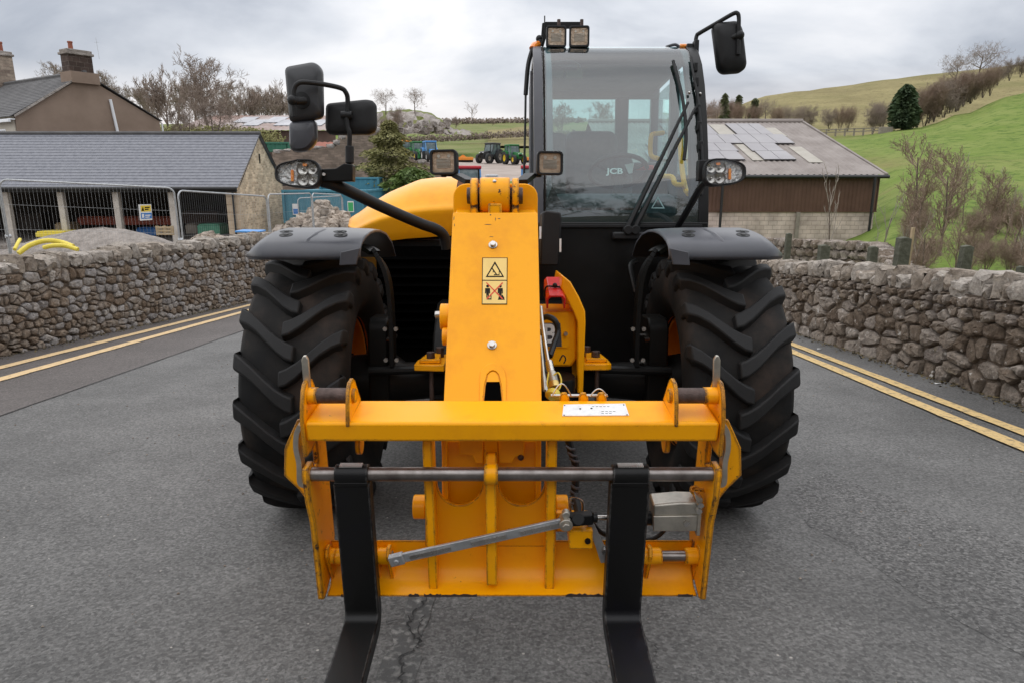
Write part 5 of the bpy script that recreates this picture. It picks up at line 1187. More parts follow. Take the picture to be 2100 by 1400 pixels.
# hydraulic latch cylinder
z0 = zc_(1061, .03)
m = MB(); a, b_ = KF.y(1168, 1064, .03), KF.y(1215, 1060, .03); m.obox(a, b_, .03, .034, (0, 0, 1)); m.cyl(KF.y(1186, 1064, -.0), KF.y(1186, 1064, .06), .019, 14); m.cyl(b_, KF.y(1225, 1060, .03), .016, 12); cl = K('cylinder_clevis', m, 'black_paint', bev=.003)
m = MB(); m.cyl(KF.y(1215, 1060, .08), KF.y(1345, 1060, .08), .0075, 14); K('cylinder_rod', m, 'steel')
m = MB(); m.cyl(KF.y(1322, 1061, .08), KF.y(1350, 1061, .08), .022, 18); K('cylinder_gland', m, 'black_paint', bev=.003)
q = [kp(px, py, .04) for px, py in ((1340, 1035), (1395, 1030), (1432, 1031), (1434, 1062), (1432, 1088), (1340, 1088))]
m = MB(); m.prism(q, 'y', .04, .11); cy_ = K('cylinder_guard', m, 'zinc', bev=.006)
m = MB(); q = [kp(px, py, .035) for px, py in ((1340, 1058), (1432, 1056), (1434, 1062), (1432, 1088), (1340, 1088))]; m.prism(q, 'y', .034, .04); K('guard_cover', m, 'zinc', cy_, bev=.002)
m = MB(); q = [kp(px, py, .03) for px, py in ((1426, 1012), (1442, 1022), (1436, 1098), (1428, 1098), (1432, 1040))]; m.prism(q, 'y', .03, .05); K('guard_flange', m, 'zinc', cy_, bev=.002)
for px, py in ((1408, 1072), (1436, 1034), (1433, 1046)): c = KF.y(px, py, .03); m = MB(); m.cyl(c + Vector((0, .01, 0)), c + Vector((0, -.006, 0)), .010, 6); K('guard_bolt', m, 'steel', cy_)
m = MB(); q = [kp(px, py, .03) for px, py in ((1167, 1087), (1216, 1087), (1216, 1125), (1167, 1125))]; m.prism(q, 'y', .03, yb); m.prism([kp(px, py, .10) for px, py in ((1140, 1052), (1212, 1054), (1212, 1090), (1140, 1090))], 'y', .10, yb); bx_ = K('strut_bracket', m, 'yellow_worn', bev=.003)
c = KF.y(1205, 1107, .03); m = MB(); m.cyl(c + Vector((0, .005, 0)), c + Vector((0, -.008, 0)), .009, 8); K('bracket_bolt', m, 'ink', bx_)
m = MB(); m.prism([kp(px, py, .05) for px, py in ((1200, 1062), (1220, 1078), (1240, 1120), (1252, 1130), (1254, 1152), (1232, 1154), (1222, 1122), (1206, 1080))], 'y', .05, .062); lk = K('latch_link', m, 'galv', bev=.002)
c = KF.y(1240, 1124, .05); m = MB(); m.cyl(c, c + Vector((0, -.02, 0)), .011, 10); K('link_bolt', m, 'steel', lk)
m = MB(); pts = [KF.y(px, py, y) for px, py, y in ((1218, 1075, .07), (1235, 1092, .08), (1270, 1104, .12), (1320, 1106, .15), (1350, 1098, .16), (1368, 1075, .16), (1370, 1045, .15), (1355, 1022, .14), (1335, 1020, .14))]; m.tube(smooth_path(pts), .007, 8); K('hydraulic_hose', m, 'black_matt')
# spiral-wrapped hose down the right
pts = smooth_path([KF.y(px, py, y) for px, py, y in ((1166, 900, .26), (1172, 925, .25), (1180, 950, .24), (1180, 990, .22), (1178, 1015, .20), (1184, 1040, .14), (1188, 1058, .08))], 6)
m = MB(); m.tube(pts, .013, 10); hs_ = K('wrapped_hose', m, 'black_matt')
m = MB()
for i in range(4, len(pts) - 6, 3): m.tube([pts[i] + Vector((-.014, -.006, .006)), pts[i] + Vector((0, -.016, 0)), pts[i] + Vector((.014, -.006, -.006))], .005, 6)
K('spiral_wrap', m, 'dark_grey', hs_)
m = MB(); m.tube(smooth_path([KF.y(px, py, .07) for px, py in ((1170, 1050), (1170, 1022), (1186, 1022), (1195, 1030), (1195, 1052))]), .004, 6); K('lead_clip', m, 'steel')
m = MB(); c = KF.y(1425, 1004, .08); m.lathe([(.009, -.004), (.016, -.004), (.016, .004), (.009, .004)], c, (0, -.3, 1), 14); m.box(c.x, c.x + .035, c.y - .004, c.y + .004, c.z - .004, c.z + .004); K('hose_eye', m, 'yellow_worn')
for px, py in ((738, 915), (1365, 912)):
    m = MB(); c = KF.y(px, py, .13); m.cyl((c.x - .007, c.y, c.z + .01), (c.x + .007, c.y, c.z + .01), .032, 20); K('stop_disc', m, 'yellow_worn')
# forks
def fork(p0, p1):
    a, b_ = x_(p0, 1000, -.002), x_(p1, 1000, -.002); zt_ = zBar - .022; t = .042; L_ = .965
    m = MB(); r_ = .03
    inn = [(-.002, zt_), (-.002, .05 + r_)] + [(-.002 - r_ + r_*math.cos(w), .05 + r_ - r_*math.sin(w)) for w in [R(18*i) for i in range(1, 6)]]
    outr = [(t - .065 + .065*math.cos(w), .065 + .0 - .065*math.sin(w)) for w in [R(15*i) for i in range(6, -1, -1)]]
    tip = [(-L_*.55, .048), (-L_, .022), (-L_, .006), (-L_*.5, .0)]
    m.prism(inn + tip + outr + [(t, zt_)], 'x', a, b_); f = K('fork', m, 'fork', bev=.004)
    m = MB(); m.lathe([(.0215, a + .006), (.029, a + .006), (.029, b_ - .004), (.0215, b_ - .004)], (0, .02, zBar), (1, 0, 0), 28); K('fork_eye', m, 'fork', f, bev=.002)
    m = MB(); m.box(a + .004, b_ - .004, -.006, .03, zt_ - .006, zt_ + .008); K('weld_shoulder', m, 'black_paint', f, bev=.003)
    m = MB(); m.box(a + .02, b_ - .02, .006, .028, zBar + .028, zBar + .032); K('wear_mark', m, 'steel', f)
    return f
fork(683, 758); fork(1252, 1333)
# ------------------------------------------------------------------ buildings
M.update(
    slate=mat('roof_slate', (.122, .127, .150), (.185, .19, .215), rough=.55, nscale=6, detail=8, bump=.3, bscale=14, bdist=.02),
    slate_old=mat('old_slate', (.065, .063, .065), (.11, .107, .108), rough=.8, nscale=1.2, detail=9, bump=.5, bscale=9, bdist=.03),
    render=mat('brown_render', (.205, .148, .112), (.27, .20, .155), rough=.95, nscale=.5, detail=9, bump=.2, bscale=20, bdist=.02),
    cream=mat('cream_render', (.50, .45, .37), (.56, .51, .43), rough=.9, nscale=1), pot=mat('clay_pot', (.22, .07, .045), (.30, .10, .06), rough=.85, nscale=6),
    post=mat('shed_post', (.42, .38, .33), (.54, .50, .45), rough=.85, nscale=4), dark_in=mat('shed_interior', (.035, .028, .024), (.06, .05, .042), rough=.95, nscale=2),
    timber=mat('quoin_stone', (.42, .32, .22), (.52, .42, .31), rough=.9, nscale=3), gutter=mat('black_gutter', (.015, .015, .016), rough=.45), white_pipe=mat('white_pvc', (.75, .76, .78), rough=.4),
    clad=mat('brown_cladding', (.080, .036, .021), (.11, .054, .034), rough=.6, nscale=1.0, detail=9), fibre=mat('fibre_cement_roof', (.205, .175, .158), (.29, .255, .235), rough=.85, nscale=.8, detail=9, bump=.2),
    rooflight=mat('roof_light', (.30, .27, .22), (.36, .33, .28), rough=.5, nscale=2), solar=mat('solar_panel', (.205, .19, .20), (.25, .235, .243), rough=.35, nscale=.6, spec=.35),
    solar_fr=mat('panel_frame', (.03, .03, .035), rough=.4), teal=mat('teal_container', (.035, .165, .23), (.06, .21, .275), rough=.55, nscale=1.5, detail=8), green_c=mat('green_container', (.02, .12, .075), (.03, .15, .09), rough=.55, nscale=2),
    redroof=mat('rusty_roof', (.24, .145, .115), (.42, .37, .35), rough=.8, nscale=.25, detail=9), redwall=mat('shed_brown', (.075, .045, .035), (.11, .07, .055), rough=.9, nscale=.6),
    bark=mat('bark', (.10, .075, .058), (.17, .135, .11), rough=.95, nscale=4), twig=mat('twigs', (.20, .155, .122), (.30, .24, .20), rough=.95, nscale=.6), twig_red=mat('reddish_twigs', (.20, .138, .10), (.28, .205, .16), rough=.95, nscale=.8),
    twig_pale=mat('pale_twigs', (.25, .215, .18), (.33, .29, .25), rough=.95, nscale=.8),
    needle=mat('needles', (.028, .055, .022), (.060, .092, .034), rough=.85, nscale=1.5), needle_y=mat('cypress_foliage', (.15, .15, .05), (.25, .23, .09), rough=.85, nscale=1.2), needle_mid=mat('scrub_foliage', (.07, .085, .035), (.12, .13, .055), rough=.85, nscale=1.5), leafy=mat('laurel_leaves', (.06, .105, .016), (.12, .175, .035), rough=.7, nscale=2),
    rock=mat('limestone_rock', (.15, .125, .105), (.40, .36, .33), rough=.95, nscale=.5, detail=10, bump=.8, bscale=3, bdist=.3), rubble=mat('rubble', (.24, .19, .15), (.50, .43, .36), rough=.95, nscale=3, detail=8, bump=.5, bscale=14, bdist=.05, rand=.3),
    pallet=mat('pallet_wood', (.36, .27, .16), (.46, .36, .23), rough=.9, nscale=6), yellow_p=mat('yellow_plastic', (.66, .52, .04), (.74, .60, .08), rough=.5, nscale=6), blue_p=mat('blue_sheet', (.05, .22, .55), (.08, .28, .6), rough=.5, nscale=6),
    red_steel=mat('red_steel', (.30, .07, .04), (.40, .10, .06), rough=.7, nscale=4), green_p=mat('green_machine', (.04, .16, .10), (.06, .22, .14), rough=.5, nscale=4),
    sign_y=mat('sign_yellow', (.70, .50, .05), rough=.5), sign_b=mat('sign_blue', (.03, .16, .45), rough=.5), sign_g=mat('sign_green', (.05, .36, .12), rough=.5),
    tr_green=mat('tractor_green', (.015, .14, .03), (.02, .17, .04), rough=.4, nscale=4), tr_black=mat('tractor_black', (.02, .021, .024), (.035, .036, .04), rough=.4, nscale=4), tr_blue=mat('tractor_blue', (.06, .22, .50), (.08, .27, .56), rough=.4, nscale=4),
    tr_red=mat('tractor_red', (.45, .02, .03), (.5, .03, .04), rough=.4, nscale=4), tr_orange=mat('orange_implement', (.70, .22, .02), (.78, .28, .03), rough=.5, nscale=4), tr_yel=mat('yellow_rim', (.70, .48, .02), rough=.5), tr_glass=mat('tractor_glass', (.06, .09, .09), (.16, .20, .20), rough=.1, nscale=2), tr_tyre=mat('tractor_tyre', (.02, .02, .02), rough=.8),
    sheet_pale=mat('pale_roof_sheet', (.36, .36, .38), (.46, .46, .48), rough=.6, nscale=1),
    postw=mat('mossy_post', (.055, .058, .040), (.10, .10, .072), rough=.95, nscale=5, bump=.6, bscale=20, bdist=.03), wood_grey=mat('grey_wood', (.20, .17, .14), (.28, .25, .21), rough=.9, nscale=4),
)
def masonry(name, c1, c2, cm, sx, sy, bump=.6, off=.5, sq=0):
    """coursed blocks/stones too small to build one by one"""
    m, t, n, l, b = nodes(name); b.inputs['Roughness'].default_value = .93
    tcn = n.new('ShaderNodeTexCoord'); br = n.new('ShaderNodeTexBrick'); br.inputs['Color1'].default_value = (*c1, 1); br.inputs['Color2'].default_value = (*c2, 1); br.inputs['Mortar'].default_value = (*cm, 1)
    br.inputs['Scale'].default_value = 1; br.inputs['Brick Width'].default_value = sx; br.inputs['Row Height'].default_value = sy; br.inputs['Mortar Size'].default_value = .012; br.inputs['Mortar Smooth'].default_value = .3; br.inputs['Bias'].default_value = 0
    mp = n.new('ShaderNodeSeparateXYZ'); cb = n.new('ShaderNodeCombineXYZ'); l.new(tcn.outputs['Object'], mp.inputs[0])
    ad = n.new('ShaderNodeMath'); l.new(mp.outputs[0], ad.inputs[0]); l.new(mp.outputs[1], ad.inputs[1]); l.new(ad.outputs[0], cb.inputs[0]); l.new(mp.outputs[2], cb.inputs[1])
    z = n.new('ShaderNodeTexNoise'); z.inputs['Scale'].default_value = 1.7; z.inputs['Detail'].default_value = 8; l.new(tcn.outputs['Object'], z.inputs['Vector'])
    if sq:
        v = n.new('ShaderNodeVectorMath'); v.operation = 'SCALE'; v.inputs['Scale'].default_value = sq; l.new(z.outputs['Color'], v.inputs[0]); w = n.new('ShaderNodeVectorMath'); l.new(cb.outputs[0], w.inputs[0]); l.new(v.outputs[0], w.inputs[1]); l.new(w.outputs[0], br.inputs['Vector'])
    else: l.new(cb.outputs[0], br.inputs['Vector'])
    g = n.new('ShaderNodeMapRange'); g.inputs[1].default_value = .3; g.inputs[2].default_value = .7; g.inputs[3].default_value = .72; g.inputs[4].default_value = 1.25; l.new(z.outputs['Fac'], g.inputs[0])
    s = n.new('ShaderNodeVectorMath'); s.operation = 'SCALE'; l.new(br.outputs['Color'], s.inputs[0]); l.new(g.outputs[0], s.inputs['Scale']); l.new(s.outputs[0], b.inputs['Base Color'])
    bp = n.new('ShaderNodeBump'); bp.inputs['Strength'].default_value = bump; bp.inputs['Distance'].default_value = .03; bp.invert = True; l.new(br.outputs['Fac'], bp.inputs['Height']); l.new(bp.outputs[0], b.inputs['Normal'])
    return m
M['block'] = masonry('concrete_blocks', (.45, .365, .315), (.54, .445, .39), (.33, .265, .225), .45, .225)
M['gable_stone'] = masonry('coursed_gable_stone', (.70, .56, .39), (.42, .31, .205), (.70, .57, .41), .26, .11, 1, sq=.22)
M['ruin'] = masonry('weathered_rubble', (.27, .205, .16), (.17, .13, .10), (.24, .185, .145), .42, .16, 1, sq=.35)
M['chim'] = masonry('sooty_chimney_stone', (.045, .028, .022), (.08, .052, .042), (.15, .12, .10), .42, .26, 1)
M['chim_pale'] = masonry('pale_chimney_stone', (.36, .29, .23), (.20, .15, .12), (.33, .27, .22), .34, .2, 1, sq=.1)
def B(name, mb, mt, parent, **kw): return part(name, mb, M[mt], parent, **kw)

def slate_shed():
    D = 31.0; e = wp(485, 378, D); xg = e.x; ze = e.z; y0 = e.y; zg = wp(360, 497, D).z - .05
    rd = wp(533, 276, D + 3.1); zr = rd.z; yr = rd.y; yb2 = yr + (yr - y0); xl = wp(-560, 378, D).x
    root = empty('slate_roofed_shed', 'open-fronted shed with grey slate roof and cream posts behind the fence', 'shed', (xg - 6, y0, zg))
    # stepped slate courses
    for nm, ya, za, yb_, zb2 in (('front', y0 - .25, ze - .18, yr, zr), ('back', yb2 + .25, ze - .18, yr, zr)):
        m = MB(); n = 19; dy, dz = (yb_ - ya) / n, (zb2 - za) / n
        for i in range(n):
            a0 = (ya + dy*i, za + dz*i + .035); a1 = (ya + dy*(i+1.15), za + dz*(i+1.15) + .012)
            m.prism([a0, a1, (a1[0], a1[1] - .02), (a0[0], a0[1] - .03)], 'x', xl, xg + .12)
        B('slate_slope', m, 'slate', root, smooth=False, kind='stuff')
    m = MB(); m.tube([(xl, yr, zr + .05), (xg + .14, yr, zr + .05)], .09, 8); B('ridge', m, 'slate_old', root)
    m = MB(); m.tube([(xl, y0 - .33, ze - .18), (xg + .1, y0 - .33, ze - .18)], .075, 8); m.box(xl, xg, y0 - .12, y0 - .05, ze - .35, ze - .1); B('gutter', m, 'gutter', root)
    gz_ = MB(); gz_.prism([(y0, zg - .5), (y0, ze - .1), (yr, zr - .05), (yb2, ze - .1), (yb2, zg - .5)], 'x', xg - .5, xg); B('gable_wall', gz_, 'gable_stone', root, smooth=False)
    m = MB(); m.box(xg - .01, xg + .02, yr - .07, yr + .07, zr - 1.35, zr - .9); B('vent_slit', m, 'ink', root)
    m = MB()
    m.prism([(y0 - .02, ze - .08), (yr, zr + .06), (yb2 + .02, ze - .08), (yb2 + .02, ze - .11), (yr, zr + .03), (y0 - .02, ze - .11)], 'x', xg + .125, xg + .15); B('verge', m, 'gutter', root)
    rng = random.Random(2); z = zg
    while z < ze - .3: 
        h = rng.uniform(.25, .4); m = MB(); m.box(xg - .52, xg + .012, y0 - .03, y0 + rng.uniform(.2, .45), z, min(ze - .3, z + h - .015)); B('quoin', m, 'timber', root, bev=.01); z += h
    m = MB(); m.tube([(xg - .18, y0 - .1, ze - .3), (xg - .18, y0 - .1, zg)], .045, 8); B('downpipe', m, 'gutter', root)
    for px in (-208, -96, 15, 127, 240, 354):
        p = wp(px, 440, D); m = MB(); m.box(p.x - .13, p.x + .13, y0 + .02, y0 + .26, zg - .2, ze - .2); B('post', m, 'post', root, bev=.02)
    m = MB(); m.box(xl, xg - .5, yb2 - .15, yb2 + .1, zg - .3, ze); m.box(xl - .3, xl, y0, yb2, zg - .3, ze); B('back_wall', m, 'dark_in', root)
    m = MB(); m.box(xl, xg - .4, y0 - 1, yb2, zg - .3, zg); B('floor_slab', m, 'gravel', root)
    return y0, zg, xg
SY, SZ, SX = slate_shed()
# things kept in the shed and in front of it
def crate(nm, lab, cat, px, py0, py1, w_px, D, mt, dy=.8, slats=0, group=None):
    a, b_ = wp(px - w_px/2, py1, D), wp(px + w_px/2, py0, D); z0 = a.z
    root = empty(nm, lab, cat, ((a.x + b_.x)/2, a.y + dy/2, z0), group)
    if slats:
        h = (b_.z - z0) / slats
        for k in range(slats):
            m = MB(); m.box(a.x, b_.x, a.y, a.y + .03, z0 + k*h + h*.15, z0 + (k+1)*h - h*.15); B('board', m, mt, root)
        for x in (a.x, (a.x+b_.x)/2, b_.x):
            m = MB(); m.box(x - .05, x + .05, a.y + .032, a.y + .15, z0, b_.z); B('bearer', m, mt, root)
    else:
        m = MB(); m.box(a.x, b_.x, a.y, a.y + dy, z0, b_.z); B('body', m, mt, root, bev=.03)
        m = MB(); m.box(a.x + .05, b_.x - .05, a.y + .05, a.y + dy - .05, b_.z + .003, b_.z + .06); B('lid', m, mt, root, bev=.02)
    return root
crate('pallet', 'wooden slatted pallet standing on edge behind the last fence panel post', 'pallet', 336, 464, 483, 28, 29.5, 'pallet', slats=3)
crate('steel_stack', 'long rust-red steel section lying across the back of the shed', 'steelwork', 255, 447, 462, 190, 34.5, 'red_steel', .5)
crate('crate', 'dull grey crate at the dark end of the shed beside the quoined corner', 'crate', 392, 462, 480, 22, 33, 'wood_grey')
crate('crate', 'pinkish boarded crate stacked high near the shed end wall', 'crate', 410, 436, 458, 70, 35, 'redwall')
crate('plastic_pallet', 'bright yellow flat pallet on the shed floor between the posts', 'pallet', 103, 478, 487, 60, 30.2, 'yellow_p', 1)
crate('crate', 'brown timber crate behind the yellow pallet in the shed', 'crate', 128, 460, 476, 28, 33, 'pallet')
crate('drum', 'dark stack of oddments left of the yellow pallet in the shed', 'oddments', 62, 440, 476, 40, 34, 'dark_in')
crate('garden_machine', 'small green machine parked in the last bay of the shed', 'machine', 428, 463, 482, 44, 31.6, 'green_p', 1)
crate('tool_chest', 'dark blue chest behind the pallet inside the shed', 'chest', 300, 470, 484, 40, 33.5, 'sign_b')

def house():
    a, b_ = wp(30, 236, 39), wp(327, 246, 46)              # the two eaves of the gable end
    ap = wp(180, 153, 42.3); u = Vector((b_.x - a.x, b_.y - a.y, 0)); w = u.length; u.normalize(); v = Vector((-u.y, u.x, 0))
    Mh = Matrix(((u.x, v.x, 0, a.x), (u.y, v.y, 0, a.y), (0, 0, 1, 0), (0, 0, 0, 1))); zg = -1.5; ln = 11.0
    ze, zr, zer = a.z, ap.z, b_.z; mid = w * .48
    root = empty('farmhouse', 'brown rendered farmhouse with slate roof and tall chimney above the shed', 'house', (a.x + u.x*mid, a.y + u.y*mid, zg))
    H = lambda nm, m, mt, **k: part(nm, m, M[mt], root if 'par' not in k else k.pop('par'), M=Mh, **k)
    m = MB(); m.prism([(0, zg), (0, ze - .05), (mid, zr - .1), (w, zer - .1), (w, zg)], 'y', 0, ln); wl = H('wall', m, 'render', smooth=False)
    m = MB(); m.box(-.06, -.003, .1, ln, zg, ze - .05); H('front_wall', m, 'cream')
    def slope(nm, p, q):
        n = 22; m = MB()
        for i in range(n):
            f0, f1 = i/n, (i+1.12)/n; x0, z0 = p[0]+(q[0]-p[0])*f0, p[1]+(q[1]-p[1])*f0; x1, z1 = p[0]+(q[0]-p[0])*f1, p[1]+(q[1]-p[1])*f1
            m.prism([(x0, z0 + .10), (x1, z1 + .07), (x1, z1 + .04), (x0, z0 + .06)], 'y', -.14, ln + .1)
        H(nm, m, 'slate_old', smooth=False, kind='stuff')
    slope('slate_slope', (-.3, ze - .17), (mid, zr)); slope('slate_slope', (w + .12, zer - .15), (mid, zr))
    m = MB(); m.prism([(-.1, ze - .02), (mid, zr + .13), (mid, zr + .02), (-.1, ze - .14)], 'y', -.2, -.145); H('verge_flashing', m, 'rock')
    m = MB(); m.box(-.40, -.28, -.1, ln, ze - .38, ze - .24); m.box(-.28, -.06, -.1, ln, ze - .26, ze - .2); H('gutter', m, 'white_pipe')
    m = MB(); m.tube([(mid, -.15, zr + .12), (mid, ln, zr + .12)], .12, 6); H('ridge', m, 'slate_old')
    for i, (y, x0, x1, zt, mt, pots) in enumerate(((.5, mid - .72, mid + .62, zr + 1.05, 'chim', [(-.25, .45)]), (ln - .6, mid - .7, mid + .7, zr + 1.9, 'chim_pale', [(-.28, .6), (.28, .6)]))):
        m = MB(); m.box(x0 - .12, x1 + .12, y - .47 if i else -.215, y + .5, zr - (1.2 if i else .52), zr + .1); H('chimney_base', m, 'render' if not i else 'chim_pale')
        m = MB(); m.box(x0, x1, y - .4, y + .42, zr + .1, zt); c = H('chimney', m, mt, smooth=False)
        m = MB(); m.box(x0 - .1, x1 + .1, y - .5, y + .52, zt + .002, zt + .14); m.box(x0 - .03, x1 + .03, y - .43, y + .45, zt + .14, zt + .3); H('chimney_cap', m, 'rock', par=c, bev=.03)
        for dx, h in pots:
            xm = (x0 + x1)/2 + dx; m = MB(); m.lathe([(.13, 0), (.12, h*.8), (.15, h*.85), (.14, h), (.1, h)], (xm, y, zt + .3), (0, 0, 1), 12); H('chimney_pot', m, 'pot', par=c)
    # vent pipe and aerial on the gable
    m = MB(); m.tube([(w*.633, -.1, ze + 1.25), (w*.668, -.1, ze - 1.6)], .085, 8); H('vent_pipe', m, 'white_pipe')
    m = MB(); m.tube([(mid + 1.1, .2, zt if False else zr + 1), (mid + 1.05, .2, zr + 2.2)], .009, 4); m.tube([(mid + .95, .2, zr + 1.9), (mid + 1.2, .2, zr + 1.95)], .007, 4); H('aerial', m, 'galv')
    m = MB(); m.tube([(w + .12, -.05, zer - .2), (w + .1, -.05, zer - 1.6)], .05, 6); H('downpipe', m, 'white_pipe')
    m = MB(); m.lathe([(.001, 0), (.12, .01), (.13, .16), (.001, .2)], (w*.12, -.16, ze - 1.25), (0, -1, .2), 10); H('wall_lamp', m, 'gutter')
    for y0 in (1.2, 4.2, 7.2):
        m = MB(); m.box(-.075, -.062, y0, y0 + 1.1, ze - 2.0, ze - .7); wi = H('window', m, 'white_pipe'); m = MB(); m.box(-.082, -.076, y0 + .08, y0 + 1.02, ze - 1.92, ze - .78); H('pane', m, 'tr_glass', par=wi)
house()

def corrug(m, x0, x1, f, pitch, amp, n):                 # ribbed sheet from f(x, s): s 0..1 along the slope
    xs = []; x = x0; k = 0
    while x < x1: xs.append((x, amp if k % 2 else 0)); x += pitch / 2; k += 1
    for s in range(n + 1):
        for x, a in xs: m.v.append(Vector(f(x, s / n, a)))
    c = len(xs)
    for s in range(n):
        for i in range(c - 1): m.f.append((s*c+i, s*c+i+1, (s+1)*c+i+1, (s+1)*c+i))
def solar_barn():
    D = 36.0; e = wp(1806, 362, D); xr = e.x; y0 = e.y; ze = e.z; xl = wp(1250, 362, D).x; zg = -2.3
    r_ = wp(1630, 252, D * 1.305); zr, yr = r_.z, r_.y; zc = wp(1600, 433, D).z
    root = empty('solar_barn', 'wide barn with grey ribbed roof carrying solar panels and brown clad front', 'barn', ((xl+xr)/2, y0, zg))
    sl = lambda x, s, a: (x, y0 - .3 + (yr - y0 + .3)*s, ze + .05 + (zr - ze - .05)*s + a)
    n1 = 60
    m = MB(); corrug(m, xl, xr + .15, sl, .30, .055, 2); B('roof_sheet', m, 'fibre', root, ang=20)
    bk = lambda x, s, a: (x, yr + (yr - y0)*(1-s), ze + (zr - ze)*s + a); m = MB(); corrug(m, xl, xr + .15, bk, .6, .055, 1); B('roof_sheet', m, 'fibre', root, ang=20)
    m = MB(); m.tube([(xl, yr, zr + .08), (xr + .18, yr, zr + .08)], .16, 8); B('ridge_cap', m, 'fibre', root)
    m = MB(); m.obox((xr + .16, y0 - .3, ze + .05), (xr + .16, yr, zr + .05), .12, .18); B('verge_cap', m, 'fibre', root)
    m = MB(); m.tube([(xl, y0 - .36, ze - .02), (xr + .25, y0 - .36, ze - .02)], .09, 8); B('gutter', m, 'gutter', root)
    fr = lambda x, s, a: (x, y0 - a, zc + (ze - zc)*s); m = MB(); corrug(m, xl, xr, fr, .20, .03, 1); B('cladding', m, 'clad', root, ang=20)
    m = MB(); m.prism([(y0 - .02, zc), (y0 - .02, ze), (yr, zr - .1), (2*yr - y0, ze), (2*yr - y0, zc)], 'x', xr - .06, xr - .01); B('gable_cladding', m, 'clad', root)
    m = MB(); m.box(xl, xr - .1, y0 + .02, y0 + .25, zg, zc + .1); m.box(xr - .25, xr - .08, y0 + .25, 2*yr - y0, zg, zc + .1); B('block_wall', m, 'block', root)
    m = MB(); m.box(xl, xr, y0 - .05, y0 + .01, zc - .06, zc + .003); B('drip_flashing', m, 'clad', root)
    for px, mt in ((1478, 'gutter'), (1786, 'gutter')):
        p = wp(px, 440, D - .4); m = MB(); m.tube([(p.x, p.y, ze - .05), (p.x, p.y, zg)], .07, 8); B('downpipe', m, mt, root)
    for px in (1636,):
        p = wp(px, 460, D - .1); m = MB(); m.box(p.x - .1, p.x + .1, y0 - .08, y0 + .018, zg, zc - .06); B('steel_stanchion', m, 'wood_grey', root)
    # a point of the roof from a pixel
    nrm = Vector((0, -(zr - ze), yr - y0)).normalized(); o = Vector((0, y0 - .3, ze + .05))
    def roofp(px, py): d = ray(px, py, PITCH_G); t = (o - CAM).dot(nrm) / d.dot(nrm); return CAM + d * t
    sdir = Vector((0, yr - y0 + .3, zr - ze - .05)).normalized()
    def slab(nm, u0, u1, s0, s1, mt, h0, h1, par=root):
        m = MB(); P8 = []
        for h in (h0, h1):
            for x, s in ((u0, s0), (u1, s0), (u1, s1), (u0, s1)): q = o + sdir * s + nrm * h; P8.append((x, q.y, q.z))
        m.add(P8, [(0,3,2,1),(4,5,6,7),(0,1,5,4),(1,2,6,5),(2,3,7,6),(3,0,4,7)]); return B(nm, m, mt, par, smooth=False)
    def S(p): return (p - o).dot(sdir)
    # panel rows: each panel its own piece
    s_ = [S(roofp(1500, y)) for y in (330, 297, 280, 254)]
    def row(px0, px1, sa, sb, nx, py):
        a, b_ = roofp(px0, py).x, roofp(px1, py).x; n = nx
        for i in range(n):
            x0 = a + (b_-a)*i/n; x1 = a + (b_-a)*(i+1)/n
            p = slab('solar_panel', x0 + .015, x1 - .015, sa + .02, sb - .02, 'solar', .10, .14)
            slab('panel_frame', x0 + .004, x1 - .004, sa + .008, sb - .008, 'solar_fr', .085, .108, p)
    S1, S2, S3, S4 = S(roofp(1500, 331)), S(roofp(1500, 296)), S(roofp(1500, 277)), S(roofp(1500, 254))
    xm = lambda px, py: px
    row(1330, 1524, S1, (S1+S2)/2, 5, 327); row(1330, 1508, (S1+S2)/2, S2, 5, 306); row(1562, 1628, S1, (S1+S2)/2, 2, 327); row(1535, 1600, (S1+S2)/2, S2, 2, 306)
    row(1340, 1618, S2, S3, 8, 287); row(1360, 1462, S3, S4, 4, 266); row(1500, 1572, S3, S4, 3, 266)
    for px0, px1, py, sa, sb in ((1466, 1498, 266, S3, S4), (1575, 1602, 270, S3 - .3, S4 - .9), (1530, 1560, 318, S1, S2), (1640, 1668, 320, S1 - .4, S2 - .6)):
        a, b_ = roofp(px0, py).x, roofp(px1, py).x; slab('roof_light', a, b_, sa, sb, 'rooflight', .062, .075)
solar_barn()

def container(nm, lab, px0, px1, pyt, pyb, D, mt, dep, yaw=0):
    a, b_ = wp(px0, pyb, D), wp(px1, pyt, D); w = b_.x - a.x; h = b_.z - a.z
    root = empty(nm, lab, 'container', (a.x, a.y, a.z)); Mc = Matrix.Translation(a) @ Matrix.Rotation(R(yaw), 4, 'Z')
    C = lambda n_, m, t_, **k: part(n_, m, M[t_], root, M=Mc, **k)
    m = MB(); f = lambda x, s, q: (x, -q, .12 + (h - .24)*s); corrug(m, .1, w - .1, f, .28, .04, 1); C('front_sheet', m, mt, ang=20)
    m = MB(); f = lambda y, s, q: (w + q, y, .12 + (h - .24)*s); corrug(m, .1, dep - .1, f, .28, .04, 1); C('end_sheet', m, mt, ang=20)
    m = MB(); m.box(.02, w - .02, .02, dep, 0, h - .06); C('shell', m, mt)
    m = MB()
    for z in (0, h - .12): m.box(0, w + .02, -.06, .06, z, z + .12); m.box(w - .06, w + .06, -.06, dep, z, z + .12)
    for x in (0, w): m.box(x - .06, x + .06, -.07, .07, 0, h)
    C('corner_frame', m, mt, bev=.02)
    return root, Mc, w, h
c1, Mc, w, h = container('shipping_container', 'teal shipping container by the stone gable with blue and green notices', 585, 752, 390, 458, 33.5, 'teal', 6, 0)
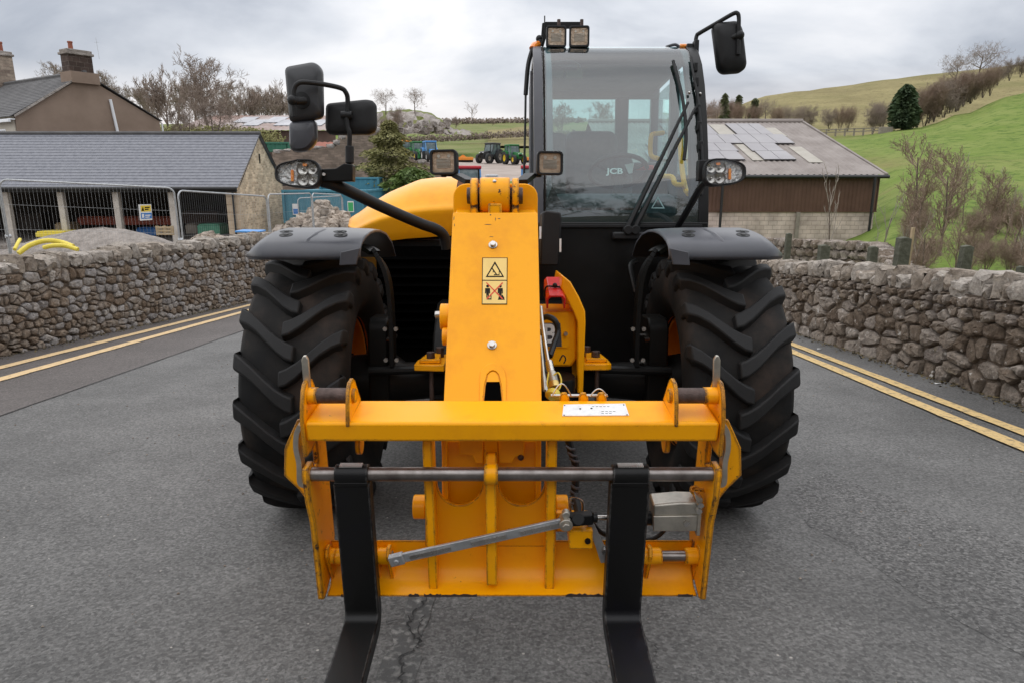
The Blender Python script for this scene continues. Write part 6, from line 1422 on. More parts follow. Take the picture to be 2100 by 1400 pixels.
for x, mt, nm, z in ((.14, 'sign_b', 'notice', .42), (.80, 'sign_g', 'notice', .50)):
    m = MB(); m.box(w*x - .14, w*x + .16, -.068, -.055, h*z - .26, h*z + .26); k = part(nm, m, M['white'], c1, M=Mc); m = MB(); m.box(w*x - .11, w*x + .13, -.073, -.0685, h*z - .22, h*z + (.02 if mt == 'sign_b' else .2)); part('notice_print', m, M[mt], k, M=Mc)
container('shipping_container', 'taller teal container with ribbed end standing beside the conifer', 660, 775, 364, 425, 38, 'teal', 6)
container('storage_box', 'small dark green metal cabin behind the shed gable', 545, 592, 292, 312, 46, 'green_c', 3)

def far_shed():
    a, b_ = wp(352, 285, 62), wp(708, 286, 66); e = wp(352, 268, 62); r0 = wp(380, 238, 70)
    root = empty('long_farm_shed', 'long low shed with weathered red and white sheet roof behind the bare trees', 'shed', (a.x, a.y, a.z - 2))
    x0, x1 = a.x, b_.x; yf = a.y; yr = r0.y; zE, zR = e.z, r0.z
    m = MB(); f = lambda x, s, q: (x, yf + (yr-yf)*s, zE + (zR-zE)*s + q); corrug(m, x0, x1, f, .5, .06, 1); B('roof_sheet', m, 'redroof', root, ang=20)
    m = MB(); m.box(x0, x1, yf + .3, yf + .5, a.z - 3, zE); B('wall', m, 'redwall', root)
    m = MB(); m.prism([(yf + .3, a.z - 3), (yf + .3, zE), (yr, zR - .05), (2*yr - yf, zE), (2*yr-yf, a.z - 3)], 'x', x0 + .05, x0 + .2); B('gable', m, 'redwall', root)
    rng = random.Random(3)
    for k in range(7):
        u = x0 + (x1-x0)*(.28 + k*.1); s0 = .25 if k % 2 else .45
        m = MB(); p0, p1 = (yf + (yr-yf)*s0, zE + (zR-zE)*s0 + .09), (yf + (yr-yf)*(s0+.4), zE + (zR-zE)*(s0+.4) + .09); m.add([(u, *p0), (u + 1.5, *p0), (u + 1.5, *p1), (u, *p1)], [(0, 1, 2, 3)]); B('roof_light', m, 'sheet_pale', root)
    a2, b2 = wp(570, 322, 50), wp(700, 300, 50)
    r2 = empty('lean_to', 'small lean-to with salmon sheet roof against the ruined wall', 'shed', (a2.x, a2.y, a2.z))
    m = MB(); f = lambda x, s, q: (x, a2.y + 3*s, wp(600, 305, 50).z + .55*s + q); corrug(m, a2.x, b2.x, f, .4, .05, 1); B('roof_sheet', m, 'pot', r2, ang=20)
    m = MB(); m.box(a2.x, b2.x, a2.y + .1, a2.y + .3, a2.z - 2, wp(600, 306, 50).z); B('wall', m, 'ruin', r2)
far_shed()

def ruin():
    D = 45; top = [(558, 312), (640, 304), (690, 300), (692, 285), (730, 268), (785, 266), (800, 300), (850, 330), (905, 340), (918, 372)]
    q = [wp(px, py, D) for px, py in top]; y = q[0].y
    root = empty('ruined_stone_wall', 'weathered stone boundary wall stepping up behind the teal containers', 'wall', (q[4].x, y, -1.5))
    m = MB(); m.prism([(p.x, p.z) for p in q] + [(q[-1].x, -2), (q[0].x, -2)], 'y', y, y + .6); B('masonry', m, 'ruin', root, smooth=False)
    rng = random.Random(4)
    for (a, b_) in zip(q, q[1:]):
        n = max(1, int((b_-a).length / .6))
        for k in range(n):
            c = a.lerp(b_, (k+.5)/n); mm = cope_mesh(.6, rng.uniform(.2, .38), .7, rng); B('coping_stone', mm, 'rock', root, M=Matrix.Translation((c.x, y + .3, c.z)), ang=60)
ruin()

# ------------------------------------------------------------------ trees and shrubs
def branchy(seed, H, r0, levels=4, spread=.75, up=.28, first=.28, kids=(4, 4, 4, 5), lean=.0, shrink=.62, multi=1, tw=.0012):
    rng = random.Random(seed); tr, cr = MB(), MB()
    def grow(p, d, ln, r_, lv, mb):
        n = 4 if lv == 0 else (3 if lv < 3 else 2); pts, q, dd = [p.copy()], p.copy(), d.copy()
        for i in range(n):
            dd = (dd + Vector((rng.uniform(-1, 1), rng.uniform(-1, 1), rng.uniform(-.5, .9))) * (.10 if lv == 0 else .22) + Vector((0, 0, up * (.0 if lv == 0 else .22)))).normalized(); q = q + dd * ln / n; pts.append(q.copy())
        taper = .3 if lv == 0 else .3
        mb.tube(pts, [r_ * (1 - (1 - taper) * i / n) for i in range(n + 1)], (7, 5, 4, 3, 3, 3)[lv], cap=lv < 2)
        if lv >= levels: return
        k = kids[min(lv, len(kids) - 1)]
        for j in range(k):
            t = (first if lv == 0 else .25) + (1 - (first if lv == 0 else .25)) * (j + rng.random()) / k; i = min(n - 1, int(t * n)); a = pts[i].lerp(pts[i+1], t * n - i)
            ax = (pts[i+1] - pts[i]).normalized(); o = ax.orthogonal().normalized(); o.rotate(Matrix.Rotation(rng.uniform(0, 6.283) + j * 2.4, 3, ax))
            nd = (ax * (1 - spread * .6) + o * spread * rng.uniform(.7, 1.25) + Vector((0, 0, up))).normalized()
            grow(a, nd, ln * shrink * rng.uniform(.7, 1.15) * (1 - .25 * t if lv == 0 else 1), max(r_ * .46 * rng.uniform(.7, 1), H * tw), lv + 1, cr)
    for s in range(multi):
        a = rng.uniform(0, 6.28); grow(Vector((.05*math.cos(a)*(multi > 1)*H*.3, .05*math.sin(a)*(multi > 1)*H*.3, -.02*H)), Vector((lean + .25*math.cos(a)*(multi > 1), .25*math.sin(a)*(multi > 1), 1)).normalized(), H * rng.uniform(.42, .52) if multi == 1 else H*rng.uniform(.4, .6), r0, 0, tr)
    zt = max(v.z for v in cr.v)
    for mb in (tr, cr):
        for v in mb.v: v *= H / zt
    return tr, cr
def tree_proto(seed, H, r0, mt_tw, **kw):
    r0 *= .62
    tr, cr = branchy(seed, H, r0, **kw); return tr.mesh('trunk', M['bark'], ang=60), cr.mesh('crown', M[mt_tw], smooth=False)
def plant_tree(proto, nm, lab, cat, p, sc=1, rz=0, group=None, lean=0):
    root = empty(nm, lab, cat, p, group, rz=rz, sc=sc, lean=lean)
    for n_, me in zip(('trunk', 'crown'), proto):
        o = bpy.data.objects.new(n_, me); COL.objects.link(o); o.parent = root
    return root
def size_at(px0, px1, D): return abs(px1 - px0) / F_PX * D
T_round = tree_proto(3, 10, .26, 'twig', levels=5, kids=(8, 5, 4, 4, 4), spread=.85, first=.3, tw=.0019)
T_tall = tree_proto(7, 10, .24, 'twig', levels=5, kids=(8, 5, 4, 4, 4), spread=.62, up=.34, first=.35, tw=.0019)
T_orch = tree_proto(11, 10, .20, 'twig', levels=5, kids=(6, 5, 4, 4, 3), spread=.95, up=.18, first=.16, multi=2, tw=.0022)
T_thin = tree_proto(15, 10, .13, 'twig_red', levels=4, kids=(16, 6, 5, 3), spread=.75, up=.30, first=.15, shrink=.45)
T_bush = tree_proto(19, 10, .16, 'twig', levels=4, kids=(8, 7, 6, 5), spread=.85, up=.25, first=.1, multi=4)
T_bush2 = tree_proto(23, 10, .14, 'twig_red', levels=4, kids=(8, 7, 6, 4), spread=.75, up=.35, first=.08, multi=5)
T_hill = tree_proto(29, 10, .25, 'twig', levels=5, kids=(6, 5, 5, 4, 3), spread=.95, up=.15, first=.2)
T_lean = tree_proto(37, 10, .22, 'twig', levels=5, kids=(6, 4, 3, 3, 2), spread=.75, up=.25, first=.32)
T_sap = tree_proto(41, 10, .08, 'twig_pale', levels=3, kids=(7, 3, 3), spread=.45, up=.45, first=.35, shrink=.4)
ORD = 'first second third fourth fifth sixth seventh eighth ninth tenth eleventh twelfth thirteenth fourteenth fifteenth sixteenth seventeenth eighteenth nineteenth twentieth'.split()
def tree_px(proto, nm, lab, cat, px, pyt, pyb, D, rz=0, group=None, lean=0):
    p = wp(px, pyb, D); t = wp(px, pyt, D); return plant_tree(proto, nm, lab, cat, p, (t.z - p.z) / 10, rz, group, lean)
tree_px(T_tall, 'bare_tree', 'dense bare tree with an ivy-dark stem just right of the farmhouse', 'tree', 345, 128, 300, 66, 1)
tree_px(T_round, 'bare_tree', 'tallest bare tree with fine upright branches behind the slate shed', 'tree', 432, 98, 300, 62, .5)
tree_px(T_orch, 'bare_tree', 'broad low brown tree spreading in front of the long farm shed', 'tree', 440, 160, 290, 48, 2)
tree_px(T_orch, 'bare_tree', 'broad brown tree overlapping the long shed, left of the mirrors', 'tree', 385, 185, 292, 52, 4)
tree_px(T_tall, 'bare_tree', 'bare tree between the tallest tree and the mirrors', 'tree', 512, 160, 290, 72, 3)
tree_px(T_round, 'bare_tree', 'pale bare tree immediately left of the tall mirror housing', 'tree', 548, 165, 290, 80, 2.4)
tree_px(T_tall, 'bare_tree', 'bare tree peeping out behind the tall mirror housing', 'tree', 582, 160, 290, 85, 5)
tree_px(T_round, 'bare_tree', 'small distant bare tree over the right slope of the farmhouse roof', 'tree', 258, 168, 262, 95, 2)
tree_px(T_round, 'bare_tree', 'bare treetop showing left of the dark farmhouse chimney', 'tree', 130, 118, 230, 90, 3.3)
tree_px(T_round, 'bare_tree', 'faint bare treetop showing just right of the farmhouse chimney', 'tree', 218, 138, 240, 95, 4.4)
tree_px(T_orch, 'bare_tree', 'low bare treetop above the farmhouse ridge', 'tree', 95, 145, 230, 95, .7)
tree_px(T_hill, 'bare_tree', 'windswept bare tree on the rock outcrop, nearer the front mirror', 'tree', 791, 180, 234, 120, 1)
tree_px(T_hill, 'bare_tree', 'windswept bare tree on top of the rock outcrop, farther from the mirror', 'tree', 851, 179, 232, 118, 2.6)
tree_px(T_lean, 'bare_tree', 'lone bare tree on the skyline between outcrop and cab', 'tree', 969, 207, 254, 170, 2, lean=.0)
tree_px(T_bush, 'bare_shrub', 'dark round shrub on the skyline below the lone tree', 'shrub', 1010, 243, 258, 190, 2)
tree_px(T_bush, 'bare_shrub', 'dark shrubs at the foot of the outcrop beside the field', 'shrub', 935, 236, 262, 125, 1)
tree_px(T_bush, 'bare_shrub', 'dull shrub on the outcrop slope below its trees', 'shrub', 812, 212, 262, 112, 3)
tree_px(T_bush, 'bare_shrub', 'grey shrub at the near edge of the outcrop by the conifer', 'shrub', 790, 230, 290, 100, 5)
# seen through the cab
tree_px(T_round, 'bare_tree', 'bare tree seen through the cab beside its left pillar', 'tree', 1152, 205, 300, 90, 1)
tree_px(T_round, 'bare_tree', 'bare tree seen through the middle of the cab windows', 'tree', 1232, 200, 300, 95, 3)
for i, (px, pt, D_) in enumerate(sorted(((318, 150, 88), (365, 140, 92), (402, 150, 84), (475, 150, 90), (500, 172, 78), (535, 178, 82), (565, 172, 92), (600, 180, 95), (330, 185, 75), (470, 185, 70)))):
    tree_px((T_tall, T_round)[i % 2], 'bare_tree', ORD[i] + ' trunk from the farmhouse in the bare brown tree belt behind the long shed', 'tree', px, pt, 288, D_, i * 1.3, 'tree belt behind the long shed')
# right: skyline wood, hillside hedgerow, thicket
rng = random.Random(77)
for i, px in enumerate(range(1448, 1570, 11)):
    tree_px(rng.choice((T_bush, T_bush2, T_hill)), 'bare_tree', ORD[i] + ' bare tree from the cab in the clump above the solar barn ridge', 'tree', px + rng.uniform(-4, 4), rng.uniform(196, 215), 256, rng.uniform(95, 115), rng.uniform(0, 6), 'tree clump above the solar barn')
for i, (px, py) in enumerate(((1590, 212), (1612, 208), (1640, 210), (1660, 206), (1700, 214), (1722, 218), (1738, 210))):
    tree_px(T_bush2 if px % 4 else T_bush, 'bare_tree', ORD[i] + ' bare tree from the cab in the thin row below the tan hill', 'tree', px, py, 268, rng.uniform(118, 135), rng.uniform(0, 6), 'tree row below the tan hill')
for i, (px, py, pb) in enumerate(sorted(((1895, 172, 256), (1915, 160, 245), (1935, 150, 236), (1960, 140, 224), (1990, 138, 208), (2015, 132, 196), (1965, 148, 222), (1808, 196, 268), (1790, 200, 268), (1880, 175, 262), (1925, 152, 235), (1950, 145, 226), (1975, 138, 214), (2000, 140, 200), (2030, 130, 192), (1905, 168, 248), (1945, 150, 228), (1870, 190, 262), (1985, 142, 205)))):
    tree_px(rng.choice((T_bush, T_bush2)), 'bare_shrub', ORD[i] + ' leafless bush going up the hedgerow on the green hillside', 'shrub', px, py, pb + 4, 114 + rng.uniform(-3, 5), rng.uniform(0, 6), 'hedgerow up the hillside')
tree_px(T_hill, 'bare_tree', 'wide rounded bare tree on the skyline high on the hillside', 'tree', 2005, 84, 180, 122, 2.2)
tree_px(T_hill, 'bare_tree', 'smaller bare tree leaning out left of the big skyline tree', 'tree', 1955, 108, 188, 122, 1.0)
for i, (px, py, pb) in enumerate(((2045, 128, 175), (2070, 112, 165), (2092, 108, 158), (2115, 105, 150))):
    tree_px(T_bush, 'bare_shrub', ORD[i] + ' dark shrub on the crest, counted from the rounded skyline tree', 'shrub', px, py, pb, 118, rng.uniform(0, 6), 'shrubs on the hill crest')
thick = 'thin upright leafless sapling in the brown thicket beyond the right wall'
for i in range(54):
    px = rng.uniform(1818, 2180); D = rng.uniform(15, 34); h = rng.uniform(1.7, 3.6) * (1.15 if D > 24 else .75) * (1 if i % 2 else .5)
    p = on_ground(px, D); plant_tree((rng.choice((T_thin, T_thin, T_sap)) if i % 2 else T_bush2), 'sapling' if i % 2 else 'scrub_bush', thick if i % 2 else 'low leafless reddish bush in the thicket beyond the right wall', 'sapling' if i % 2 else 'bush', p, h / 10, rng.uniform(0, 6), 'saplings beyond the right wall' if i % 2 else 'bushes beyond the right wall')
p = on_ground(1838, 27); plant_tree(T_thin, 'bare_tree', 'tallest bare sapling at the barn end of the thicket', 'tree', p, .42, 2)
p = on_ground(1682, 19); plant_tree(T_sap, 'sapling', 'pale slender sapling standing in front of the brown barn cladding', 'sapling', p, .36, 2)
p = on_ground(1775, 17); plant_tree(T_sap, 'sapling', 'pale twiggy sapling at the corner of the brown barn', 'sapling', p, .27, 4)

for i in range(24):
    x = -27 + i * 2.4; yy = rng.uniform(0, 7); p = RT @ Vector((x + rng.uniform(-1, 1), -13 - yy, 1.2 + .5*yy))
    plant_tree((T_round, T_tall, T_hill)[i % 3], 'bare_tree', 'bare roadside tree standing behind the viewpoint', 'tree', p, rng.uniform(.55, .85), rng.uniform(0, 6), 'trees behind the viewpoint')
def leaf_cloud(seed, H, W, n, size, shape, squash=1.0):
    rng = random.Random(seed); m = MB()
    for _ in range(n):
        z = rng.random() ** .9; rad = shape(z) * W / 2 * (rng.uniform(.55, 1.08) if rng.random() < .8 else rng.uniform(0, .6)); a = rng.uniform(0, 6.283); k = 1 + .36*math.sin(3*a + 9*z + seed)*(.6 + .4*math.sin(17*z))
        c = Vector((rad*k*math.cos(a), rad*k*math.sin(a)*squash, z*H)); s = size * rng.uniform(.6, 1.4)
        u = Vector((rng.gauss(0, 1), rng.gauss(0, 1), rng.gauss(0, 1))).normalized(); v = u.orthogonal().normalized(); v.rotate(Matrix.Rotation(rng.uniform(0, 6.28), 3, u)); d = Vector((math.cos(a), math.sin(a), -.35))
        m.add([c - v*s*.5, c + d*s*1.1, c + v*s*.5, c - d*s*.2 + u*s*.2], [(0, 1, 2), (0, 2, 3)])
    return m
def evergreen(nm, lab, cat, px, pyt, pyb, D, wpx, mt, shape, n, size, seed, trunk=True):
    p, t = wp(px, pyb, D), wp(px, pyt, D); H = t.z - p.z; W = size_at(0, wpx, D); root = empty(nm, lab, cat, p)
    o = bpy.data.objects.new('crown', leaf_cloud(seed, H, W, n, size, shape).mesh('crown', M[mt], smooth=False)); COL.objects.link(o); o.parent = root
    m = MB(); m.tube([(0, 0, -.3), (0, 0, H*.85)], [H*.03, .02], 7); o = bpy.data.objects.new('trunk', m.mesh('trunk', M['bark'])); COL.objects.link(o); o.parent = root
cone = lambda z: (1 - z) ** .75 * (.82 + .25*math.sin(z*34)) + .04
col = lambda z: min(1, (z + .05) * 5) ** .5 * (1 - z ** 2.2) ** .6
ball_ = lambda z: max(.05, math.sin(math.pi * min(1, .12 + z*.88))) ** .6
evergreen('conifer', 'yellow-green conifer standing left of the boom lamp', 'conifer', 803, 248, 412, 40, 165, 'needle_y', cone, 8000, .14, 5)
evergreen('evergreen_shrub', 'bright green laurel bush below the conifer', 'shrub', 845, 345, 410, 38, 90, 'leafy', ball_, 3200, .15, 6)
evergreen('evergreen_tree', 'dark green upright evergreen tree alone on the hillside', 'tree', 1850, 176, 262, 108, 40, 'needle', col, 3600, .60, 7)
evergreen('evergreen_tree', 'dark green bushy evergreen among the brown hedgerow bushes', 'tree', 1908, 182, 232, 114, 30, 'needle_mid', ball_, 3600, .42, 8)
for i, (px, py, w_) in enumerate(((1484, 194, 14), (1512, 197, 9), (1545, 203, 12))):
    evergreen('pine_tree', ('tall dark pine at the cab end of the clump', 'thin dark pine in the middle of the clump', 'dark pine at the far end of the clump')[i] + ' above the solar barn', 'tree', px, py, 254, 108, w_, 'needle_mid', cone, 900, .40, 30 + i)
# ivy and skyline hedges
def hedge(nm, lab, pts, D, h, w, mt, n, size, seed):
    m = MB(); rng = random.Random(seed); q = [wp(px, py, d) for px, py, d in pts]
    for a, b_ in zip(q, q[1:]):
        for _ in range(n):
            c = a.lerp(b_, rng.random()) + Vector((rng.uniform(-w, w)/2, rng.uniform(-w, w)/2, rng.random()*h*rng.uniform(.5, 1.1))); u = Vector((rng.gauss(0, 1), rng.gauss(0, 1), rng.gauss(0, 1))).normalized(); v = u.orthogonal()*size; m.add([c - v, c + u*size, c + v, c - u*size*.4], [(0, 1, 2, 3)])
    single(nm, m, M[mt], lab, 'hedge', smooth=False)
hedge('hedge', 'thin dark hedge line crossing the far green field', [(700, 296, 165), (820, 294, 167), (900, 291, 168), (1000, 285, 172), (1100, 279, 176), (1200, 282, 178)], 0, 1.6, 1.2, 'twig', 900, .22, 1)
hedge('hedge', 'low grey-green hedge along the distant skyline', [(900, 253, 330), (1000, 253, 350), (1100, 251, 360), (1200, 251, 360)], 0, 2.2, 5, 'twig', 500, .6, 2)
hedge('hedge', 'brambly scrub bank behind the slate shed ridge', [(330, 286, 58), (450, 284, 58), (560, 296, 56)], 0, 1.0, 2, 'needle_y', 2500, .09, 3)

# rock outcrop with broken limestone faces
def outcrop():
    p = wp(780, 300, 118); root = empty('rock_outcrop', 'craggy limestone outcrop with grassy cap beyond the yard', 'rock', wp(850, 285, 116))
    rng = random.Random(9); m = MB(); top = [(700, 240), (760, 232), (800, 228), (850, 226), (885, 232), (905, 246), (925, 262), (960, 268)]
    n = 40; rows = 9
    for j in range(rows):
        for i in range(n + 1):
            px = 690 + (965 - 690)*i/n
            for (a, ya), (b_, yb_) in zip(top, top[1:]):
                if a <= px <= b_: yt = ya + (yb_-ya)*(px-a)/(b_-a)
            if px < 700: yt = 240
            if px > 960: yt = 268
            f = j/(rows - 1); D = 116 + 14*f**1.5 + rng.uniform(-1, 1)*(.9 if 0 < j < rows-1 else 0)
            m.v.append(wp(px + rng.uniform(-2, 2), 276 + (yt - 276)*min(1, f*1.25) + rng.uniform(-2.2, 2.2)*(1 if f < .9 else .3), D))
    for j in range(rows - 1):
        for i in range(n): m.f.append((j*(n+1)+i, j*(n+1)+i+1, (j+1)*(n+1)+i+1, (j+1)*(n+1)+i))
    o = B('crag', m, 'rock', root, smooth=False); o.data.materials.append(M['grass_dull'])
    for f in o.data.polygons:
        if f.index // n > 5 or rng.random() < .12: f.material_index = 1
    for k in range(46):
        px = rng.uniform(780, 930); q = wp(px, rng.uniform(250, 274), 113 + rng.random()*3); s = rng.uniform(.3, 1.0); B('boulder', cope_mesh(s*1.4, s, s, rng), 'rock', root, M=Matrix.Translation(q) @ Matrix.Rotation(rng.uniform(0, 3), 4, 'Z'), smooth=False)
outcrop()

# ------------------------------------------------------------------ tractors and implements in the far yard
def tractor(lab, px, py, D, hpx, heading, body, roof, rimc, loader=False, blue_b=None):
    D = D if D < 55 else ground_hit(px, py, 60, 140); p = on_ground(px, D); H = size_at(0, hpx, D); s = H / 2.9
    root = empty('tractor', lab, 'tractor', p, 'tractors in the far yard'); Mt = Matrix.Translation(p) @ Matrix.Rotation(heading, 4, 'Z') @ Matrix.Scale(s, 4)
    T = lambda nm, m, mt, par=root, **k: part(nm, m, M[mt], par, M=Mt, **k)           # faces -y
    m = MB(); m.prism([(-2.3, 1.05), (-2.35, 1.35), (-2.2, 1.6), (-.6, 1.75), (-.6, .8), (-2.0, .75)], 'x', -.38, .38); b = T('bonnet', m, body, bev=.06)
    m = MB(); m.box(-.25, .25, -2.37, -2.33, 1.08, 1.4); T('grille', m, 'ink', b)
    for x in (-.3, .3): m = MB(); m.box(x - .08, x + .08, -2.36, -2.31, 1.4, 1.5); T('headlight', m, 'white', b)
    m = MB(); m.box(-.3, .3, -2.0, 1.5, .55, .85); T('chassis', m, 'tr_tyre')
    m = MB(); m.prism([(-.6, 1.0), (-.7, 1.6), (-.35, 2.65), (1.1, 2.65), (1.25, 1.6), (1.0, 1.0)], 'x', -.72, .72); c = T('cab', m, 'tr_glass')
    m = MB()
    for x in (-.74, .74):
        for a, b2 in (((-.7, 1.5), (-.36, 2.66)), ((.4, 1.2), (.4, 2.66)), ((1.25, 1.5), (1.1, 2.66))): m.obox((x, a[0], a[1]), (x, b2[0], b2[1]), .09, .09, (1, 0, 0))
    m.box(-.76, .76, -.7, 1.2, .95, 1.25); T('cab_frame', m, body, c)
    m = MB(); m.prism(rrect(-.5, 1.25, 2.64, 2.86, .08), 'x', -.82, .82); T('roof', m, roof, bev=.04)
    for x, y, r_, w in ((-.88, .75, .92, .5), (.88, .75, .92, .5), (-.85, -1.75, .66, .42), (.85, -1.75, .66, .42)):
        m = MB(); m.lathe([(r_*.55, -w/2), (r_*.9, -w/2), (r_, -w*.4), (r_, w*.4), (r_*.9, w/2), (r_*.55, w/2)], (x, y, r_), (1, 0, 0), 22); t = T('wheel', m, 'tr_tyre')
        m = MB(); m.lathe([(r_*.56, -w*.32), (.1, -w*.2), (.1, w*.2), (r_*.56, w*.32)], (x, y, r_), (1, 0, 0), 18); T('rim', m, rimc, t)
    for x in (-.88, .88): m = MB(); m.prism([(.0, 1.35), (.1, 1.75), (.5, 1.98), (1.0, 1.98), (1.4, 1.8), (1.4, 1.7), (1.0, 1.88), (.5, 1.88), (.15, 1.65)], 'x', x - .25, x + .25); T('mudguard', m, body)
    m = MB(); m.tube([(.55, -.9, 1.5), (.55, -.9, 2.6)], .05, 8); T('exhaust', m, 'ink')
    if loader:
        m = MB()
        for x in (-.5, .5): m.obox((x, -.6, 1.6), (x, -2.5, 1.2), .14, .18); m.obox((x, -2.5, 1.2), (x, -3.0, .4), .14, .18)
        m.box(-.9, .9, -3.1, -2.95, .3, .9); T('loader', m, body)
tractor('black tractor with front linkage parked beside the green tractor in the yard', 1010, 336, 92, 40, R(-35), 'tr_black', 'tr_black', 'wood_grey')
tractor('green tractor with yellow wheels in the yard next to the black one', 1052, 338, 90, 39, R(28), 'tr_green', 'tr_green', 'tr_yel')
tractor('green tractor with orange cab roof, first in the row by the conifer', 845, 330, 80, 39, R(40), 'tr_green', 'tr_orange', 'tr_yel')
tractor('all-green tractor in the middle of the row by the conifer', 868, 331, 82, 38, R(25), 'tr_green', 'tr_green', 'tr_yel', True)
tractor('tractor with pale blue cab roof behind the boom lamp', 893, 333, 82, 41, R(20), 'tr_blue', 'tr_blue', 'white')
tractor('red-roofed tractor low behind the boom, right of the left boom lamp', 966, 422, 50, 84, R(12), 'tr_blue', 'tr_red', 'white')
tractor('red-roofed tractor half hidden between boom and cab pillar', 1090, 422, 50, 84, R(0), 'tr_blue', 'tr_red', 'white')
def implement(lab, px0, px1, py0, py1, D):
    D = ground_hit((px0 + px1)/2, py1, 60, 140); a, b_ = wp(px0, py1, D), wp(px1, py0, D); root = empty('mower_implement', lab, 'implement', ((a.x+b_.x)/2, a.y, a.z), 'orange implements in the yard'); h = b_.z - a.z; w = b_.x - a.x
    m = MB(); m.box(a.x, b_.x, a.y, a.y + 1.2, a.z + h*.25, a.z + h*.7); k = B('deck', m, 'tr_orange', root, bev=.06)
    m = MB(); m.prism([(a.x + w*.4, a.z + h*.7), (a.x + w*.5, a.z + h), (a.x + w*.56, a.z + h), (a.x + w*.7, a.z + h*.7)], 'y', a.y + .3, a.y + .5); B('headstock', m, 'tr_orange', root)
    m = MB(); m.cyl((a.x, a.y + .1, a.z + h*.16), (b_.x, a.y + .1, a.z + h*.16), h*.15, 10); B('roller', m, 'ink', root)
implement('orange mower beside the left boom lamp in the far yard', 925, 970, 318, 333, 88); implement('orange mower just left of the cab pillar in the far yard', 1076, 1104, 318, 334, 88)
a = wp(1000, 362, 60); m = MB(); m.box(a.x - .2, a.x + .9, a.y, a.y + .7, a.z - 1.9, a.z + .15); single('water_tank', m, M['galv'], 'grey tank beside the red-roofed tractor behind the boom', 'tank', bev=.1, loc=(a.x, a.y, a.z - 1.2))

# ------------------------------------------------------------------ site fence panels
def fence_panel(lab, A, B_, htop, H=2.0, sign=False):
    A, B_ = Vector(A), Vector(B_); u = (B_ - A); u.z = 0; ln = u.length; u.normalize(); z0 = min(A.z, B_.z) - H
    root = empty('site_fence', lab, 'fence', (A.x, A.y, A.z - H), 'temporary mesh fence panels'); zA, zB = A.z, B_.z
    Mf = Matrix(((u.x, -u.y, 0, A.x), (u.y, u.x, 0, A.y), (0, 0, 1, 0), (0, 0, 0, 1)))
    Q = lambda nm, m, mt, par=root, **k: part(nm, m, M[mt], par, M=Mf, **k)
    zt = lambda x: zA + (zB - zA) * x / ln
    r_ = .16; path = [(0, 0, zt(0) - H)] + [(r_ - r_*math.cos(w), 0, zt(r_) - r_ + r_*math.sin(w)) for w in [R(15*i) for i in range(7)]] + [(ln - r_ + r_*math.sin(w), 0, zt(ln - r_) - r_ + r_*math.cos(w)) for w in [R(15*i) for i in range(7)]] + [(ln, 0, zt(ln) - H)]
    m = MB(); m.tube(path, .021, 8); Q('tube_frame', m, 'galv')
    m = MB(); m.tube([(0, 0, zt(0) - H + .15), (ln, 0, zt(ln) - H + .15)], .018, 6)
    Q('bottom_rail', m, 'galv'); m = MB(); n = int(ln / .075)
    for k in range(1, n): x = ln*k/n; m.tube([(x, 0, zt(x) - H + .15), (x, 0, zt(x) - .01)], .0019, 3, False)
    for k in (.55, 1.1, 1.55): m.tube([(0, .004, zt(0) - k), (ln, .004, zt(ln) - k)], .0028, 3, False)
    Q('wire_mesh', m, 'galv', kind='stuff')
    for x in (0, ln): m = MB(); m.prism(rrect(x - .11, x + .11, zt(x) - H - .04, zt(x) - H + .1, .02), 'y', -.3, .3); Q('foot_block', m, 'tr_tyre')
    m = MB(); m.cyl((ln - .03, 0, zt(ln) - 1.25), (ln + .08, 0, zt(ln) - 1.25), .045, 8); Q('coupler', m, 'galv')
    return root, Mf, ln, zt
fp, Mf, ln, zt = fence_panel('nearest mesh fence panel with a safety sign, over the wall in front of the shed', wp(-3, 368, 15.6), wp(356, 386, 17.0), 0)
D_s = 16.6; s0, s1 = wp(283, 453, D_s), wp(313, 419, D_s); xs = (s0.x - wp(-3, 368, 15.6).x)
def on_panel(px, py):
    I = Mf.inverted(); o, d = I @ CAM, I.to_3x3() @ ray(px, py, PITCH_G); return o + d * ((-.02 - o.y) / d.y)
m = MB(); q = [on_panel(*p) for p in ((283.5, 420), (310, 419.5), (312.5, 451.5), (287, 453))]; m.prism([(p.x, p.z) for p in q], 'y', -.026, -.018); sg = part('safety_sign', m, M['white'], fp, M=Mf)
for pts, mt in ((((288, 422), (309, 421.5), (310, 434), (289, 435)), 'sign_y'), (((288.5, 437.5), (311, 437), (311.8, 448.5), (289.6, 449.5)), 'sign_b')):
    q = [on_panel(*p) for p in pts]; m = MB(); m.prism([(p.x, p.z) for p in q], 'y', -.0275, -.0262); part('sign_print', m, M[mt], sg, M=Mf)
for pts, mt in ((((297, 425), (307, 424.6), (307, 427), (297, 427.4)), 'ink'), (((297, 429), (305, 428.6), (305, 431), (297, 431.3)), 'ink'), (((290, 433), (293, 424), (296, 433)), 'ink'), (((298, 441), (309, 440.6), (309, 443), (298, 443.4)), 'white'), (((298, 445), (307, 444.7), (307, 446.6), (298, 447)), 'white'), (((291, 439.5), (295.5, 439.3), (296, 447), (291.5, 447.3)), 'white')):
    q = [on_panel(*p) for p in pts]; m = MB(); m.prism([(p.x, p.z) for p in q], 'y', -.0288, -.0278); part('sign_symbol', m, M[mt], sg, M=Mf)
fence_panel('second mesh fence panel, ending at the stone gable', wp(364, 391, 17.2), wp(546, 403, 20.5), 0)
fence_panel('third mesh fence panel crossing the gable towards the teal container', wp(549, 399, 20.6), wp(638, 397, 23.8), 0)
fence_panel('fourth mesh fence panel in front of the teal container', wp(640, 397, 23.9), wp(700, 400, 27), 0)
fence_panel('mesh fence panel end-on behind the mudguard and the rubble heap', wp(610, 407, 29), wp(702, 402, 30.5), 0)
